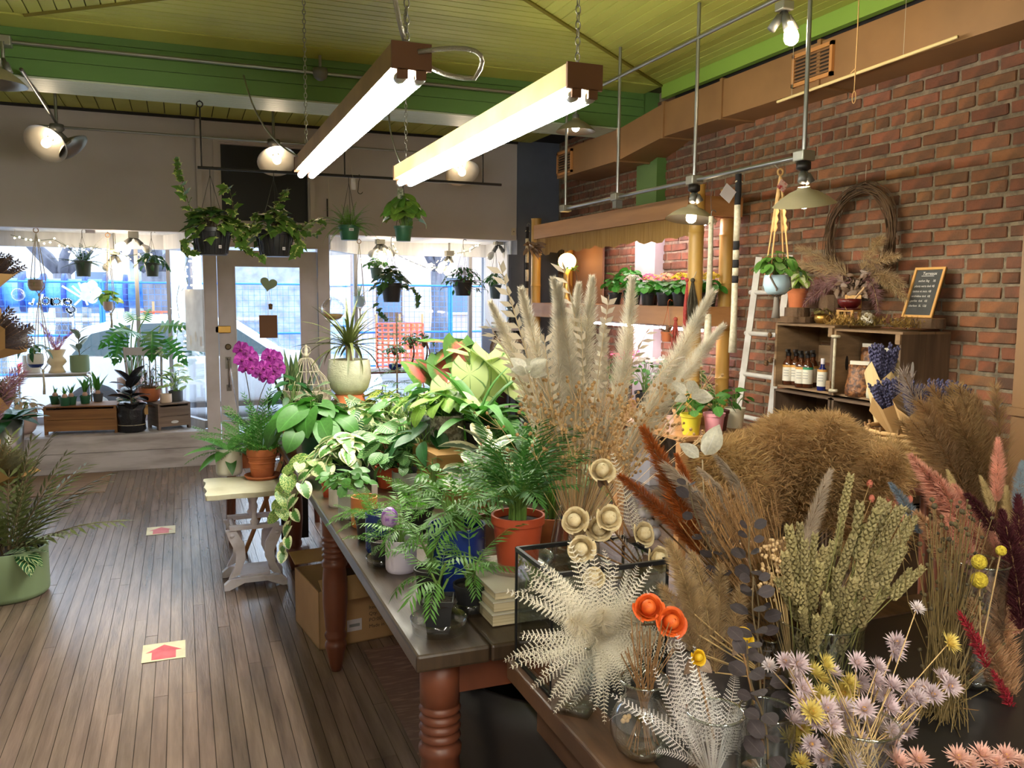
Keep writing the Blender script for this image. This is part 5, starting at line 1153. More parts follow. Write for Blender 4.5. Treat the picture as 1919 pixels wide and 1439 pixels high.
# glass globe terrarium
c=at(624,580,Y=6.5); t=thing('glass_globe','hanging clear glass globe with sand and moss','terrarium',c); MB().lathe([(.03,-.085),(.06,-.065),(.085,-.03),(.09,0),(.085,.03),(.06,.067),(.03,.085),(.012,.092),(.012,.105)],24).obj('globe',glass('globe_glass',(.97,.98,.98),.25),t,True)
MB().lathe([(0,-.083),(.055,-.066),(.078,-.04),(.05,-.032),(0,-.03)],18).obj('sand',mat('orange_sand',S(206,150,96),.9,col2=S(150,140,80),vs=30),t,True); rod('string',(0,0,.105),(-.02,0,ZRAIL-c.z),.0012,M_cord,t)
# ---- things hung at the bay heads
ZH=2.17
def bayhang(px,py,Y,label,r,h,m,name='hanging_plant',grp='plants hung in the window bays',top=ZH,n=3):
    c=at(px,py,Y=Y); t,z=potted(name,label,c,'taper',r,h,m,grp); hook_of(t,top-c.z,r*.9,h*.95,M_wire,n,.0016); return t,z,c
t,z,c=bayhang(157,518,8.6,'fern with thin dark fronds in grey green pot',.074,.14,potm('greygreen',S(84,96,84)),'hanging_fern'); fronds(t,z,22,.27,F_ferndk,41,1.3,.0)
MB().box((.07,0,2.17-c.z-.02),(.08,.002,.03)).obj('paper_tag',M_white,t)
t,z,c=bayhang(286,518,8.6,'drooping dark rhipsalis in grey green pot',.066,.125,potm('greygreen',S(84,96,84))); dome(t,z,.16,.10,40,.075,L_dk,42,M_stem,droop=1.2,hang=.05)
t,z,c=bayhang(706,522,8.7,'small creeping fig in green grey pot beside the lamp cluster',.066,.11,potm('greygreen2',S(92,112,92))); dome(t,z,.13,.11,50,.045,O_mid,43,M_stem,droop=1.1)
t,z,c=bayhang(734,566,8.35,'dark leaved ivy in large black basket in the bookcase bay',.105,.19,PM['black'],'hanging_ivy'); dome(t,z,.19,.17,44,.10,I_dk,44,M_bstem,droop=.9,hang=.05); vine(t,[(.08,0,.17),(.2,0,.16),(.27,-.02,.08),(.26,-.02,-.02)],10,.09,I_dk,3,M_bstem); vine(t,[(-.08,0,.17),(-.15,0,.05),(-.13,0,-.1),(-.06,-.02,-.16)],10,.09,I_dk,4,M_bstem)
MB().lathe([(.07,.28),(.065,.33),(.05,.36)],12).obj('hanger_cap',M_clear,t,True)
t,z,c=bayhang(868,554,8.35,'fine leaved lipstick plant in black basket',.10,.16,PM['black']); dome(t,z,.25,.16,90,.06,L_dk,45,M_bstem,droop=1.1,hang=.12)
t,z,c=bayhang(928,560,8.5,'dark green peperomia in ribbed grey pot hung by the beadboard',.065,.15,potm('slate2',S(70,82,86))); dome(t,z,.15,.15,44,.075,L_dk,46,M_stem,droop=.9)
# macrame hangers
def macrame(label,px,ptop,pots,Y,col=M_cord,tail=None,top=ZH):
    """pots: list of (py_bottom, r, h, mat, plant fn)"""
    c=at(px,ptop,Y=Y); c.z=top; t=thing('macrame_hanger',label,'plant hanger',c); ring=[(.02*math.cos(2*PI*i/12),0,-.03+.02*math.sin(2*PI*i/12)) for i in range(12)]; MB().tube(ring,.004,5,False,True).obj('ring',mat('wood_ring',S(150,110,70),.6),t,True); rod('screw',(0,0,-.01),(0,0,0),.003,M_iron,t)
    zp=-.05
    for j,(py,r,h) in enumerate(pots):
        p=at(px,py,Y=Y)-c; zb=p.z
        for i in range(4):
            a=2*PI*i/4+.6; MB().tube([(0,0,zp),(r*.5*math.cos(a),r*.5*math.sin(a),(zp+zb+h)/2+.05),(r*1.05*math.cos(a),r*1.05*math.sin(a),zb+h),(r*1.0*math.cos(a+.4),r*1.0*math.sin(a+.4),zb+h*.3),(0,0,zb-.03)],.0035,5,False).obj('cord',col,t,True)
        MB().sphere((0,0,zb-.035),.012,8,5,1.4).obj('knot',col,t,True); zp=zb-.045
    if tail: MB().tube([(0,0,zp),(.004,0,zp-tail*.6),(0,0,zp-tail)],[.006,.010,.012],8).obj('tassel',col,t,True)
    return t,c
t,c=macrame('double tier cotton macrame hanger in the lettered bay',67,430,[(545,.062,.10),(688,.07,.12)],8.5,tail=.2)
p=at(67,545,Y=8.5); t,z=potted('hanging_plant','tuft of air plant in faceted wooden pot of the macrame',p,'egg',.062,.10,potm('wood_grain',S(176,150,124),col2=S(150,122,96),vs=6,st=(1,1,8)),'plants hung in the window bays'); rosette(t,z,16,.11,B_strap('thin',L_mid,.03,1.0),7,1.3,.3)
p=at(67,688,Y=8.5); t,z=potted('hanging_plant','dark leaved hoya in white pot with black base',p,'egg',.07,.12,PM['white'],'plants hung in the window bays'); MB().lathe([(0,-.001),(.045,-.001),(.063,.022),(.0665,.03)],20).obj('dipped_base',PM['navy'],t,True); dome(t,z,.13,.11,16,.11,L_dk,47,M_stem)
t,c=macrame('thin macrame strap holding a pale clay pot',203,470,[(582,.045,.085)],8.9,tail=.12)
p=at(203,582,Y=8.9); t,z=potted('hanging_plant','pale pothos cutting in shell pink clay pot',p,'egg',.045,.085,PM['pink'],'plants hung in the window bays'); dome(t,z,.10,.10,7,.12,H_light,48,M_stem)
t,c=macrame('long pale cotton macrame with air plant at the bookcase bay post',673,455,[(575,.06,.11)],8.75,tail=.1)
p=at(673,575,Y=8.75); t,z=potted('hanging_plant','silvery air plant in pale blue ceramic cup',p,'egg',.06,.11,PM['blue'],'plants hung in the window bays'); rosette(t,z,26,.2,B_strap('silver',leafmat('leaf_silver',G(150,172,130)),.02,.8),8,1.5,.3)
t=thing('glass_bauble','small clear glass bauble hung in the lettered window','ornament',at(34,552,Y=8.95)); MB().sphere((0,0,0),.058,16,10).obj('globe',glass('globe_glass',(.97,.98,.98),.25),t,True); rod('string',(0,0,.058),(0,0,2.17-t.location.z),.001,M_cord,t)
# ---- left bay floor display
ZF=.3255
def fl(px,py,dy=0): p=at(px,py,Z=ZF); return V(p.x,p.y+dy,ZF)
M_oldcrate=mat('old_orange_crate_wood',S(150,104,58),.65,col2=S(112,72,40),vs=3,st=(.6,1,7)); M_greycrate=mat('grey_crate_wood',S(132,112,98),.7,col2=S(104,86,74),vs=4,st=(.6,1,7))
def solidcrate(label,c,w,d,h,rz,m,hole=False):
    t=thing('wooden_crate',label,'crate',c,rz); 
    for z0,z1 in ((.03,h*.53),(h*.55,h-.02)):
        for y in (-d/2,d/2-.014): MB().bb(-w/2+.02,w/2-.02,y,y+.014,z0,z1).obj('side_board',m,t)
    for x in (-w/2,w/2-.022):
        if hole and x>0: continue
        MB().bb(x,x+.022,-d/2,d/2,.03,h).obj('end_board',m,t); MB().bb(x,x+.022,-d/2,-d/2+.05,0,.03).obj('foot',m,t); MB().bb(x,x+.022,d/2-.05,d/2,0,.03).obj('foot',m,t)
    MB().bb(-w/2,w/2,-d/2-.004,d/2+.004,h,h+.012).obj('lid_board',m,t); return t
ca=fl(155,812,.20); solidcrate('brown orange wooden crate upturned on the display floor',V(-.86,8.62,ZF),.60,.34,.245,R_(-6),M_oldcrate); zA=ZF+.258
cbx=solidcrate('grey weathered crate with oval hand hole beside the black bag',V(-.14,8.62,ZF),.30,.30,.235,R_(20),M_greycrate,False); zB=ZF+.248
hole=MB(); hole.prism([(.035*math.cos(2*PI*i/16),.014*math.sin(2*PI*i/16)) for i in range(16)],0,.001,lambda p:V(p.x,-.152-p.z,.07+p.y)); hole.obj('hand_hole',mat('pale_hole',S(210,210,214),.6),cbx)
GB='small bulbs on the orange crate'
bulbl=B_sword('bulb',L_mid,.13,.25)
for i,(px,py,k) in enumerate(((104,757,'hyacinth bulb with closed grey buds'),(122,760,'hyacinth bulb with short green shoot'),(134,758,'hyacinth bulb with paired shoots'),(160,756,'amaryllis bulb with broad leaves'),(184,752,'tulip bulb with tall leaves'))):
    p=at(px,py,Z=zA); t,z=potted('bulb_pot',k+' in dark green nursery pot',p,'taper',.048,.075,PM['green'] if i<4 else PM['char'],GB); MB().lathe([(0,z-.005),(.018,z),(.026,z+.02),(.014,z+.04),(0,z+.045)],10).obj('bulb',mat('bulb_skin',S(190,150,130),.7),t,True); rosette(t,z+.03,(4,5,5,7,5)[i],(.08,.09,.11,.17,.2)[i],bulbl,60+i,1.5,1.1,r0=.006)
t=thing('rubber_plant','dark burgundy rubber plant in tied black plastic bag','plant',V(-.46,8.47,ZF)); bp=[(0,0),(.105,0),(.12,.02),(.115,.10),(.125,.16),(.118,.20),(.135,.255),(.12,.25),(.10,.19),(0,.18)]
o=MB().lathe(bp,18).obj('bag',mat('crinkled_black_plastic',S(30,30,33),.3,bump=.8,bs=26),t,True)
for v in o.data.vertices: v.co.x+=.006*math.sin(v.co.z*90+v.co.y*60); v.co.y+=.006*math.cos(v.co.z*70+v.co.x*80)
MB().tube([(.121*math.cos(2*PI*i/24),.121*math.sin(2*PI*i/24),.07) for i in range(24)],.003,5,False,True).obj('twine',M_cord,t); MB().tube([(0,0,.18),(.01,0,.45)],.007,6).obj('trunk',M_bstem,t)
bl_=leafset('oval_black',L_black,'oval',.30,bend=.55,fold=.25,n=7); r=random.Random(3)
for i in range(14): a=i*2.4; el=.1+.07*i; inst('leaf',r.choice(bl_),t,place((.003,0,.22+i*.018),(math.cos(a)*math.cos(el),math.sin(a)*math.cos(el),math.sin(el)),(0,0,1),.21,r.uniform(-.4,.4)))
MB().box((.12,-.03,.2),(.05,.004,.09)).obj('paper_tag',mat('kraft_paper',S(190,150,96),.8),t)
GC='pots on the grey crate'
p=at(290,744,Z=zB); t,z=potted('potted_plant','wispy grey leaved plant in round terracotta pot',V(p.x-.03,8.68,zB),'egg',.095,.13,PM['terra'],GC); dome(t,z,.2,.24,44,.05,L_dk,71,M_bstem,inner=.5)
p=at(312,749,Z=zB); t,z=potted('small_pot','tiny empty cream ceramic pot on the crate corner',V(p.x,8.53,zB),'cyl',.052,.085,potm('cream',S(226,200,176)),GC)
p=at(330,746,Z=zB); t,z=potted('potted_plant','upright dracaena with lime striped leaves in charcoal pot',V(p.x+.0,8.64,zB),'cyl',.065,.10,PM['char'],GC); dome(t,z,.13,.24,26,.13,B_lance('njoy',L_marble,.24),72,M_stem,elev=.5)
# white spindle back chair and pink pot with monstera
t=thing('spindle_chair','white painted spindle back chair standing in the window','chair',V(-.32,8.98,ZF),R_(170)); 
MB().bb(-.17,.17,-.15,.17,.36,.385).obj('seat',M_white,t)
for x in (-.14,.14): 
    for y in (-.12,.14): rod('leg',(x*1.12,y*1.15,0),(x,y,.36),.014,M_white,t)
for x in (-.15,.15): rod('back_post',(x,.15,.385),(x*1.12,.2,.76),.012,M_white,t)
MB().box((0,.195,.72),(.34,.018,.075)).obj('crest_rail',M_white,t)
for i in range(5): x=-.10+i*.05; rod('spindle',(x,.155,.385),(x*1.1,.19,.69),.0065,M_white,t)
t,z=potted('monstera','large monstera in pale pink pot behind the white chair',V(-.48,8.93,ZF),'cyl',.12,.46,PM['pink'],None); ms=monsteraset('mons',leafmat('leaf_monstera',G(62,128,54),rough=.3,trl=.35)); sm=MB()
for px,py,yaw,el,s in ((235,610,PI+.6,-.5,.30),(225,630,-2.0,-1.0,.26),(300,610,-.3,.1,.30),(285,620,-1.6,-.7,.32),(310,635,-.6,-.7,.30),(262,625,-2.2,.3,.28),(250,600,2.0,.6,.2),(238,648,PI,-.3,.22),(260,655,PI+.3,-.3,.24),(290,640,-1.2,-.3,.28),(270,600,1.2,.8,.18)):
    b=at(px,py,Y=8.88)-t.location; sm.tube(bez((b.x*.1,b.y*.1,z),(b.x*.3,b.y*.3,b.z*.9),b,6),.006,5,False); d=V(math.cos(yaw)*math.cos(el),math.sin(yaw)*math.cos(el),math.sin(el)); inst('leaf',ms[px%2],t,place(b,d,(0,-.6,.8),s))
sm.obj('petioles',M_stem,t)
t,z=potted('potted_plant','white clustered flowers in low pot before the pink pot',V(-.50,8.72,ZF),'taper',.06,.22,PM['white'],None); dome(t,z,.11,.12,34,.06,L_dk,75,M_stem); dome(t,z+.05,.10,.12,36,.03,B_oval('wf',leafmat('petal_white',G(206,204,180),trl=.3),.4),76,None,nm='floret')
# chrome tube rack with glass top
t=thing('tube_rack','low chrome tube rack with white shelf in the lettered window','rack',(0,8.93,0)); zR=at(100,700,Y=8.93).z; xa,xb=at(30,700,Y=8.93).x,at(172,700,Y=8.93).x
for y in (-.13,.13): MB().tube([(xb,y,ZF),(xb,y,zR-.06)]+[(xb-.05+.05*math.cos(k*PI/10),y,zR-.06+.05*math.sin(k*PI/10)) for k in range(6)]+[(xa+.05,y,zR-.01),(xa,y,zR-.06),(xa,y,ZF)],.012,8).obj('tube_frame',mat('chrome',S(210,214,220),.15,metal=1),t,True)
MB().bb(xa+.03,xb-.03,-.15,.15,zR,zR+.012).obj('shelf',M_white,t); MB().bb(xa+.03,xb-.03,-.13,.13,.52,.53).obj('shelf',M_white,t)
zS=zR+.0125; GD='pots on the chrome rack'
t,z=potted('potted_plant','grey leaved ficus cutting in sage green pot',(at(150,694,Y=8.93).x,8.93,zS),'cyl',.085,.155,PM['sage'],GD); MB().tube([(0,0,z),(0,0,z+.22)],.005,5).obj('trunk',M_bstem,t)
for i in range(9): a=i*2.4; inst('leaf',leafset('oval_gr',leafmat('leaf_greypink',G(110,118,104)),'oval',.2,bend=.4,fold=.2,n=6)[i%3],t,place((0,0,z+.02+i*.025),(math.cos(a)*.7,math.sin(a)*.7,.7),(0,0,1),.15))
t,z=potted('small_pot','plain white pot half hidden by the macrame','x' and (at(60,694,Y=8.95).x,8.95,zS),'cyl',.075,.16,PM['white'],GD)
# pampas plume kit (also used for the dried flowers)
def plumeset(key,m,L=1,R=.09,n=900,k=2,bushy=.5,curve=.12,w=.0016,tip=.15,flip=None,stem=None,base=.0,side=0,flen=.34):
    if key in _LM: return _LM[key]
    out=[]
    for q in range(k):
        r=random.Random(q*13+len(key)); mb=MB(); pts=[V(0,curve*(i/8)**2*(1 if q%2 else .6),L*i/8) for i in range(9)]
        if stem: mb.cur=1
        mb.tube(pts,[.003*L+.001]*9,3,False); mb.cur=0
        for i in range(n):
            t_=base+(1-base)*r.random()**.9; s=t_*8; j=min(7,int(s)); p=pts[j].lerp(pts[j+1],s-j); tan=(pts[j+1]-pts[j]).normalized(); a=r.uniform(0,2*PI)
            prof_=R*(math.sin(PI*min(1,(t_*.86+.10))))**.7*(1-tip*t_); o=V(math.cos(a),math.sin(a)*(1-.2*side),0); d=(o*bushy*r.uniform(.5,1.2)+tan*1.0+V(0,side*.5,-.0)).normalized()
            l=flen*L*r.uniform(.5,1)*(1.05-.55*t_); b=p+o*prof_*r.uniform(0,.55); e=b+d*l*.75+o*prof_*.45+V(0,0,-.10*l)
            x=d.cross(V(r.uniform(-1,1),r.uniform(-1,1),r.uniform(-1,1))).normalized()*w; mb.tri(b-x,b+x,e)
        out.append(mb.data(key,[m,stem] if stem else m))
    _LM[key]=out; return out
def dryc(n,c,v=.18,trl=.3): return mat('dry_'+n,c,.85,col2=tuple(x*.72 for x in c),vs=14,trl=trl,objrand=v)
M_dstem=mat('straw_stem',S(196,164,112),.7); M_dkstem=mat('dark_straw',S(132,96,58),.7)
PL_pink=plumeset('plume_dustypink',dryc('dusty_pink',S(196,120,148)),.36,.04,420,2,.35,stem=M_dstem,flen=.3)
t=thing('cream_vase','cream fluted vase on the chrome rack','vase',(at(108,694,Y=8.93).x,8.90,zS)); MB().lathe([(0,0),(.075,0),(.06,.03),(.05,.06),(.085,.10),(.075,.13),(.055,.15),(.085,.215),(.08,.215),(.05,.15),(0,.14)],22).obj('body',potm('cream_vase',S(222,200,160),rough=.4),t,True)
for i,(px,py) in enumerate(((92,620),(98,605),(118,630),(122,612),(104,628))):
    b=t.location+V(0,0,.18); e=at(px,py,Y=8.9); g=thing('pampas_plume','dusty pink pampas plume in the cream fluted vase','dried plume',b,0,'pink plumes in the cream vase'); d=e-b; inst('plume',PL_pink[i%2],g,place((0,0,0),d).to_quaternion().to_matrix().to_4x4()@Matrix.Rotation(-PI/2,4,'X')@Matrix.Scale(d.length/.36,4)); rod('stem',(0,0,-.02),tuple(d*.2),.002,M_dstem,g)
t,z=potted('potted_plant','pale pink leaved plant in blush tapered planter on the display floor',V(-1.38,8.66,ZF),'egg',.13,.20,PM['pink'],None); dome(t,z,.2,.16,36,.11,leafset('lance_blush',leafmat('leaf_blush',G(176,150,110)),'lance',.18,bend=.6,fold=.2,n=6),81,M_stem)
t=thing('tin_planter','round tin planter with broad dark leaves by the window step','planter',V(-1.42,8.1,0)); MB().lathe([(0,0),(.13,0),(.15,.55),(.145,.55),(.12,.48),(0,.47)],20).obj('tin',M_steel,t,True)
for i in range(14): a=i*2.4; inst('leaf',L_dk[i%3],t,place((0,0,.5),(math.cos(a)*.9,math.sin(a)*.9,.3+.04*i),(0,0,1),.36))
# ---- kraft paper bouquets on a rack at the left edge
M_kraft=mat('kraft_paper',S(190,150,96),.8,col2=S(170,130,80),vs=4)
rk=thing('bouquet_rack','dark iron display rack holding wrapped bouquets','rack',(-1.06,5.36,0))
for x in (-.12,.0): rod('post',(x,0,0),(x,0,2.15),.012,M_iron,rk)
for z in (.35,.85,1.35,1.8): rod('rung',(-.12,0,z),(.0,0,z),.008,M_iron,rk)
def bouquet(px,py,Y,L,R,label,d,fill,seed):
    c=at(px,py,Y=Y); t=thing('wrapped_bouquet',label,'bouquet',c,0,'kraft wrapped bouquets on the rack'); M=place((0,0,0),d).to_quaternion().to_matrix().to_4x4()@Matrix.Rotation(-PI/2,4,'X'); b=MB(); r=random.Random(seed); n=9; lo=[];hi=[]
    for i in range(n):
        a=2*PI*i/n; lo.append(b.add((.025*math.cos(a),.025*math.sin(a),0))); rr=R*r.uniform(.85,1.2); hi.append(b.add((rr*math.cos(a),rr*math.sin(a),L*r.uniform(.78,1.12))))
    for i in range(n-1): b.face(lo[i],lo[i+1],hi[i+1],hi[i])
    b.face(lo[-1],lo[0],hi[0],hi[-1]); b.obj('paper',M_kraft,t).matrix_basis=M
    for i in range(26):
        a=r.uniform(0,2*PI); q=R*.7*math.sqrt(r.random()); inst('sprig',r.choice(fill),t,M@place((q*.5*math.cos(a),q*.5*math.sin(a),L*.55),(q/R*math.cos(a)*.7,q/R*math.sin(a)*.7,1),(1,0,0),L*r.uniform(.45,.75)))
F_dry=frondset('dry_sprig',leafmat('leaf_dusty',G(96,92,64)),11,.2,.04,.4,.2,55,stem=M_dkstem,tipk=.7); F_dry2=frondset('dry_sprig_dark',leafmat('leaf_plum',G(70,58,58)),10,.2,.045,.4,.2,55,stem=M_dkstem,tipk=.7)
PL_lil=plumeset('plume_lilac',dryc('lilac',S(196,150,170)),.30,.05,380,2,.45,stem=M_dstem)
bouquet(-42,560,5.3,.24,.10,'wrapped bouquet of dark sprigs on the upper rung',(.55,-.2,.9),F_dry2,1)
bouquet(-62,680,5.3,.30,.12,'wrapped bouquet with wide open kraft paper',(.9,-.25,.65),F_dry2,2)
bouquet(-52,800,5.3,.26,.10,'wrapped bouquet with lilac plumes',(.6,-.2,.85),[p for p in F_dry],3)
bouquet(-42,920,5.3,.28,.13,'wrapped bouquet of olive sprigs near the floor',(.75,-.25,.7),F_dry,4)
for i,(px,py) in enumerate(((10,705),(4,725),(18,715))):
    b=at(-20,800,Y=5.25); e=at(px,py-30,Y=5.2); g=thing('pampas_plume','lilac pampas plume rising from the wrapped bouquet','dried plume',b,0,'lilac plumes at the rack'); d=e-b; inst('plume',PL_lil[i%2],g,place((0,0,0),d).to_quaternion().to_matrix().to_4x4()@Matrix.Rotation(-PI/2,4,'X')@Matrix.Scale(d.length/.30,4)); rod('stem',(0,0,-.05),tuple(d*.3),.002,M_dstem,g)
# ---- door ornaments and paper sign
t=thing('heart_sign','pale green heart leaf on a cord at the door pane','ornament',at(503,533,Y=YW-.02)); hp=[]
for i in range(28):
    a=2*PI*i/28; hp.append((.075*(math.sin(a)**3)*1.05,.0045*(13*math.cos(a)-5*math.cos(2*a)-2*math.cos(3*a)-math.cos(4*a))+.005))
MB().prism(hp[::-1],-.002,.002,lambda p:V(p.x,p.z,p.y)).obj('heart',mat('sage_card',S(150,172,140),.7),t).rotation_euler=(0,R_(12),0); rod('cord',(0,-.004,.05),(-.005,0,.17),.0012,M_cord,t)
t=thing('cork_charm','small cork and bead charm hanging below the heart','ornament',at(507,574,Y=YW-.02)); MB().lathe([(0,-.03),(.016,-.028),(.02,.02),(0,.028)],12).obj('cork',mat('cork',S(150,116,76),.8,col2=S(90,66,44),vs=70),t,True); rod('cord',(0,0,.028),(-.01,0,.18),.0012,M_cord,t)
t=thing('kraft_card','brown kraft card hung on the door pane','card',at(503,612,Y=YW-.015)); MB().box((0,0,0),(.165,.003,.215)).obj('card',mat('brown_card',S(122,88,62),.8),t); rod('cord',(0,0,.107),(0,0,.30),.0012,M_cord,t)
t=thing('paper_sign','beige paper sheet with pale egg drawings taped to the side glass','sign',V(.02,8.62,0)); A=at(345,542,Y=8.70); B=at(385,540,Y=8.42); zz=at(345,656,Y=8.7).z; b=MB()
nrm=V(-(B-A).y,(B-A).x,0).normalized()*-.02; o0=t.location
def onglass(px,py):
    d=ray(px,py); ex,ey=.308,-.77; k=((-.11)*ey-9.2*ex)/(d.x*ey-d.y*ex); return CAMP+d*k*.996
A=onglass(346,542); B=onglass(384,541); zz=onglass(350,656).z
A,B=V(A.x,A.y,A.z),V(B.x,B.y,A.z); k=[b.add(p-o0,uv) for p,uv in ((V(A.x,A.y,zz),(0,0)),(V(B.x,B.y,zz),(1,0)),(V(B.x,B.y,A.z),(1,1)),(V(A.x,A.y,A.z),(0,1)))]; b.face(*k); b.obj('sheet',mat('beige_paper',S(206,196,184),.8,col2=S(222,214,202),vs=7,trl=.3),t)
for i in range(3):
    u=.25+.25*i; c=A.lerp(B,u)+V(-.004,-.002,0)-o0; dx=(B-A).normalized(); e=MB(); e.face(*[e.add(c+dx*.022*math.cos(2*PI*j/16)+V(0,0,zz-A.z+.10+.05*math.sin(2*PI*j/16)+.04*(i%2))) for j in range(16)]); e.obj('egg_print',mat('egg_print',S(226,214,200),.8),t)
# ---- bookcase and vase by the beadboard wall
t=thing('bookcase','small dark brown bookcase with white edges by the beadboard wall','bookcase',V(2.93,8.05,0)); w,h,d=.34,1.26,.3
M_dkbr=mat('dark_brown_veneer',S(58,36,28),.45)
MB().bb(0,.02,0,d,0,h).obj('side_panel',M_dkbr,t); MB().bb(w-.02,w,0,d,0,h).obj('side_panel',M_dkbr,t); MB().bb(.02,w-.02,d-.01,d,0,h).obj('back_panel',M_dkbr,t)
for z in (.05,.45,.86,h-.02): MB().bb(.02,w-.02,.003,d-.01,z,z+.02).obj('shelf',M_dkbr,t); MB().bb(.02,w-.02,-.002,.0025,z,z+.02).obj('shelf_edge',M_white,t)
MB().bb(0,.02,-.002,-.0003,0,h).obj('edge_strip',M_white,t); MB().bb(w-.02,w,-.002,-.0003,0,h).obj('edge_strip',M_white,t); MB().bb(-.003,w+.003,-.004,d,h,h+.008).obj('top',M_white,t)
for k_,(zz_,xs) in enumerate(((h+.0085,.06),(.881,.04))):
    for i in range(3): g=tag(MB().bb(0,.19-i*.01,0,.14,0,.018).obj('book',(mat('book_sage',S(150,160,150),.7),mat('book_white',S(220,218,214),.7),mat('book_tan',S(140,120,96),.7))[(i+k_)%3]),('flat grey green book','flat white book','flat tan book')[(i+k_)%3]+(' on top of the brown bookcase' if k_==0 else ' on the middle shelf of the brown bookcase'),'book','books on the brown bookcase'); g.location=V(2.93+xs,8.1,zz_+i*.0185)
t=thing('glass_vase','tall blue grey glass vase on the brown bookcase','vase',V(3.19,8.18,h+.0085)); MB().lathe([(0,0),(.05,0),(.048,.1),(.055,.17),(.075,.235),(.072,.235),(.05,.17),(.044,.1),(.045,.01),(0,.01)],20).obj('body',glass('smoke_glass',(.62,.72,.74),.25,.05,.15,(.4,.48,.5)),t,True)
# black finial pole with dried banksia
t=thing('finial_pole','slim black metal pole with finial and curl by the shutters','pole',(at(955,700,Y=7.9).x,7.9,0)); zt=at(953,590,Y=7.9).z; rod('shaft',(0,0,0),(0,0,zt-.05),.010,M_iron,t); MB().lathe([(0,-.06),(.016,-.05),(.012,-.03),(.018,-.015),(.008,.01),(0,.04)],10).obj('finial',M_iron,t,True).location=(0,0,zt); MB().tube(bez((0,0,zt-.08),(.06,0,zt-.02),(.06,0,zt-.11),6),.004,5).obj('curl',M_iron,t,True); MB().lathe([(0,0),(.13,0),(.12,.015),(0,.02)],20).obj('base',M_iron,t)
DRYL=leafset('dry_protea',leafmat('leaf_dry_brown',G(128,104,84),trl=.1),'lance',.14,bend=.6,fold=.3,n=5)
def drybunch(px,py,Y,label,n,s,seed,dn=(0,-.2,-1)):
    c=at(px,py,Y=Y); t=thing('dried_bunch',label,'dried flowers',c); r=random.Random(seed); sm=MB()
    for i in range(n):
        d=(Vector(dn)+V(r.uniform(-.7,.7),r.uniform(-.7,.7),r.uniform(-.4,.4))).normalized(); inst('bract',r.choice(DRYL),t,place(d*s*.4,d,(r.uniform(-1,1),r.uniform(-1,1),.3),s*r.uniform(.5,1))); sm.tube([V(0,0,0),d*s*.5],.002,3,False)
    sm.obj('stems',M_dkstem,t); MB().sphere((0,0,0),.02,8,5).obj('binding',M_cord,t,True); return t
drybunch(946,615,7.82,'dried protea bunch hanging head down on the black pole',34,.24,5)
drybunch(972,660,7.75,'smaller dried leaf bunch beside the black pole',20,.2,6)
# ================================================================ bamboo shelf, crates and wall display on the right
XF=3.3; YN,YFp=4.99,7.80
M_bam=mat('bamboo',S(196,156,80),.4,col2=S(176,134,62),vs=3,st=(1,1,.3)); M_pine=mat('orange_pine',S(184,134,86),.5,col2=S(160,112,68),vs=3,st=(1,.3,3)); M_burlap=mat('burlap',S(160,124,66),.9,col2=S(140,104,50),vs=6,st=(1,9,.5),bump=.3,bs=200)
bs=thing('bamboo_shelf','bamboo post plant shelf with pine header and burlap valance','shelf',(0,0,0))
def bamboo(x,y,h,r,z0=0):
    pr=[(0,z0)]; z=z0; k=0
    while z<h:
        z1=min(z+.34,h); pr+=[(r*1.0,z+.001),(r*.97,z+.03),(r*.97,z1-.03),(r*1.0,z1-.012),(r*1.06,z1-.004)]; z=z1
    pr.append((0,h)); o=MB().lathe(pr,18).obj('bamboo_post',M_bam,bs); smoothed(o,50); o.location=(x,y,0)
bamboo(XF,YN,2.36,.053); bamboo(XF,YFp,2.36,.05); bamboo(3.64,5.12,2.36,.05); bamboo(3.64,7.76,2.3,.045)
MB().bb(XF-.04,XF-.005,YN+.05,YFp+.02,2.152,2.285).obj('header_board',M_pine,bs); MB().bb(XF+.05,3.66,YN-.02,YN+.015,2.152,2.285).obj('end_board',M_pine,bs); MB().bb(XF-.005,3.66,YN+.05,YFp,2.15,2.165).obj('roof_board',M_pine,bs)
v=MB(); n=44
for i in range(n+1):
    y=YN+.06+(YFp-YN-.08)*i/n; zb=2.005+.012*math.sin(i*1.7)+.01*math.sin(i*.6)
    v.add((XF-.012+.006*math.sin(i*2.1),y,2.155)); v.add((XF-.012+.010*math.sin(i*2.1+1),y,zb))
for i in range(n): v.face(2*i,2*i+1,2*i+3,2*i+2)
v.obj('valance',M_burlap,bs,True)
zsh=1.53
MB().bb(XF-.02,3.68,YN+.02,YFp,zsh-.02,zsh-.001).obj('shelf_board',M_pine,bs); MB().bb(XF-.045,XF-.021,YN+.055,YFp,zsh-.135,zsh-.001).obj('shelf_lip',M_pine,bs); MB().bb(XF+.05,3.6,YN-.01,YN+.018,zsh-.135,zsh-.001).obj('shelf_end',M_pine,bs)
MB().bb(XF-.02,3.68,YN+.02,YFp,.68,.70).obj('shelf_board',M_pine,bs); MB().bb(XF-.045,XF-.021,YN+.055,YFp,.60,.70).obj('shelf_lip',M_pine,bs)
MB().bb(3.68,3.70,7.1,YFp-.05,1.53,2.1).obj('back_panel',mat('brown_panel',S(140,104,78),.7),bs)
# grow lights of the shelf (two strip lamps)
M_grow=emit('grow_lamp',GROW_COL,P_GROW)
for z,lb in ((2.13,'pinkish grow lamp strip fixed behind the valance'),(1.375,'pinkish grow lamp strip fixed below the flower shelf')):
    t=thing('grow_lamp',lb,'lamp',(3.48,0,z)); MB().bb(-.035,.035,5.12,6.9,-.005,.018).obj('housing',M_white,t); MB().tube([(0,5.15,-.016),(0,6.85,-.016)],.011,8).obj('lamp_tube',M_grow,t,True)
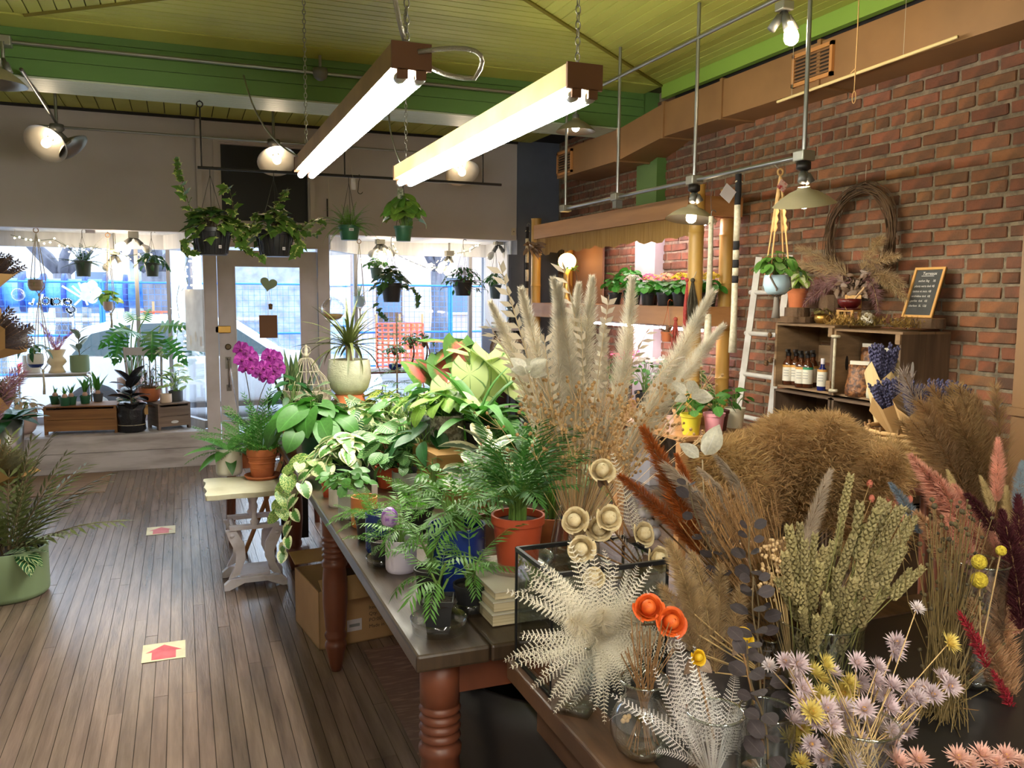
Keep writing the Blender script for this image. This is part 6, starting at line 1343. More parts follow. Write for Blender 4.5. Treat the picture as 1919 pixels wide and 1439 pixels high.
# kalanchoe pots
GK='flowering pots on the bamboo shelf'
fl_m=lambda n,c:mat('petal_'+n,c,.6,trl=.25,objrand=.15)
FL=dict(pink=fl_m('pink',S(232,96,142)),coral=fl_m('coral',S(236,128,110)),yellow=fl_m('yellow',S(236,206,56)),white=fl_m('white',S(232,230,226)),peach=fl_m('peach',S(240,180,120)))
def floret(key):
    k='floret_'+key
    if k in _LM: return _LM[k]
    mb=MB()
    for i in range(4): a=i*PI/2; M=Matrix.Rotation(a,4,'Z'); leaf_into(mb,'oval',.32,.2,.1,3,M=M,L=.6,cols=(-1,0,1))
    _LM[k]=[mb.data('floret',FL[key])]; return _LM[k]
K_lf=B_oval('kal',leafmat('leaf_kalanchoe',G(72,150,56)),.42)
for i,(px,col,lb) in enumerate(((1152,None,'leafy green hydrangea start at the shelf end'),(1168,None,'leafy green hydrangea start beside the white post'),(1184,'white','white kalanchoe'),(1200,'peach','pale peach kalanchoe'),(1214,'pink','hot pink kalanchoe'),(1230,'coral','coral kalanchoe'),(1244,'peach','orange peach kalanchoe'),(1258,'pink','bright pink kalanchoe'),(1274,'yellow','yellow kalanchoe behind the bamboo post'),(1318,'yellow','golden kalanchoe near the shelf end board'),(1330,'yellow','lemon kalanchoe at the near shelf end'))):
    p=at(px,573,X=3.40); p.y=max(p.y,YN+.12); t,z=potted('kalanchoe',lb+(' in black nursery pot' if col else ' in nursery pot'),(3.40+(.10 if i%2 else 0),p.y,zsh),'taper',.058,.10,PM['green'] if i in(2,5) else PM['black'],GK); dome(t,z,.11,.10 if col else .17,22,.075,K_lf,300+i,M_stem)
    if col:
        r=random.Random(i); f=floret(col)[0]
        for j in range(46): a=r.uniform(0,2*PI); q=.075*math.sqrt(r.random()); inst('floret',f,t,place((q*math.cos(a),q*math.sin(a)-.01,z+.11+.045*(1-(q/.075)**2)),(r.uniform(-1,1),r.uniform(-1,1),.2),(math.cos(a)*q*9-.4,math.sin(a)*q*9-.4,1),.022))
t,z=potted('potted_plant','white flowering bush beside the painted post',(3.5,6.25,zsh),'taper',.06,.12,PM['black'],GK); dome(t,z,.15,.2,40,.07,K_lf,330,M_stem)
# globe lamp with mossy stand
c=at(1062,560,X=3.42); t=thing('globe_lamp','glowing round globe lamp wound with mossy vine','lamp',(3.42,c.y,zsh)); zg=at(1060,490,X=3.42).z-zsh; MB().sphere((0,0,zg),.085,18,12,.92).obj('globe',emit('lamp_globe',(1,.62,.2),9),t,True)
MB().lathe([(0,0),(.06,0),(.045,.03),(.03,.08),(.05,.14),(.03,.2),(.035,zg-.07),(0,zg-.07)],16).obj('stand',M_brass,t,True); r=random.Random(4)
for i in range(70): a=r.uniform(0,2*PI); zz=zg-.09+.10*r.random(); q=.075+.03*r.random(); inst('vine_leaf',O_mid[0],t,place((q*math.cos(a),q*math.sin(a),zz),(r.uniform(-1,1),r.uniform(-1,1),r.uniform(-.3,.6)),(0,0,1),.03))
MB().tube(bez((.05,-.03,0),(.13,-.05,.12),(.05,-.06,zg-.08),8),.005,5).obj('vine_stem',M_bstem,t)
# lower shelf plants
for i,(px,lb,ms,n) in enumerate(((1320,'silvery variegated pittosporum on the lower bamboo shelf',O_njoy,70),(1250,'bright green herb on the lower bamboo shelf',O_mid,40),(1210,'white flowering cyclamen on the lower bamboo shelf',O_mid,34),(1165,'red flowering begonia on the lower bamboo shelf',O_mid,34))):
    y=max(YN+.2,at(px,700,X=3.42).y); t,z=potted('potted_plant',lb,(3.42,y,.70),'taper',.085,.15,PM['black'],'plants on the lower bamboo shelf'); dome(t,z,.17,.30,n,.055,ms,340+i,M_stem)
    if i>1:
        f=floret('white' if i==2 else 'pink')[0]; r=random.Random(i)
        for j in range(40): a=r.uniform(0,2*PI); q=.14*math.sqrt(r.random()); inst('floret',f,t,place((q*math.cos(a),q*math.sin(a),z+.25+.06*r.random()),(r.uniform(-1,1),r.uniform(-1,1),.2),(-.5,-.4,1),.035))
# ---- rope and tassel hangings
def ropehang(px,pytop,pybot,X,label,bands,r=.012,Y=None,tag_=False,top=None):
    a=at(px,pytop,X=X) if Y is None else at(px,pytop,Y=Y); b=at(px,pybot,X=X) if Y is None else at(px,pybot,Y=Y); t=thing('macrame_strand',label,'wall hanging',a); L=a.z-b.z; cols=[M_cord,mat('black_cord',S(30,28,30),.9)]
    zs=sorted(set([0,1]+[q for s in bands for q in s])); 
    for z0,z1 in zip(zs[:-1],zs[1:]):
        bl_=any(s[0]<=z0 and z1<=s[1] for s in bands); MB().tube([(0,0,-L*z0),(.002,0,-L*(z0+z1)/2),(0,0,-L*z1)],[r,r*1.05,r if z1<1 else r*1.4],10).obj('dark_wrap' if bl_ else 'cord_length',cols[bl_],t,True)
    MB().tube([(0,0,0),(0,0,.02)]+[(.015+.015*math.cos(PI-k*.6),0,.02+.015*math.sin(k*.6)) for k in range(6)],.003,5).obj('hook',M_steel,t,True)
    for s in (-1,1): MB().tube([(0,0,-.03),(s*.025,-.01,-.045)],[.006,.003],6).obj('knot_end',cols[0],t,True)
    if tag_: MB().box((.0,-.016,-.13),(.075,.002,.075)).obj('price_tag',M_white,t).rotation_euler=(0,R_(35),0)
    return t
ropehang(1384,326,662,2.8,'black and white striped wrapped rope hung from the conduit',[(0,.17),(.37,.42),(.475,.52),(.565,.605)],.017,tag_=True)
ropehang(988,425,640,None,'black and white striped wrapped rope at the far bamboo post',[(0,.10),(.31,.37),(.47,.53)],.016,Y=7.6)
t=ropehang(1333,405,560,2.8,'cream knotted macrame plait hung near the bamboo post',[],.014); MB().tube([(0,0,.02),(0,.01,.1),(0,0,2.272-t.location.z)],.0015,4).obj('wire',M_iron,t)
MB().tube([(0,0,-.55),(.0,0,-.75)],[.018,.024],10).obj('tassel',M_cord,t,True)
def tassel(px,py0,py1,X,col,label,n=16,w=.03):
    a=at(px,py0,X=X); b=at(px,py1,X=X); t=thing('yarn_skein',label,'yarn',a); m=mat('yarn_'+label.split()[0],col,.95,col2=tuple(c*.6 for c in col),vs=60); r=random.Random(n)
    for i in range(n): q=r.uniform(-w,w); MB().tube([(0,0,0),(q,r.uniform(-.02,.02),(b.z-a.z)*.5),(q*.8,r.uniform(-.02,.02),(b.z-a.z)*r.uniform(.93,1))],.006,5).obj('strand',m,t,True)
    MB().sphere((0,0,0),.016,8,5).obj('knot',m,t,True); rod('loop',(0,0,0),(.03,0,.06),.002,M_cord,t)
tassel(1298,525,610,3.25,S(80,74,58),'olive yarn skein tied to the bamboo post',22,.035); tassel(1288,525,640,3.245,S(190,78,72),'red yarn skein tied to the bamboo post',14,.02); tassel(1266,598,655,3.245,S(180,82,70),'rust yarn bundle with white band on the bamboo post',16,.03)
t,z=potted('hanging_plant','small clay pot hanging on copper wires below the shelf lip',at(1250,640,X=3.22),'terra',.045,.07,PM['terra'],None); hook_of(t,.30,.04,.07,mat('copper_wire',S(170,96,60),.4,metal=.8)); rosette(t,z,9,.12,DRYL,5,1.2,.0)
drybunch(990,455,7.62,'brown dried leaf posy on the far bamboo post',22,.16,15,(.2,-.6,-.4))
# ---- ladder
M_lad=mat('ladder_white',S(206,202,196),.5,col2=S(176,170,160),vs=6)
t=thing('white_ladder','white painted wooden ladder leaning beside the crates','ladder',(3.50,0,0)); 
for y0,y1 in ((4.70,4.64),(4.34,4.34)): b=MB(); b.tube([(-.12,y0,0),(.06,y1,1.86)],.028,4); b.obj('rail',M_lad,t)
for z in (.25,.53,.81,1.09,1.36,1.63): q=-.12+.18*z/1.86; rod('rung',(q,4.69,z),(q,4.34,z),.016,M_lad,t)
# ---- crate shelving
M_cr=mat('grey_brown_crate',S(156,124,88),.7,col2=S(110,86,60),vs=3,st=(1,.5,5),bump=.2,bs=30,bst=(1,1,4)); M_crd=mat('dark_crate_end',S(112,88,66),.7,col2=S(80,62,46),vs=3,st=(5,1,.5),bump=.2,bs=20)
base=thing('crate_cabinet','dark wooden crates stacked as a low cabinet against the brick wall','cabinet',(3.40,3.25,0))
for j in range(2):
    for i in range(2):
        y0=i*.5; z0=j*.52; 
        for q in ((0,.33,y0+.005,y0+.02,z0,z0+.515),(0,.33,y0+.475,y0+.49,z0,z0+.515)): MB().bb(*q).obj('crate_end',M_crd,base)
        for k in range(4): MB().bb(.318,.33,y0+.02,y0+.475,z0+k*.13,z0+k*.13+.12).obj('back_slat',M_crd,base)
        MB().bb(0,.33,y0+.005,y0+.49,z0+.505,z0+.518).obj('top_board',M_crd,base); MB().bb(0,.33,y0+.005,y0+.49,z0,z0+.012).obj('bottom_board',M_crd,base)
ZK=1.052
def shelfcrate(y0,y1,z0,z1,label,rope=False,xf=3.40):
    t=thing('display_crate',label,'crate',(xf,y0,z0)); L=y1-y0; H=z1-z0; D=.34; w=.018
    for y,m in ((0,M_crd),(L-w,M_cr)):
        for k in range(2): MB().bb(k*D/2+.001,(k+1)*D/2-.001,y,y+w,0,H).obj('end_board',m,t)
        hp=[(.011*math.cos(2*PI*i/14),.042*math.sin(2*PI*i/14)) for i in range(14)]
        yy=y-.0006 if y==0 else y-.0006
        MB().prism(hp,0,.0005,lambda p,yy=yy:V(.085+p.x,yy-p.z,H*.5+p.y)).obj('hand_hole',M_dark if y else mat('pale_hole',S(200,190,170),.6),t)
    for k in range(3): MB().bb(.02+k*.107,.02+k*.107+.10,w,L-w,-.0,.012).obj('floor_slat',M_cr,t); MB().bb(.005+k*.112,.005+k*.112+.105,-.004,L+.004,H,H+.012).obj('top_slat',M_cr,t); MB().bb(D-.014,D-.002,w,L-w,.02+k*H/3,.02+k*H/3+H/3-.02).obj('back_slat',M_cr,t)
    for z in (.03,H-.05): MB().bb(-.012,-.0005,-.004,.028,z,z+.05).obj('corner_block',M_cr,t); 
    if rope:
        MB().tube([(-.016,L-.03,H-.02),(-.02,L-.034,H*.5),(-.016,L-.03,.02)],.008,8).obj('rope',M_cord,t,True)
        for z in (.03,H-.03): MB().tube([(-.012+.016*math.cos(2*PI*i/12),L-.03+.02*math.sin(2*PI*i/12),z) for i in range(12)],.009,6,False,True).obj('rope_wrap',M_cord,t,True)
    return t
shelfcrate(3.27,3.748,ZK,1.415,'weathered crate shelf holding paper bags, tied with rope',True); shelfcrate(3.752,4.25,ZK,1.43,'weathered crate shelf holding brown spray bottles')
# pine cones at far crate edge
for i,(px,py) in enumerate(((1443,628),(1441,652),(1436,680),(1444,675))):
    t=thing('pine_cone','brown pine cone wired to the far crate edge','pine cone',at(px,py,X=3.36),0,'pine cones on the crate'); r=random.Random(i); MB().sphere((0,0,0),.014,8,6,1.3).obj('core',M_dkstem,t,True)
    for k in range(26): a=k*2.4; zz=-.02+.04*k/26; q=.016*math.sqrt(max(.1,1-(zz/.024)**2)); inst('scale',DRYL[0],t,place((q*.5*math.cos(a),q*.5*math.sin(a),zz),(math.cos(a),math.sin(a),.4),(0,0,1),.022,0,2.2))
# bottles
amber=mat('amber_glass',S(70,34,16),.12,spec=.7); M_lab=mat('bottle_label',S(222,214,196),.7); zb=ZK+.0125
def bottle(px,X,label,blue=False,i=0):
    p=at(px,725,X=X); t=thing('spray_bottle',label,'bottle',(X,min(max(p.y,3.79),4.2),zb),R_(-60),'bottles in the crate'); m=amber if not blue else mat('blue_glass',S(24,34,96),.12,spec=.7)
    s=1 if not blue else .85; MB().lathe([(0,0),(.031*s,0),(.033*s,.006),(.033*s,.125*s),(.028*s,.145*s),(.013*s,.16*s),(.013*s,.18*s),(0,.18*s)],18).obj('body',m,t,True); MB().lathe([(.0335*s,.025),(.0338*s,.026),(.0338*s,.108),(.0335*s,.109)],18).obj('label',M_lab,t,True)
    for k in range(3): MB().box((0,-.0345*s,.09-k*.016),(.03,.0012,.003)).obj('label_print',mat('grey_print',S(130,130,130),.7),t)
    MB().lathe([(.0336*s,.109),(.0338*s,.122),(.0336*s,.123)],18).obj('colour_band',(mat('band_green',S(40,130,90),.5) if i==2 else mat('band_orange',S(206,150,70),.5)),t,True)
    if blue: MB().lathe([(.012,.153),(.012,.185),(0,.186)],12).obj('cap',M_white,t,True)
    else: b=MB(); b.lathe([(.015,.178),(.015,.196),(.009,.20),(.009,.215),(0,.216)],12); b.box((0,-.018,.212),(.014,.05,.014)); b.tube([(0,-.04,.208),(0,-.034,.185)],.003,5); b.obj('spray_head',M_iron,t)
for i,(px,X,lb) in enumerate(((1470,3.47,'amber spray bottle nearest the crate end'),(1490,3.50,'amber spray bottle beside the crate end bottle'),(1500,3.44,'amber spray bottle in the front of the row'),(1512,3.46,'amber spray bottle with green band'),(1522,3.55,'amber spray bottle at the back of the row'))): bottle(px,X,lb,False,(0,1,3,2,4)[i])
bottle(1540,3.44,'small blue bottle with white cap by the rope',True)
# bags of kernels
def bag(px,X,w,h,label,m,top=True,dz=0):
    p=at(px,735,X=X); t=thing('paper_bag',label,'bag',(X,min(max(p.y,3.34),3.66),zb+dz),R_(-60),'bags in the crate'); b=MB(); n=7; rows=[]
    for j in range(n+1):
        u=j/n; ww=w*(1-.12*u+.06*math.sin(u*7)); dd=.06*(1-.75*u**2)+.004; rows.append([b.add((ww/2*c,dd*s,h*u)) for c,s in ((-1,-.6),(-.6,-1),(0,-1.1),(.6,-1),(1,-.6),(1,.6),(.6,1),(0,1.1),(-.6,1),(-1,.6))])
    for j in range(n):
        for k in range(10): b.face(rows[j][k],rows[j][(k+1)%10],rows[j+1][(k+1)%10],rows[j+1][k])
    b.face(*rows[0][::-1]); b.face(*rows[-1]); b.obj('bag_body',m,t,True)
    if top: MB().box((0,-.004,h*1.0),(w*.8,.02,.04)).obj('folded_top',M_lab,t)
M_kern=mat('hazelnut_bag',S(150,98,56),.35,col2=S(74,44,26),vs=55,lo=.42,hi=.58,bump=.7,bs=60); M_linen=mat('linen_bag',S(214,204,176),.9,bump=.3,bs=120)
bag(1610,3.46,.13,.17,'clear bag of brown nut shells at the crate front',M_kern); bag(1618,3.60,.13,.26,'tall clear bag of brown nut shells behind the others',M_kern); bag(1650,3.62,.12,.24,'clear bag of nut shells beside the linen sack',M_kern); bag(1655,3.48,.15,.17,'cream linen sack with gathered corners',M_linen,False)
# ---- top of crates
ZT=1.4455
def ont(px,py,X,z=ZT): p=at(px,py,X=X); return V(X,p.y,z)
M_bark=mat('log_bark',S(110,84,60),.9,col2=S(76,58,42),vs=12,st=(1,1,.3),bump=.9,bs=30); M_rings=mat('log_face',S(196,160,112),.7,col2=S(160,122,80),vs=12)
def slab(px,X,r,h,label,z=ZT,name='log_slice'):
    t=thing(name,label,'log slice',ont(px,600,X,z)); q=random.Random(px); b=MB(); n=22; lo=[];hi=[]
    for i in range(n): rr=r*q.uniform(.95,1.06); a=2*PI*i/n; lo.append(b.add((rr*math.cos(a),rr*math.sin(a),0))); hi.append(b.add((rr*.98*math.cos(a),rr*.98*math.sin(a),h)))
    for i in range(n): b.face(lo[i],lo[(i+1)%n],hi[(i+1)%n],hi[i])
    b.face(*lo[::-1]); b.obj('bark',M_bark,t); b=MB(); b.face(*[b.add((r*.985*math.cos(2*PI*i/n),r*.985*math.sin(2*PI*i/n),h+.0004)) for i in range(n)]); b.obj('cut_face',M_rings,t)
    for k in (.3,.55,.8): MB().tube([(r*k*math.cos(2*PI*i/20),r*k*math.sin(2*PI*i/20),h+.0006) for i in range(20)],.0012,3,False,True).obj('growth_ring',M_dkstem,t)
    return t
slab(1487,3.55,.125,.035,'broad thin log slice at the far end of the crates'); slab(1493,3.55,.075,.055,'smaller thick log slice under the terracotta pot',ZT+.036)
t,z=potted('potted_plant','pale lime fittonia in classic terracotta pot on the log slices',ont(1493,575,3.55,ZT+.0925),'terra',.063,.115,PM['terra'],None); dome(t,z,.10,.13,16,.09,B_heart('cream',leafmat('leaf_creamlime',G(150,180,80),G(226,230,190),'centre')),91,M_stem)
slab(1555,3.68,.07,.17,'upright bark covered log stump behind the red bowl',name='log_stump')
slab(1700,3.60,.075,.045,'round log slice nearer the wreath under the chalkboard'); slab(1742,3.60,.075,.05,'round log slice nearer the duct under the chalkboard')
# tiny chair with red bowl
t=thing('mini_chair','tiny yellow wooden chair carrying the red bowl','miniature chair',ont(1590,600,3.56),R_(-70)); M_yel=mat('honey_wood',S(206,156,84),.5)
MB().bb(-.05,.05,-.05,.05,.075,.085).obj('seat',M_yel,t)
for x in (-.042,.042):
    for y in (-.042,.042): MB().bb(x-.007,x+.007,y-.007,y+.007,0,.075).obj('leg',M_yel,t)
    MB().bb(x-.006,x+.006,.04,.05,.085,.17).obj('back_post',M_yel,t)
for z in (.11,.15): MB().bb(-.04,.04,.042,.048,z,z+.018).obj('back_slat',M_yel,t)
cpos=t.location.copy()
t=thing('red_bowl','dark red glazed bowl with saucer on the tiny chair','bowl',cpos+V(0,0,.0855)); MB().lathe([(0,.0),(.06,.0),(.07,.008),(.068,.008),(0,.004)],20).obj('saucer',potm('oxblood',S(96,24,24),rough=.3),t,True); MB().lathe([(0,.008),(.04,.01),(.062,.035),(.066,.062),(.063,.062),(.055,.03),(0,.02)],22).obj('bowl',potm('oxblood',S(96,24,24),rough=.3),t,True)
rod('pestle',(.0,-.01,.035),(-.01,-.12,.125),.006,mat('pale_wood_handle',S(214,176,130),.5),t)
t=thing('brass_pot','small round brass pot with moss by the log stump','pot',ont(1540,600,3.58)); MB().lathe([(0,0),(.03,0),(.045,.02),(.045,.045),(.03,.058),(.028,.055),(0,.05)],18).obj('body',M_brass,t,True); dome(t,.05,.06,.04,26,.03,leafset('oval_moss',leafmat('leaf_moss',G(128,116,62)),'oval',.4,bend=.3,fold=.1,n=4),93,None,nm='moss_leaf')
def driedheap(px,X,w,label,col,seed,n=420,hgt=.05):
    t=tag(MB().obj('tmp',M_dstem),label,'dried flowers'); bpy.data.objects.remove(t); b=MB(); r=random.Random(seed)
    for i in range(n):
        p=V(r.gauss(0,.03),r.gauss(0,w),abs(r.gauss(0,hgt*.5))); d=V(r.uniform(-1,1),r.uniform(-1,1),r.uniform(-.2,1)).normalized(); x=d.cross(V(0,0,1)).normalized()*.004; b.tri(p-x,p+x,p+d*.03)
    o=b.obj('dried_heap',mat('dry_'+label.split()[0]+str(seed),col,.9,col2=tuple(c*.6 for c in col),vs=30,trl=.2)); o.location=ont(px,605,X); stuff(tag(o,label,'dried flowers')); return o
driedheap(1575,3.46,.05,'golden dried statice draped over the crate edge',S(206,166,90),1); driedheap(1625,3.48,.05,'olive dried moss strewn before the tiny chair',S(150,128,64),2); driedheap(1690,3.45,.05,'golden moss lying before the log slices',S(170,136,66),3,260)
t=thing('wrapped_posy','small posy of dried pink flowers in cream paper','posy',ont(1635,605,3.45,ZT+.02),R_(60)); b=MB(); n=9
lo=[b.add((0,0,0))]+[b.add((.10,.04*math.cos(2*PI*i/n),.02+.035*math.sin(2*PI*i/n))) for i in range(n)]
for i in range(n): b.face(lo[0],lo[1+i],lo[1+(i+1)%n])
b.obj('paper_cone',M_lab,t)
for i in range(22): r=random.Random(i); inst('petal',DRYL[i%3],t,place((.09,r.uniform(-.03,.03),.02+r.uniform(-.02,.03)),(1,r.uniform(-.9,.9),r.uniform(-.5,.9)),(0,0,1),.05,0,2))
# chalkboard
A=at(1690,600,X=3.60); t=thing('chalkboard','small chalkboard menu in honey wood frame leaning on the bricks','chalkboard',V(3.60,A.y,ZT+.052)); t.rotation_euler=(0,0,0)
u=V(0,-1,0); up=V(.085,0,.27).normalized(); nr=u.cross(up); Mc=Matrix(((u.x,up.x,nr.x,0),(u.y,up.y,nr.y,0),(u.z,up.z,nr.z,0),(0,0,0,1)))
w,h=.195,.275; MB().bb(0,w,0,h,-.006,-.001).obj('slate',mat('slate_board',S(58,58,56),.7,col2=S(72,72,70),vs=8),t).matrix_basis=Mc
for q in ((0,w,0,.013),(0,w,h-.013,h),(0,.013,.013,h-.013),(w-.013,w,.013,h-.013)): MB().bb(q[0],q[1],q[2],q[3],-.006,.007).obj('frame_rail',M_yel,t).matrix_basis=Mc
M_chalk=mat('chalk',S(226,222,212),.9)
for s,x,y,z in (('Terreaux',.055,.235,.024),('sachet 3kg     3$',.04,.197,.0165),('plants verts 6x6 4$',.024,.168,.0165),('cactus et succ. 6$',.022,.140,.0165),('orchidées 6x6  6$',.022,.113,.0165),('perlite  6x6   6$',.025,.087,.0165),('charbon  5L  12$',.022,.060,.0165)): text(t,s,z,Mc@Matrix.Translation((x,y,.0002)),M_chalk,'chalk_line')
MB().bb(.05,.13,.228,.230,-.0006,.0006).obj('chalk_line',M_chalk,t).matrix_basis=Mc
# hanging planter by macrame near ladder
c=at(1455,552,X=2.85); t,z=potted('hanging_plant','christmas cactus in pale blue pot held by grey macrame',c,'egg',.068,.10,PM['blue'],None); dome(t,z,.13,.12,40,.07,B_oval('cact',leafmat('leaf_cactus',G(84,130,50)),.36),95,M_stem,droop=1.0)
h0=at(1462,330,X=2.85)-c; M_gcord=mat('grey_cord',S(120,110,98),.9); M_rope=mat('tan_rope',S(200,160,104),.9)
hg=thing('macrame_hanger','tan braided macrame hanger with red paper tag beside the bowl lamp','plant hanger',c)
for i in range(4):
    a=i*PI/2+.4; q=V(.07*math.cos(a),.07*math.sin(a),.09); MB().tube([q,q.lerp(h0,.35),q.lerp(h0,.45)],.004,5,False).obj('cord',M_rope,hg,True); MB().tube([q.lerp(h0,.45+.55*k/14)+V(.004*(k%2),0,0) for k in range(15)],[.006+.004*(k%2) for k in range(15)],6,False).obj('braid',M_rope,hg,True)
    MB().tube([q,V(.07*math.cos(a+.5),.07*math.sin(a+.5),.03),V(0,0,-.015)],.005,5,False).obj('cradle_cord',M_gcord,hg,True)
MB().tube([(0,0,-.01),(.003,0,-.06),(0,0,-.12)],[.012,.016,.022],8).obj('tassel',M_gcord,hg,True); MB().tube([h0+V(.016*math.cos(2*PI*i/12),0,.02+.016*math.sin(2*PI*i/12)) for i in range(12)],.005,6,False,True).obj('ring',M_rope,hg,True)
MB().box((0,0,0),(.05,.002,.05)).obj('paper_tag',mat('red_print_tag',S(226,190,180),.7,col2=S(190,60,60),vs=40,lo=.5,hi=.6),hg).matrix_basis=Matrix.Translation(h0+V(0,-.02,-.05))@Matrix.Rotation(R_(30),4,'Y'); rod('s_hook',tuple(h0+V(0,0,.03)),(XP-c.x,h0.y,2.272-c.z),.003,M_steel,hg)
# wreath
c=at(1618,445,X=3.70); t=thing('vine_wreath','twig wreath with dried pampas hung on the brick wall','wreath',V(3.695,c.y,c.z)); r=random.Random(8); M_tw2=mat('vine_twig',S(104,78,52),.8,col2=S(72,52,36),vs=12)
Rw=.262
for i in range(30):
    ph=r.uniform(0,2*PI); rr=Rw+r.uniform(-.03,.03); pts=[]
    for k in range(26): a=2*PI*k/26; q=rr+.012*math.sin(3*a+ph); pts.append((-.025+.02*math.sin(2*a+ph*2),q*math.cos(a)*.95,q*math.sin(a)*1.08))
    MB().tube(pts,r.uniform(.0025,.0045),4,False,True).obj('vine',M_tw2,t,True)
rod('hanging_string',(0,0,Rw*1.08),(0,0,Rw*1.08+.13),.0012,M_cord,t)
PL_tan=plumeset('plume_tan',dryc('tan',S(206,178,136)),.36,.05,520,2,.5,stem=M_dstem); PL_mauve=plumeset('plume_mauve',dryc('mauve',S(170,128,130)),.28,.05,420,2,.7,stem=M_dstem)
def up2(d): return place((0,0,0),d).to_quaternion().to_matrix().to_4x4()@Matrix.Rotation(-PI/2,4,'X')
for (y0,z0,dy,dz,pl,s) in ((.05,-.22,.55,.5,PL_tan,1),(.08,-.23,.7,.35,PL_tan,1),(.02,-.25,.9,.1,PL_mauve,1.1),(-.06,-.2,-.5,.6,PL_tan,.95),(-.1,-.2,-.8,.5,PL_tan,.9),(-.12,-.22,-1,.15,PL_tan,.9),(-.15,-.23,-1,-.05,PL_tan,.9),(.1,-.24,.7,-.25,PL_mauve,1),(-.1,-.22,-.6,-.3,PL_mauve,.9)): inst('plume',pl[0 if dy>0 else 1],t,Matrix.Translation((-.05,y0,z0))@up2((-.25,dy,dz))@Matrix.Scale(s,4))
for i in range(120): a=r.gauss(-PI/2,.55); q=Rw+r.uniform(-.05,.06); inst('dried_leaf',DRYL[i%3],t,place((-.05+r.uniform(-.03,.02),q*math.cos(a)*.95,q*math.sin(a)*1.08),(r.uniform(-1,.1),r.uniform(-1,1),r.uniform(-1,.6)),(-1,0,.2),.06*r.uniform(.6,1.3),0,1.8))
# twine loop and wooden stick hung under the duct
t=thing('twine_loop','twine cord with knotted loop hanging from the ceiling edge','cord',at(1600,190,X=3.2)); z1=ZC-t.location.z; MB().tube([(0,0,z1),(.003,0,z1*.5),(0,0,.05)],.003,5).obj('cord',M_rope,t,True); MB().tube([(.0,.012*math.sin(2*PI*i/14),.02+.03*math.cos(2*PI*i/14)) for i in range(14)],.0025,5,False,True).obj('loop',M_rope,t,True); MB().tube([(0,0,.16),(0,.03,.145)],.003,5).obj('knot_end',M_rope,t,True)
a=at(1457,191,X=3.43); b=at(1795,69,X=3.43); t=thing('hanging_stick','pale bamboo stick hung on strings before the duct','stick',a); rod('stick',(0,0,0),tuple(b-a),.009,mat('pale_stick',S(226,200,140),.5),t)
for f in (.1,.75): q=(b-a)*f; rod('string',tuple(q),(0,q.y,ZC-a.z-.1),.0012,M_cord,t)
# ---- counter behind the dried flowers: kraft bags and bright bits
ct=thing('side_counter','low pale wooden counter between the shelf and the dried flowers','counter',(2.55,3.95,0)); 
for i in range(5): MB().bb(i*.12+.001,i*.12+.119,0,.8,.80,.825).obj('top_board',M_pine,ct)
for x in (.03,.55):
    for y in (.03,.75): MB().bb(x-.025,x+.025,y-.025,y+.025,0,.80).obj('leg',M_pine,ct)
CT=.8255
for i,(x,y,lb,col,n) in enumerate(((2.72,4.2,'leafy philodendron cutting in kraft sleeve on the counter',S(196,150,100),4),(2.95,4.35,'brown paper sleeve with seedling on the counter',S(190,146,100),6),(2.90,4.1,'dark cocoa pot with herb on the counter',S(90,50,46),8),(3.05,4.15,'cream bowl with white blossoms on the counter',S(214,206,180),10),(2.66,4.02,'yellow wrapped primrose on the counter',S(226,206,60),8),(2.8,4.0,'pink wrapped primrose on the counter',S(236,160,170),8))):
    t,z=potted('potted_plant',lb,(x,y,CT),'taper',.06,.12,potm('ct%d'%i,col),'small pots on the side counter'); dome(t,z,.11,.12,n,.14 if i==0 else .07,H_mid if i==0 else O_mid,400+i,M_stem)
t=thing('white_pipe','short white ceramic mug lying on the counter','mug',(2.62,4.3,CT)); MB().lathe([(0,0),(.035,0),(.037,.08),(.033,.08),(.03,.01),(0,.008)],18).obj('cup',PM['white'],t,True); MB().tube([(.035+.02*math.sin(k*PI/6),0,.02+.04*k/6) for k in range(7)],.005,6).obj('handle',PM['white'],t,True)
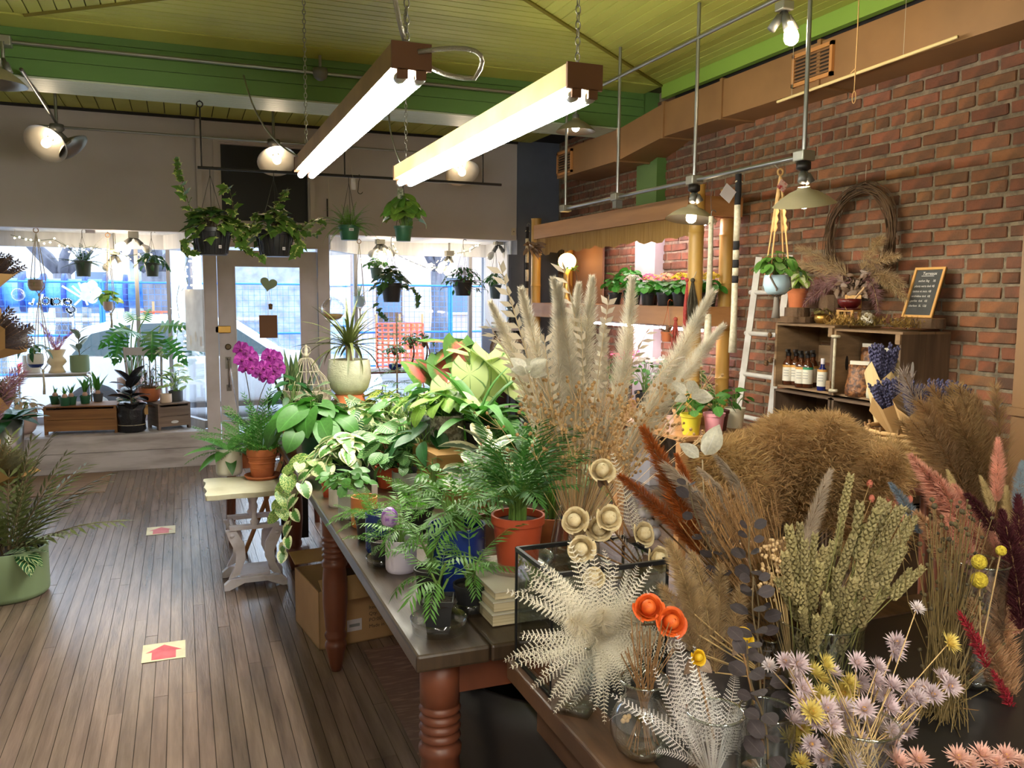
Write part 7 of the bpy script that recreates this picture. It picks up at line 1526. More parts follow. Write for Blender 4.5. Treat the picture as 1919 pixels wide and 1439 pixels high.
# ---- lavender in kraft paper, tall reeds
M_lav=mat('lavender_bud',S(84,80,112),.9,col2=S(56,54,80),vs=40); 
def lavstem():
    if 'lav' in _LM: return _LM['lav']
    b=MB(); b.tube([(0,0,0),(0,0,.9)],.006,3,False)
    for i in range(16): a=i*2.4; z=.6+.4*i/16; b.sphere((.016*math.cos(a),.016*math.sin(a),z),.022,5,4,1.3)
    _LM['lav']=[b.data('lavender_stem',M_lav,True)]; return _LM['lav']
def lavender(px,py,X,label,L,R,d,seed,n=46,tagp=False):
    c=at(px,py,X=X); t=thing('lavender_bunch',label,'lavender',c,0,'lavender bunches in kraft paper'); M=up2(d); b=MB(); r=random.Random(seed); lo=[];hi=[]; k=11
    for i in range(k): a=2*PI*i/k; lo.append(b.add((.022*math.cos(a),.022*math.sin(a),0))); q=R*r.uniform(.9,1.15); hi.append(b.add((q*math.cos(a),q*math.sin(a),L*r.uniform(.6,.95))))
    for i in range(k): b.face(lo[i],lo[(i+1)%k],hi[(i+1)%k],hi[i])
    b.obj('paper',M_kraft if not tagp else mat('pale_kraft',S(214,184,130),.8),t).matrix_basis=M; me=lavstem()[0]
    for i in range(n): a=r.uniform(0,2*PI); q=R*.75*math.sqrt(r.random()); inst('stem',me,t,M@place((q*.3*math.cos(a),q*.3*math.sin(a),L*.2),(q*math.cos(a)*.9,q*math.sin(a)*.9,L*.8),(1,0,0),1)@Matrix.Rotation(-PI/2,4,'X')@Matrix.Scale(L*r.uniform(.75,.95),4))
    if tagp: MB().box((0,0,0),(.002,.03,.035)).obj('price_tag',M_white,t).matrix_basis=Matrix.Translation((-.05,-.02,L*.35))
lavender(1648,792,2.92,'lavender bunch in upright pale kraft cone with tag',.32,.07,(0,0,1),1,46,True); lavender(1715,850,2.75,'lavender bunch in open crumpled kraft paper',.25,.11,(.1,-.1,1),2,60); lavender(1690,830,2.85,'lavender bunch tucked at the back of the basket',.25,.10,(-.2,.1,1),3,60); lavender(1745,840,2.8,'lavender bunch leaning toward the duct',.25,.09,(.2,-.1,1),4,50)
BK=at(1712,850,X=2.82); bk=thing('wicker_basket','round wicker basket holding the lavender bunches','basket',(2.84,BK.y,BK.z-.10)); 
for i in range(9): MB().tube([((.17+.004*i)*math.cos(2*PI*k/24),(.17+.004*i)*math.sin(2*PI*k/24),.02+i*.022) for k in range(24)],.010,5,False,True).obj('weave_ring',M_kraft,bk,True)
for k in range(16): a=2*PI*k/16; rod('stake',(.168*math.cos(a),.168*math.sin(a),0),(.206*math.cos(a),.206*math.sin(a),.22),.006,M_dkstem,bk)
MB().lathe([(0,0),(.17,0),(.17,.01),(0,.01)],20).obj('base',M_kraft,bk)
pd=thing('plant_stool','round wooden stool under the wicker basket','stool',(2.84,BK.y,BK.z-.10-.62)); MB().lathe([(0,.58),(.18,.58),(.185,.60),(.18,.619),(0,.619)],22).obj('seat',M_leg,pd,True)
for k in range(3): a=2*PI*k/3; rod('leg',(.2*math.cos(a),.2*math.sin(a),.62-(BK.z-.10)),(.12*math.cos(a),.12*math.sin(a),.58),.018,M_leg,pd)
PL_reed=plumeset('plume_reed',dryc('reed',S(168,134,92)),.62,.07,900,3,.45,stem=M_dkstem,flen=.26)
vz=thing('floor_vase','tall grey floor vase with reed grass beside the duct','vase',(2.98,2.30,0)); MB().lathe([(0,0),(.12,0),(.14,.1),(.13,.4),(.09,.52),(.1,.56),(.09,.56),(.08,.5),(0,.45)],22).obj('body',PM['char'],vz,True)
for i in range(16):
    r=random.Random(i); b=V(2.98,2.30,.5); e=at(1725+i*10+r.uniform(-6,6),705+abs(i-9)*5+r.uniform(-12,25),Y=2.30+r.uniform(-.12,.14)); d=e-b; g=thing('reed_plume','tan feathery reed plume in the grey floor vase','dried plume',b,0,'reed plumes beside the duct'); rod('stem',(0,0,0),tuple(d*.42),.003,M_dkstem,g); inst('plume',PL_reed[i%3],g,Matrix.Translation(d*.32)@up2(d)@Matrix.Scale(d.length*.68/.62,4))
g=thing('reed_plume','grey white feathery plume before the near crate end','dried plume',V(2.9,2.45,.5)); e=at(1724,690,Y=2.5); d=e-g.location; rod('stem',(0,0,0),tuple(d*.5),.003,M_dkstem,g); inst('plume',plumeset('plume_greywhite',dryc('greywhite',S(190,172,160)),.5,.07,800,2,.5,stem=M_dkstem)[0],g,Matrix.Translation(d*.4)@up2(d)@Matrix.Scale(d.length*.6/.5,4))
# ================================================================ dried flower counter in the foreground
SZ=.75
M_sidet=mat('worn_brown_table',S(104,74,52),.4,col2=S(70,48,34),vs=4,st=(8,1,1),bump=.1,bs=14,bst=(8,1,1))
st=thing('flower_table','worn brown table with dark glass inset under the dried flowers','table',(.685,.30,0))
SW,SL=2.0,1.475
for q in ((0,.10,0,SL),(SW-.10,SW,0,SL),(.10,SW-.10,0,.10),(.10,SW-.10,SL-.10,SL)): bevel(MB().bb(*q,.705,.75).obj('top_rail',M_sidet,st),.005)
MB().bb(.10,SW-.10,.10,SL-.10,.712,.745).obj('inset_panel',mat('dark_glass_inset',S(30,28,28),.4),st)
for q in ((.05,SW-.05,SL-.09,SL-.07),(.05,SW-.05,.07,.09),(.05,.07,.09,SL-.09),(SW-.07,SW-.05,.09,SL-.09)): MB().bb(*q,.60,.704).obj('apron',M_sidet,st)
for x in (.42,SW-.06):
    for y in (.06,SL-.12): MB().bb(x-.035,x+.035,y-.035,y+.035,0,.704).obj('leg',M_leg,st)
def os(px,py): return at(px,py,Z=SZ+.0005)
# empty glass tank
tk=thing('glass_tank','empty glass tank with black silicone edges at the table corner','tank',(.705,1.565,SZ+.001)); gt=glass('tank_glass',(.90,.93,.92),.22); TX,TY,TH=.28,.20,.265; blk=mat('black_silicone',S(22,22,24),.4)
for q in ((0,.005,0,TY),(TX-.005,TX,0,TY),(.005,TX-.005,0,.005),(.005,TX-.005,TY-.005,TY)): MB().bb(*q,.004,TH).obj('pane',gt,tk)
MB().bb(0,TX,0,TY,0,.004).obj('bottom_pane',gt,tk)
for x in (0,TX):
    for y in (0,TY): MB().bb(x-.0025,x+.0025,y-.0025,y+.0025,0,TH).obj('corner_seam',blk,tk)
for z in (0,TH):
    for q in ((-.004,.004,0,TY),(TX-.004,TX+.004,0,TY),(0,TX,-.004,.004),(0,TX,TY-.004,TY+.004)): MB().bb(*q,z-.004 if z else 0,z+.006).obj('rim_bar',blk,tk)
# ---- vases
gv=glass('vase_glass',(.93,.95,.95),.30,.03); gvd=glass('vase_glass_thick',(.84,.88,.88),.35,.04)
def vase(label,loc,prof_,n=26,m=None,sq=1,name='glass_vase'):
    t=thing(name,label,'vase',loc); o=MB().lathe(prof_,n).obj('body',m or gv,t,True); MB().lathe([(0,.004),(prof_[1][0]*.95,.004),(prof_[1][0]*.95,.016),(0,.016)],n).obj('thick_base',gvd,t,True); MB().tube([(prof_[-1][0]*math.cos(2*PI*i/n),prof_[-1][0]*math.sin(2*PI*i/n),prof_[-1][1]) for i in range(n)],.0028,5,False,True).obj('rim',gvd,t,True)
    if sq!=1: o.scale=(1,sq,1)
    return t
VT=V(1.075,2.22,TZ+.0008)
vase('tall flared clear glass vase holding the white pampas',VT,[(0,0),(.075,0),(.08,.02),(.072,.12),(.058,.2),(.06,.26),(.085,.345)])
VR=os(1092,1340)+V(.0,.03,0); vase('square clear glass vase full of white fern stems',VR,[(0,0),(.052,0),(.057,.008),(.057,.13),(.055,.15)],4)
VB=os(1215,1428)+V(0,.02,0); vase('round clear glass bowl vase with thin dry stems',VB,[(0,0),(.025,0),(.05,.022),(.062,.05),(.062,.075),(.05,.10),(.035,.12),(.036,.135),(.045,.15)])
VF=os(1335,1490); vase('short clear glass jar with lacy white fern',VF,[(0,0),(.04,0),(.045,.01),(.045,.13),(.048,.15)])
VJ=os(1432,1462); vase('low clear jar of dark eucalyptus stems',VJ,[(0,0),(.045,0),(.05,.01),(.05,.11),(.047,.13)])
VS=os(1610,1490); vase('clear jar crowded with strawflower stems',VS,[(0,0),(.05,0),(.055,.01),(.055,.11),(.06,.13)])
VW=V(1.23,1.36,SZ+.0005); vase('wide clear jar packed with wheat',VW,[(0,0),(.08,0),(.09,.01),(.09,.16),(.092,.18)])
VP=V(1.62,1.30,SZ+.0005); vase('ribbed tall glass vase of pink bunny plumes',VP,[(0,0),(.045,0)]+[(.05+.003*(i%2),.015+i*.014) for i in range(18)]+[(.055,.275)])
VG=V(1.66,2.02,SZ-.12); 
# big stoneware crock for the brown grass stands on a stool behind the table
ck=thing('stoneware_crock','tan stoneware crock holding the airy brown grass','crock',(1.72,2.10,.45)); MB().lathe([(0,0),(.12,0),(.15,.05),(.15,.26),(.13,.32),(.14,.35),(.125,.35),(.12,.28),(0,.25)],24).obj('body',PM['tan'],ck,True)
pd2=thing('plant_stool','square dark stool under the stoneware crock','stool',(1.72,2.10,0)); MB().bb(-.17,.17,-.17,.17,.42,.449).obj('seat',M_leg,pd2)
for x in (-.14,.14):
    for y in (-.14,.14): MB().bb(x-.02,x+.02,y-.02,y+.02,0,.42).obj('leg',M_leg,pd2)
# ---- white pampas arrangement
C_ivory=S(238,230,212); M_ivory=dryc('ivory',C_ivory,.06,.45); M_blch=leafmat('leaf_bleached',S(226,212,190),S(236,226,208),'plain',S(236,226,208),trl=.35,objrand=.06,rough=.8); M_blst=mat('bleached_stem',S(214,192,154),.8)
PL_w=plumeset('plume_ivory',M_ivory,.5,.040,5200,3,.26,.07,.0008,.1,stem=M_blst,flen=.11)
def stemthing(name,label,cat,grp,b,e,mesh,mL,frac,m,sr=.0024,bend=0,roll=0):
    b=Vector(b); e=Vector(e); d=e-b; g=thing(name,label,cat,b,0,grp)
    if bend: MB().tube(bez((0,0,0),d*.5+V(0,0,bend),d*(1-frac*.6),6),sr,5,False).obj('stem',m,g)
    else: rod('stem',(0,0,0),tuple(d*(1-frac*.6)),sr,m,g,5)
    inst('plume' if 'plume' in name or 'pampas' in name else 'head',mesh,g,Matrix.Translation(d*(1-frac))@up2(d)@Matrix.Rotation(roll,4,'Z')@Matrix.Scale(d.length*frac/mL,4)); return g
rimT=VT+V(0,0,.10)
for i,(px,py,dy,lb) in enumerate(((944,560,.10,'leaning far out toward the slate shutters'),(986,540,.05,'second from the slate shutters'),(1022,536,-.02,'third of the shutter side fan'),(1060,535,.08,'standing upright behind the others'),(1080,522,-.05,'upright at the front of the fan'),(1100,518,.02,'upright beside the bleached ruscus'),(1150,600,.12,'short one behind the bleached ruscus'),(1226,538,.05,'leaning toward the kalanchoes'),(1334,556,-.02,'leaning across the bamboo post'),(1330,600,.05,'thin one below the bamboo post plume'))):
    e=at(px,py,Y=2.22+dy); stemthing('pampas_plume','ivory pampas plume '+lb,'dried plume','ivory pampas in the tall vase',rimT,e,PL_w[i%3],.5,.62 if i<7 else .66,M_blst,roll=i*1.3)
RUS=frondset('bleached_ruscus',M_blch,17,.085,.017,.35,.5,52,stem=M_blst,tipk=.9,k=3,flat=1.5)
for i,(px,py,dy,lb) in enumerate(((952,500,-.05,'reaching highest beside the slate shutters'),(960,590,.0,'low on the shutter side'),(1118,500,.05,'rising in the middle'),(1140,560,-.04,'behind the middle plume'),(1180,610,.05,'before the painted post'),(1215,640,-.05,'spreading over the shelf lip'),(1010,640,-.08,'short one among the plume bases'),(1110,600,-.1,'drooping in front'),(1250,600,.06,'pointing at the yarn skeins'),(1160,680,-.1,'lowest one at the front'))):
    e=at(px,py,Y=2.22+dy); d=e-rimT; g=thing('ruscus_stem','bleached ruscus branch '+lb,'dried branch',rimT,0,'bleached ruscus in the tall vase'); rod('stem',(0,0,0),tuple(d*.5),.002,M_blst,g,5); inst('branch',RUS[i%3],g,place(d*.30,d,(0,-1,.2),d.length*.72,i*.9))
# white magnolia-like hydrangea petals
pt=leafset('petal_pale',leafmat('petal_ivory',S(228,224,206),trl=.5,objrand=.05,rough=.7),'lance',.30,bend=.5,fold=.25,n=6)
for j,(px,py,Y,lb,n,s) in enumerate(((990,700,2.08,'pale papery hydrangea head at the vase side',12,.05),(1290,742,2.0,'pale papery leaf spray under the long plume',5,.06),(1316,862,1.8,'pale pointed palm spear behind the rust plume',3,.075))):
    c=at(px,py,Y=Y); g=thing('papery_bloom',lb,'dried flower',c); r=random.Random(j); rod('stem',(0,0,0),tuple((rimT-c)*.8) if j<2 else (.05,.05,-.2),.002,M_blst,g,5)
    for i in range(n): a=i*2.4; el=r.uniform(-.2,.9); d=V(math.cos(a)*math.cos(el),math.sin(a)*math.cos(el)-.3,math.sin(el)+(.8 if j==2 else 0)); inst('petal',pt[i%3],g,place(d*.01,d,(-.3,-1,.4),s*r.uniform(.8,1.15)))
# flax seed pods
fx=MB(); r=random.Random(12); fxs=MB()
for i in range(130):
    px=r.gauss(1120,85); py=r.uniform(730,880)-max(0,(abs(px-1120)-60))*.25; e=at(px,py,Y=2.16+r.uniform(-.14,.12)); d=e-rimT; fxs.tube(bez((0,0,0),d*.55+V(0,0,.02),d,4),.0009,3,False)
    for k in range(r.randint(3,6)): p=d+V(r.gauss(0,.02),r.gauss(0,.02),r.gauss(0,.022)); fx.sphere(p,.0052*r.uniform(.8,1.2),6,4); fxs.tube([d*.92,p],.0007,3,False)
g=thing('flax_bunch','dense bunch of tan flax seed pods on thin stems in the tall vase','dried flowers',rimT); stuff(fx.obj('seed_pods',mat('flax_pod',S(198,158,104),.7,col2=S(168,126,78),vs=40),g,True)); stuff(fxs.obj('thin_stems',mat('flax_stem',S(222,186,136),.7),g))
# ---- brown airy grass mass
PL_sm=[]
def panicle(key,m,n,L,R,seed):
    if key in _LM: return _LM[key]
    out=[]
    for q in range(3):
        r=random.Random(seed+q); b=MB(); b.tube([(0,0,0),(0,0,L)],.0016,3,False)
        for i in range(n):
            t_=r.random(); a=r.uniform(0,2*PI); o=V(math.cos(a),math.sin(a),0); p=V(0,0,L*(.15+.8*t_)); rr=R*math.sin(PI*(.15+.8*t_))*r.random()**.6; e=p+o*rr+V(0,0,rr*.7); 
            x=V(r.uniform(-1,1),r.uniform(-1,1),r.uniform(-1,1)).normalized()
            d=(o+V(r.uniform(-.8,.8),r.uniform(-.8,.8),r.uniform(-.3,1))).normalized(); s=d.cross(x).normalized()*.0016; b.tri(e-s,e+s,e+d*.028); b.tri(e-s*.6,e+s*.6,p) if i%4==0 else None
        out.append(b.data(key,m))
    _LM[key]=out; return out
PAN=panicle('airy_panicle',dryc('airy_brown',S(198,160,110),.16,.4),1900,.34,.10,3)
cz0=V(1.72,2.10,.72); r=random.Random(31)
for i in range(52):
    px=r.uniform(1330,1690); top=745+((px-1510)/190)**2*95; py=top+r.random()**1.5*150+12; e=at(px,py,Y=2.10+r.uniform(-.26,.26)); stemthing('grass_panicle','airy tan grass panicle in the stoneware crock','dried grass','airy grass panicles in the crock',cz0,e,PAN[i%3],.34,.6,M_dstem,.0014,roll=i)
# ---- rust and grey pampas, eucalyptus
PL_rust=plumeset('plume_rust',dryc('rust',S(178,92,30),.12,.3),.34,.034,2400,2,.36,.05,.0012,.1,stem=M_dkstem,flen=.16); PL_grey=plumeset('plume_grey',dryc('warm_grey',S(200,180,158),.1,.3),.34,.030,1900,2,.26,.08,.0011,.1,stem=M_dkstem,flen=.26,side=.5)
sx=V(1.30,1.52,SZ+.02)
vase('brown glass bottle vase for the rust pampas',V(1.30,1.52,SZ+.0005),[(0,0),(.06,0),(.07,.02),(.07,.14),(.04,.2),(.045,.22)],22,glass('brown_glass',(.5,.36,.22),.25))
for e0,e1,lb in (((1228,795),(1310,1040),'tall upper rust brown pampas plume'),((1175,880),(1300,1020),'lower rust brown pampas plume leaning over the roses'),((1280,850),(1312,1000),'short rust pampas tip between the rust and grey plumes')):
    a=at(*e1,Y=1.62); e=at(*e0,Y=1.66); d=e-a; g=thing('pampas_plume',lb,'dried plume',a,0,'rust pampas'); inst('plume',PL_rust[0],g,up2(d)@Matrix.Scale(d.length/.34,4)); rod('stem',(0,0,0),tuple(sx+V(.02,.02,.0)-a),.003,M_dkstem,g,5)
for e0,e1,lb,Y in (((1312,845),(1400,1100),'long warm grey feathery plume',1.58),((1348,865),(1400,1010),'slim warm grey feathery plume behind the long one',1.64),((1385,845),(1425,1010),'bluish grey plume against the brown grass',1.72),((1540,880),(1500,1060),'pale grey feathery plume above the wheat',1.62),((1290,890),(1390,1120),'tan plume beneath the rust pampas',1.66)):
    a=at(*e1,Y=Y); e=at(*e0,Y=Y+.02); d=e-a; g=thing('pampas_plume',lb,'dried plume',a,0,'grey pampas'); inst('plume',PL_grey[len(lb)%2],g,up2(d)@Matrix.Scale(d.length/.34,4)); rod('stem',(0,0,0),tuple(sx+V(.05,0,.02)-a),.0025,M_dkstem,g,5)
EU=leafset('oval_plum',leafmat('leaf_black_plum',S(52,42,44),trl=.05,rough=.75),'oval',.36,bend=.3,fold=.1,n=5)
for i,(e0,e1,lb,Y) in enumerate((((1290,905),(1360,1130),'dark eucalyptus sprig crossing the rust plume',1.50),((1405,985),(1420,1200),'dark eucalyptus sprig between grey plume and wheat',1.36),((1412,1080),(1430,1330),'dark eucalyptus sprig before the wheat',1.20),((1400,1200),(1440,1439),'dark eucalyptus sprig at the jar mouth',1.08))):
    a=at(*e1,Y=Y); e=at(*e0,Y=Y); d=e-a; g=thing('eucalyptus_sprig',lb,'dried branch',a,0,'dark eucalyptus'); vine(g,[(0,0,0),tuple(d*.35+V(.012,0,0)),tuple(d*.7-V(.01,0,0)),tuple(d)],15,.042,EU,i,M_bstem,.0018); rod('stem',(0,0,0),tuple(VJ+V(0,0,.03)-a) if i else tuple(sx+V(0,0,.05)-a),.002,M_bstem,g,5)
tg=thing('dry_grass_sheaf','sheaf of thin tan grass stems standing behind the eucalyptus','dried grass',V(1.30,1.52,SZ+.01)); tb_=MB(); q=random.Random(6)
for i in range(230):
    e=at(q.gauss(1370,45),q.uniform(900,1120),Y=1.52+q.uniform(-.06,.12))-tg.location; tb_.tube([V(q.gauss(0,.02),q.gauss(0,.02),0),e*.55+V(q.gauss(0,.008),q.gauss(0,.008),0),e],.0011,3,False)
    for k in range(7): p=e*(1-.03*k); d_=V(q.uniform(-1,1),q.uniform(-1,1),.8).normalized(); x=d_.cross(V(0,0,1)).normalized()*.0013; tb_.tri(p-x,p+x,p+d_*.018)
stuff(tb_.obj('grass_stems',mat('tan_grass',S(176,134,84),.8,col2=S(132,96,58),vs=30,trl=.2),tg))
PL_low=plumeset('plume_lowtan',dryc('lowtan',S(206,176,132),.1,.35),.2,.04,1500,2,.4,.04,.0010,.1,stem=M_dstem,flen=.2)
for i,(px,py,qx,qy) in enumerate(((1285,1060,1310,1190),(1320,1040,1330,1190),(1350,1060,1345,1200),(1300,1110,1320,1230),(1270,1010,1300,1150),(1385,1090,1370,1220),(1335,1120,1340,1260),(1265,1090,1300,1220))):
    a=at(qx,qy,Y=1.44); e=at(px,py,Y=1.46); d=e-a; g=thing('pampas_plume','short tan plume filling the gap behind the orange roses','dried plume',a,0,'short tan plumes behind the roses'); inst('plume',PL_low[i%2],g,up2(d)@Matrix.Scale(d.length/.2,4)); rod('stem',(0,0,0),tuple(V(1.16,1.42,SZ+.03)-a),.0018,M_dstem,g,5)
vase('small amber bottle behind the orange roses',V(1.16,1.42,SZ+.0005),[(0,0),(.035,0),(.04,.01),(.04,.07),(.02,.1),(.022,.12)],18,glass('brown_glass',(.5,.36,.22),.25))
# ---- white lacy ferns
def lacy(key,m,n=20,k=3):
    if key in _LM: return _LM[key]
    out=[]
    for q in range(k):
        r=random.Random(q); mb=MB(); bd=.5+.6*q; pts=[V(0,0,0)]; y=z=0; ns=10
        for i in range(ns): a=-bd*(i+.5)/ns; y+=math.cos(a)/ns; z+=math.sin(a)/ns; pts.append(V(0,y,z))
        mb.tube(pts,[.006*(1-.8*i/ns) for i in range(ns+1)],3,False)
        for i in range(n):
            t_=.12+.88*i/n; s=t_*ns; j=min(ns-1,int(s)); p=pts[j].lerp(pts[j+1],s-j); tan=(pts[j+1]-pts[j]).normalized(); nr_=V(1,0,0).cross(tan); l=.135*min(1,t_*5)*(1-t_)**.7+.012
            for sd in (-1,1):
                d=(V(sd,0,0)*.86+tan*.5+nr_*r.uniform(-.1,.15)).normalized(); side=d.cross(nr_).normalized(); w=.014
                mb.tri(p-side*.004,p+side*.004,p+d*l)
                m_=int(4+l*22)
                for g in range(1,m_):
                    b=p+d*l*g/m_; h_=(l*.16+.006)*(1-g/m_*.6)
                    for s2 in (-1,1): e=b+(side*s2*.9+d*.55).normalized()*h_; mb.tri(b-d*.0055,b+d*.0055,e)
        out.append(mb.data(key,m))
    _LM[key]=out; return out
M_fw=mat('bleached_fern',S(240,232,214),.85,trl=.3,objrand=.05); M_fw2=mat('bleached_fern_white',S(236,229,224),.85,trl=.3,objrand=.05)
FW=lacy('lacy_fern',M_fw); FW2=lacy('lacy_fern_white',M_fw2)
b0=VR+V(.01,.0,.14)
ends=[(990,1105,-.05),(1000,1135,-.02),(985,1180,-.08),(1015,1200,-.1),(1018,1232,-.1),(1030,1262,-.12),(1042,1290,-.1),(1075,1318,-.14),(1110,1325,-.16),(1140,1330,-.16),(1030,1060,.05),(1060,1040,.06),(1095,1030,.05),(1130,1035,.05),(1165,1040,.04),(1200,1060,.04),(1240,1075,.06),(1270,1100,.08),(1290,1140,.08),(1060,1110,-.1),(1100,1090,-.12),(1150,1090,-.12),(1190,1110,-.1),(1100,1190,-.15),(1160,1230,-.16),(1060,1190,-.15),(1130,1140,-.16),(1200,1250,-.14),(1090,1240,-.17),(1240,1200,-.02),(1280,1190,.06),(1150,1290,-.17)]
_rr=random.Random(44)
for _i in range(40): _a=_rr.uniform(0,2*PI); _q=math.sqrt(_rr.uniform(.25,1)); ends.append((1150+150*_q*math.cos(_a),1190+140*_q*math.sin(_a),-.22+.12*_q))
cfan=at(1150,1190,Y=VR.y)
for i,(px,py,dy) in enumerate(ends):
    e=at(px,py,Y=VR.y+dy*.8); s0=b0.lerp(cfan,.55); d=e-s0; g=thing('white_fern_frond','ivory lacy fern frond fanning from the square vase','dried fern',b0,0,'ivory fern fronds in the square vase'); q=s0-b0; rod('stem',(0,0,-.08),tuple(q),.0018,M_blst,g,5); inst('frond',FW[i%3],g,place(q,d,(-.25,-.9,.45),max(.10,d.length*1.08),random.Random(i).uniform(-.4,.4)))
PL_fluff=plumeset('plume_cream_fluff',dryc('cream_fluff',S(244,234,212),.04,.4),.16,.05,1500,2,.6,.02,.0010,.1,stem=M_blst,flen=.3)
for i in range(7):
    a_=2*PI*i/7; e=at(1150+(75 if i%2 else 110)*math.cos(a_),1180+(70 if i%2 else 100)*math.sin(a_),Y=VR.y-.06); s0=b0.lerp(cfan,.6); d=e-s0; g=thing('pampas_plume','cream fluffy plume in the heart of the ivory fern fan','dried plume',b0,0,'cream fluff plumes in the fern fan'); rod('stem',(0,0,-.08),tuple(s0-b0),.0015,M_blst,g,5); inst('plume',PL_fluff[i%2],g,Matrix.Translation(s0-b0)@up2(d)@Matrix.Scale(max(.5,.75*d.length/.16),4))
b1=VF+V(0,0,.03)
for i,(px,py,dy) in enumerate(((1180,1300,0),(1230,1210,.05),(1180,1240,.08),(1265,1190,.1),(1290,1180,.1),(1345,1160,.08),(1330,1215,.05),(1395,1225,.02),(1400,1260,0),(1405,1300,-.02),(1410,1330,-.04),(1360,1280,-.05),(1310,1260,-.06),(1270,1270,-.05),(1250,1320,-.06),(1290,1340,-.08),(1340,1350,-.08),(1380,1370,-.06),(1300,1400,-.1),(1350,1420,-.1),(1255,1380,-.05),(1225,1270,.03))):
    e=at(px,py,Y=VF.y+dy+.06); d=e-b1; g=thing('white_fern_frond','bright white lacy fern frond in the short jar','dried fern',b1,0,'white fern fronds in the short jar'); rod('stem',(0,0,-.01),tuple(d*.3),.0015,M_fw2,g,5); inst('frond',FW2[i%3],g,place(d*.25,d,(-.25,-.9,.4),max(.10,d.length*.85),random.Random(i).uniform(-.7,.7)))
# ivory ferns above the roses, and grass-like white sprigs
for i,(px,py,qx,qy) in enumerate(((1160,870,1190,1010),(1210,930,1195,1030),(1130,930,1185,1040),(1235,960,1200,1040),(1065,1060,1085,1150),(1040,1040,1080,1160))):
    a=at(qx,qy,Y=1.72 if i<4 else 1.5); e=at(px,py,Y=1.72 if i<4 else 1.5); d=e-a; g=thing('white_fern_frond','ivory lacy fern frond standing among the cream roses','dried fern',a,0,'ivory ferns by the roses'); inst('frond',FW[i%3],g,place((0,0,0),d,(-.3,-.9,.3),d.length*1.15,.3*i)); rod('stem',(0,0,0),tuple(V(1.02,1.72,.9)-a) if i<4 else tuple(b0-a),.0018,M_blst,g,5)
# ---- roses
def rosemesh(key,m,op=.6):
    if key in _LM: return _LM[key]
    mb=MB(); rr_=random.Random(len(key))
    mb.lathe([(.10,-.2),(.24,-.05),(.27,.12),(.22,.28),(.12,.36),(0,.38)],16)       # closed bud
    for i in range(7):                                                                # petal edges curling round the bud
        a0=i*2.4; z0=.36-.045*i; r0=.05+.034*i; pts=[(r0*(1+.10*k/9)*math.cos(a0+k*.30),r0*(1+.10*k/9)*math.sin(a0+k*.30),z0+.03*math.sin(PI*k/9)) for k in range(10)]
        low=[mb.add((p[0]*1.02,p[1]*1.02,p[2]-.12)) for p in pts]; top=[mb.add((p[0]*1.10,p[1]*1.10,p[2]+.045)) for p in pts]
        for k in range(9): mb.face(low[k],low[k+1],top[k+1],top[k])
    for i in range(11):                                                               # wrapping outer petals
        u=i/10; a0=i*2.4+.4; ri=.27+.15*u; Hh=.50-.14*u; fl_=(.05+.17*u)*(.5+op*.6); sp=.95-.18*u; rows=[]
        for j in range(6):
            h_=j/5; row=[]
            for k in range(7):
                f_=-1+k/3; a=a0+f_*sp; q=ri*(.45+.55*math.sin(min(1,h_*1.3)*PI/2))+fl_*h_**2.2; zt=-.20+Hh*h_*(1-.25*f_*f_*h_)-.10*u*h_**5+.012*math.sin(5*f_+i)*h_
                row.append(mb.add((q*math.cos(a),q*math.sin(a),zt),(k/6,h_)))
            rows.append(row)
        for j in range(5):
            for k in range(6): mb.face(rows[j][k],rows[j][k+1],rows[j+1][k+1],rows[j+1][k])
    _LM[key]=[mb.data(key,m)]; return _LM[key]
RO=rosemesh('rose_orange',mat('petal_orange',S(226,104,34),.6,trl=.06,col2=S(206,76,16),vs=4)); RC=rosemesh('rose_cream',mat('petal_cream',S(230,214,176),.7,trl=.1,col2=S(206,182,134),vs=5),.3); RY=rosemesh('rose_yellow',mat('petal_gold',S(226,184,30),.6,trl=.25),.4)
def rose(px,py,Y,me,s,label,base,face=(-.3,-.7,.75),grp=None):
    c=at(px,py,Y=Y); g=thing('rose',label,'rose',c,0,grp); f=Vector(face).normalized(); M=V(0,0,1).rotation_difference(f).to_matrix().to_4x4(); inst('bloom',me,g,M@Matrix.Scale(s,4)); rod('stem',tuple(-f*s*.3),tuple(Vector(base)-c),.0022,M_dkstem,g,5)
    for k in range(2): inst('leaf',DRYL[k],g,place(-f*s*.4,(Vector(base)-c)*.6+V(.05*(1-2*k),0,.03),(0,-1,.3),.04,0,2))
rose(1215,1140,1.40,RO[0],.056,'orange preserved rose above the other orange rose',b0+V(.12,.05,.0)); rose(1257,1166,1.37,RO[0],.056,'orange preserved rose touching the white fern tip',b0+V(.12,.05,.0),(-.15,-.85,.5))
vase('slim clear bottle for the cream roses',V(1.03,1.72,TZ-.0095),[(0,0),(.04,0),(.045,.01),(.045,.12),(.025,.17),(.028,.2)],20)
rb=V(1.03,1.72,.93)
for i,(px,py,Y,lb,fc) in enumerate(((1078,975,1.62,'cream dried rose facing the glass tank',(-.6,-.6,.35)),(1140,970,1.60,'open cream dried rose at the centre',(0,-.9,.3)),(1090,1028,1.60,'cream dried rosebud hanging lowest by the tank',(-.5,-.7,.2)),(1128,882,1.70,'cream dried rose at the tall vase rim',(-.2,-.7,.6)),(1205,1000,1.66,'pale tan dried rose behind the fern',(.2,-.8,.4)),(1232,1047,1.60,'cream dried rosebud under the rust plume',(.2,-.9,.3)),(1112,1082,1.55,'small cream dried rose nestled in the fern fan',(-.2,-.7,.6)),(1122,990,1.64,'half hidden cream rose petal cup below the centre rose',(-.2,-.8,.1)))): rose(px,py,Y,RC[0],.058 if i!=6 else .045,lb,rb,fc,'cream roses')
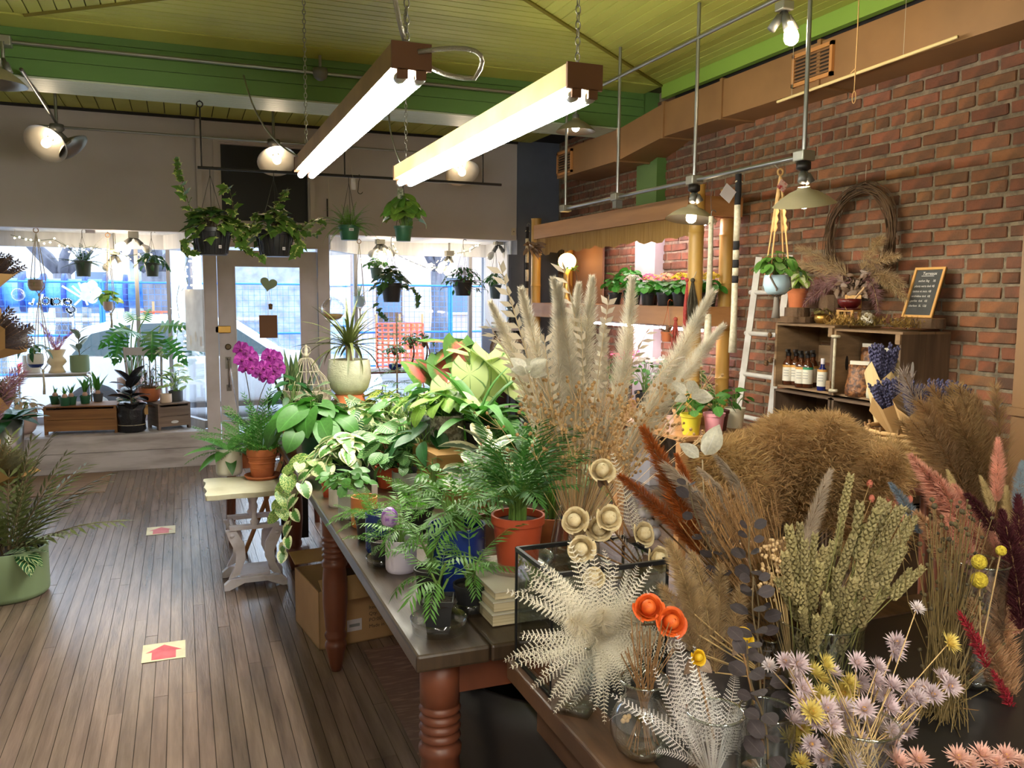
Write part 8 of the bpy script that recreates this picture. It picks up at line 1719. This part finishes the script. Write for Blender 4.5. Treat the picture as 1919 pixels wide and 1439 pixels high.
rose(1393,1195,1.30,RY[0],.04,'golden yellow dried rose behind the eucalyptus',VJ+V(0,0,.05),(0,-.8,.6))
rose(1308,1232,1.22,RY[0],.028,'small mustard dried thistle rose in the white fern',VF+V(0,0,.1),(0,-.9,.4))
for i,(px,py) in enumerate(((1212,960),(1228,975),(1222,1000))):
    c=at(px,py,Y=1.75); g=thing('cotton_boll','white cotton boll with brown husk behind the ferns','cotton',c,0,'cotton bolls'); r=random.Random(i)
    for k in range(4): a=k*PI/2; MB().sphere((.011*math.cos(a),.011*math.sin(a),0),.013,9,6).obj('cotton_tuft',M_white,g,True)
    rod('stem',(0,0,0),tuple(sx-c),.002,M_dkstem,g,5)
# ---- wheat
M_wheat=mat('wheat_ear',S(176,162,112),.7,col2=S(140,124,82),vs=20,objrand=.16,trl=.15); M_wst=mat('wheat_stem',S(128,124,70),.7)
def ear():
    out=[]
    for q in range(3):
        b=MB(); r=random.Random(q); n=12
        for i in range(n):
            z=i/n; w=.085*(1-.45*z) 
            for k in range(4):
                a=k*PI/2+(i%2)*PI/4; o=V(math.cos(a),math.sin(a),0); p=V(0,.02*z*z,z)+o*w*.55; d=(o*.42+V(0,0,1)).normalized(); x=d.cross(o).normalized(); y_=d.cross(x); L=.155
                A=b.add(p-d*.01); B=[b.add(p+d*L*.42+x*.05),b.add(p+d*L*.42+y_*.042),b.add(p+d*L*.42-x*.05),b.add(p+d*L*.42-y_*.042)]; T_=b.add(p+d*L)
                for j in range(4): b.face(A,B[j],B[(j+1)%4]); b.face(T_,B[(j+1)%4],B[j])
        b.tube([(0,0,-.02),(0,0,1)],.012,4,False); out.append(b.data('wheat_ear',M_wheat,False))
    return out
EAR=ear(); r=random.Random(5)
tops=[(1475,980),(1490,1000),(1500,975),(1508,1005),(1530,995),(1545,1020),(1555,1030),(1565,1010),(1580,960),(1595,885),(1600,1000),(1612,935),(1620,980),(1640,980),(1645,950),(1655,930),(1665,935),(1675,970),(1685,945),(1695,945),(1705,965),(1720,965),(1735,1060),(1710,1065),(1465,1055),(1480,1060),(1500,1090),(1510,1095),(1535,1050),(1560,1090),(1570,1060),(1590,1045),(1600,1080),(1610,1060),(1625,1060),(1635,1030),(1650,1040),(1665,1010),(1680,1040),(1690,1000),(1500,1140),(1530,1150),(1555,1130),(1575,1120),(1600,1130),(1640,1090),(1660,1080),(1490,1185),(1525,1160),(1470,1030),(1455,1080),(1625,1000),(1585,1100),(1545,1110),(1700,1020),(1670,1100)]
for i,(px,py) in enumerate(tops):
    Y=1.36+r.uniform(-.09,.11)-(.06 if py>1080 else 0); e=at(px,py,Y=Y); b=VW+V(r.uniform(-.05,.05),r.uniform(-.05,.05),.02); d=e-b; L=r.uniform(.095,.125); g=thing('wheat_stalk','green gold wheat stalk in the packed jar','wheat',b,0,'wheat stalks in the jar'); k=1-L/d.length; rod('stem',(0,0,0),tuple(d*k),.0014,M_wst,g,4); inst('ear',EAR[i%3],g,Matrix.Translation(d*k)@up2(d)@Matrix.Rotation(r.uniform(0,3),4,'Z')@Matrix.Scale(L*.93,4))
# tiny cream blossoms beside wheat
for i in range(16):
    px=1425+r.uniform(0,65); py=1020+r.uniform(0,80); c=at(px,py,Y=1.42); g=thing('cream_sprig','cream pinhead blossom sprig beside the wheat','dried flowers',c,0,'cream sprigs by the wheat'); b=MB()
    for k in range(7): p=V(r.gauss(0,.011),r.gauss(0,.011),r.gauss(0,.012)); b.sphere(p,.0042,6,4)
    b.obj('blossoms',mat('cream_blossom',S(206,172,126),.8),g,True); rod('stem',(0,0,0),tuple(VW+V(-.07,-.02,.03)-c),.0011,M_dstem,g,4)
# ---- bunny plumes in pink, blush, cream, burgundy, blue
def tailset(key,c): return plumeset('tail_'+key,dryc('tail_'+key,c,.08,.3),.20,.034,1700,2,.24,.03,.0011,.35,stem=M_dkstem,flen=.16)
TP=dict(pink=tailset('pink',S(234,172,148)),blush=tailset('blush',S(206,162,122)),cream=tailset('cream',S(216,192,140)),burg=tailset('burg',S(84,26,36)),blue=tailset('blue',S(150,164,176)))
for px,py,qx,qy,k,Y,lb in ((1722,845,1800,1010,'pink',1.44,'pink soft plume rising first beside the wheat'),(1745,850,1830,1040,'pink',1.42,'tall pink soft plume'),(1770,880,1840,1080,'pink',1.40,'broad pink soft plume in the middle'),(1815,905,1850,1060,'pink',1.38,'broad pink soft plume above the yellow balls'),(1872,820,1868,940,'pink',1.55,'upright pink soft plume before the duct'),(1685,900,1725,1000,'blue',1.50,'dusty blue soft plume beside the wheat tips'),(1785,880,1800,960,'cream',1.48,'cream soft plume behind the pink ones'),(1845,890,1860,960,'cream',1.46,'cream soft plume near the burgundy ones'),(1888,910,1890,1000,'cream',1.44,'cream soft plume beside the tan duct'),(1732,950,1830,1110,'blush',1.40,'blush tan soft plume leaning over the seed heads'),(1850,990,1880,1150,'blush',1.34,'blush tan soft plume below the cream one'),(1835,915,1900,1060,'burg',1.36,'burgundy soft plume crossing behind the yellow balls'),(1915,930,1910,1120,'burg',1.30,'burgundy soft plume at the duct side'),(1900,960,1915,1180,'burg',1.26,'dark burgundy soft plume lowest in the vase'),(1915,860,1905,960,'blue',1.42,'dusty blue soft plume by the duct'),(1880,1090,1895,1300,'blush',1.26,'blush tan soft plume hanging low'),(1840,1120,1895,1330,'blush',1.24,'second blush tan soft plume hanging low'),(1790,960,1850,1130,'pink',1.36,'pink soft plume low among the seed heads'),(1760,940,1815,1080,'blush',1.42,'blush tan soft plume between two pink ones'),(1880,1000,1905,1190,'pink',1.32,'dusky pink soft plume between the burgundy ones')):
    a=at(qx,qy,Y=Y); e=at(px,py,Y=Y+.03); d=e-a; g=thing('bunny_plume',lb,'dried plume',a,0,'soft plumes in the ribbed vase'); inst('plume',TP[k][px%2],g,up2(d)@Matrix.Scale(d.length/.20,4)); rod('stem',(0,0,0),tuple(VP+V(0,0,.12)-a),.002,M_dkstem,g,5)
# yellow balls
M_crs=mat('craspedia',S(226,200,60),.8,col2=S(196,166,40),vs=120,lo=.45,hi=.55,bump=1,bs=260)
for px,py,s,lb in ((1835,1053,.0155,'upper yellow drumstick ball'),(1835,1087,.017,'lower larger yellow drumstick ball'),(1876,1032,.011,'small yellow drumstick ball half behind a plume')):
    c=at(px,py,Y=1.22); g=thing('drumstick_flower',lb,'dried flower',c); MB().sphere((0,0,0),s,18,12).obj('ball',M_crs,g,True); rod('stem',(0,0,0),tuple(VP+V(-.05,-.05,.1)-c),.0015,M_dstem,g,5)
# dark seed heads on thin stems
sd=MB(); sb=MB(); g=thing('seed_head_bunch','thicket of thin stems with small dark seed heads','dried flowers',V(1.42,1.22,SZ)); o0=g.location
for i in range(170):
    px=r.gauss(1790,45); py=r.uniform(935,1330); e=at(px,py,Y=1.26+r.uniform(-.06,.12))-o0; sb.tube([V(r.gauss(.0,.03),r.gauss(0,.03),0),e*.6+V(r.gauss(0,.01),0,0),e],.0009,3,False); sd.sphere(e,.0048*r.uniform(.6,1.2),6,4)
stuff(sd.obj('seed_heads',mat('seed_head',S(92,78,44),.8,col2=S(58,48,30),vs=40),g,True)); stuff(sb.obj('thin_stems',mat('seed_stem',S(112,92,52),.7),g))
for i,(a_,b_,lb) in enumerate((((1808,1140),(1850,1250),'crimson dried amaranth sprig among the seed heads'),((1868,1250),(1900,1340),'crimson dried amaranth sprig under the blush plume'))):
    a=at(*b_,Y=1.2); e=at(*a_,Y=1.2); d=e-a; g=thing('amaranth_sprig',lb,'dried flower',a); inst('plume',plumeset('plume_crimson',dryc('crimson',S(170,36,56),.1,.2),.12,.012,260,1,.5,.02,.0014,.3,flen=.2)[0],g,up2(d)@Matrix.Scale(d.length/.12,4)); rod('stem',(0,0,0),tuple(V(1.42,1.22,SZ+.02)-a),.0012,M_dkstem,g,4)
for i in range(9): px,py=1655+r.uniform(-40,55),905+r.uniform(0,70); c=at(px,py,Y=1.85); g=thing('pink_bud','coral pink dried bud behind the wheat','dried flower',c,0,'coral buds behind the wheat'); MB().sphere((0,0,0),.009,8,6,1.4).obj('bud',mat('coral_bud',S(224,130,106),.7),g,True); rod('stem',(0,0,0),tuple(VW+V(.05,.06,.1)-c),.0011,M_dstem,g,4)
# ---- strawflowers
def straw(key,c,cc):
    k='straw_'+key
    if k in _LM: return _LM[k]
    b=MB(); rr=random.Random(3)
    for ring,(n,tilt,L,w) in enumerate(((13,1.25,.62,.075),(15,.85,.88,.085),(16,.42,1.0,.085),(14,.05,.95,.08))):
        for i in range(n): a=2*PI*i/n+ring*.3; o=V(math.cos(a),math.sin(a),0); t_=tilt+rr.uniform(-.15,.15); d=o*math.cos(t_)+V(0,0,math.sin(t_)); M=place(o*.12,d,V(0,0,1),1); leaf_into(b,'lance',w,-.25,.3,3,M=M,L=L*rr.uniform(.85,1.1),cols=(-1,0,1))
    b.cur=1; b.sphere((0,0,.12),.2,9,5,.7); _LM[k]=[b.data(k,[mat('straw_'+key,c,.6,trl=.3,objrand=.14),mat('straw_eye_'+key,cc,.8)])]; return _LM[k]
SL_=straw('lilac',S(208,188,192),S(176,128,60)); SYl=straw('yellow',S(222,200,112),S(176,124,40)); SPk=straw('pink',S(228,182,168),S(214,170,90)); SWt=straw('white',S(224,212,212),S(190,150,80))
lil=[(1495,1245),(1490,1275),(1505,1290),(1503,1315),(1505,1335),(1560,1262),(1605,1242),(1610,1280),(1645,1250),(1675,1220),(1680,1205),(1672,1285),(1710,1288),(1720,1310),(1748,1302),(1765,1270),(1780,1285),(1620,1330),(1665,1325),(1700,1335),(1590,1350),(1610,1385),(1640,1360),(1672,1372),(1698,1370),(1548,1330),(1530,1355),(1545,1400),(1575,1405),(1640,1405),(1650,1425),(1598,1430),(1515,1415),(1625,1355),(1470,1240)]
lil+=[(1580,1330),(1635,1300),(1655,1345),(1560,1360),(1520,1395),(1590,1400),(1620,1415),(1670,1400),(1540,1425),(1485,1350),(1700,1310),(1730,1290),(1640,1275),(1585,1370),(1660,1305)]
yel=[(1525,1262),(1545,1245),(1540,1275),(1525,1310),(1540,1300),(1520,1335),(1560,1320),(1478,1385),(1500,1365),(1565,1380),(1500,1430),(1530,1345),(1590,1280),(1580,1300),(1778,1205)]
for kind,lst,me,nm in (('lilac',lil,SL_,'pale lilac strawflower in the crowded jar'),('yellow',yel,SYl,'soft yellow strawflower in the crowded jar')):
    for i,(px,py) in enumerate(lst):
        Y=1.10+r.uniform(-.06,.07); e=at(px,py,Y=Y); b=VS+V(r.uniform(-.03,.03),r.uniform(-.03,.03),.05); d=e-b; f=(V(r.uniform(-.5,.5),-.75+r.uniform(-.3,.5),.6+r.uniform(-.3,.5))).normalized(); g=thing('strawflower',nm if not(kind=='yellow' and i==14) else 'single yellow strawflower standing out beside the wheat','dried flower',b,0,kind+' strawflowers'); rod('stem',(0,0,0),tuple(d),.0011,M_dstem,g,4); inst('bloom',me[0],g,Matrix.Translation(d)@V(0,0,1).rotation_difference(f).to_matrix().to_4x4()@Matrix.Scale(.0215*r.uniform(.85,1.2),4))
for i,(px,py) in enumerate(((1795,1420),(1815,1432),(1840,1415),(1865,1430),(1885,1418),(1905,1428),(1720,1425),(1682,1428))):
    e=at(px,py,Y=1.02); b=V(e.x+.02,e.y+.02,SZ+.001); d=e-b; g=thing('strawflower','blush pink strawflower in the front row','dried flower',b,0,'pink strawflowers'); rod('stem',(0,0,0),tuple(d),.0011,M_dstem,g,4); f=V(r.uniform(-.3,.3),-.4,.9).normalized(); inst('bloom',SPk[0],g,Matrix.Translation(d)@V(0,0,1).rotation_difference(f).to_matrix().to_4x4()@Matrix.Scale(.024,4))
for i,(px,py,lb) in enumerate(((1718,1140,'white starry strawflower on long stem past the wheat'),(1440,1248,'white starry strawflower beside the eucalyptus'))):
    e=at(px,py,Y=1.12); b=VS+V(0,0,.05); d=e-b; g=thing('strawflower',lb,'dried flower',b); rod('stem',(0,0,0),tuple(d),.0011,M_dstem,g,4); inst('bloom',SWt[0],g,Matrix.Translation(d)@V(0,0,1).rotation_difference(V(0,-.6,.8)).to_matrix().to_4x4()@Matrix.Scale(.016,4))
# dry stems inside the bowl vase
sm=MB(); g=thing('dry_stem_bundle','tangle of thin dry stems with pods inside the bowl vase','dried stems',VB)
for i in range(26): a=r.uniform(0,2*PI); sm.tube([V(.03*math.cos(a),.03*math.sin(a),.02),V(-.015*math.cos(a+.6),-.015*math.sin(a+.6),.13),V(-.04*math.cos(a)+r.uniform(-.02,.02),-.04*math.sin(a),.22+r.uniform(-.03,.05))],.0011,4,False)
sm.obj('stems',M_dkstem,g); b=MB(); 
for i in range(4): b.sphere((-.05+.004*i,-.012,.085+.006*(i%2)),.0048,7,5)
b.obj('pods',mat('cream_blossom',S(206,172,126),.8),g,True)
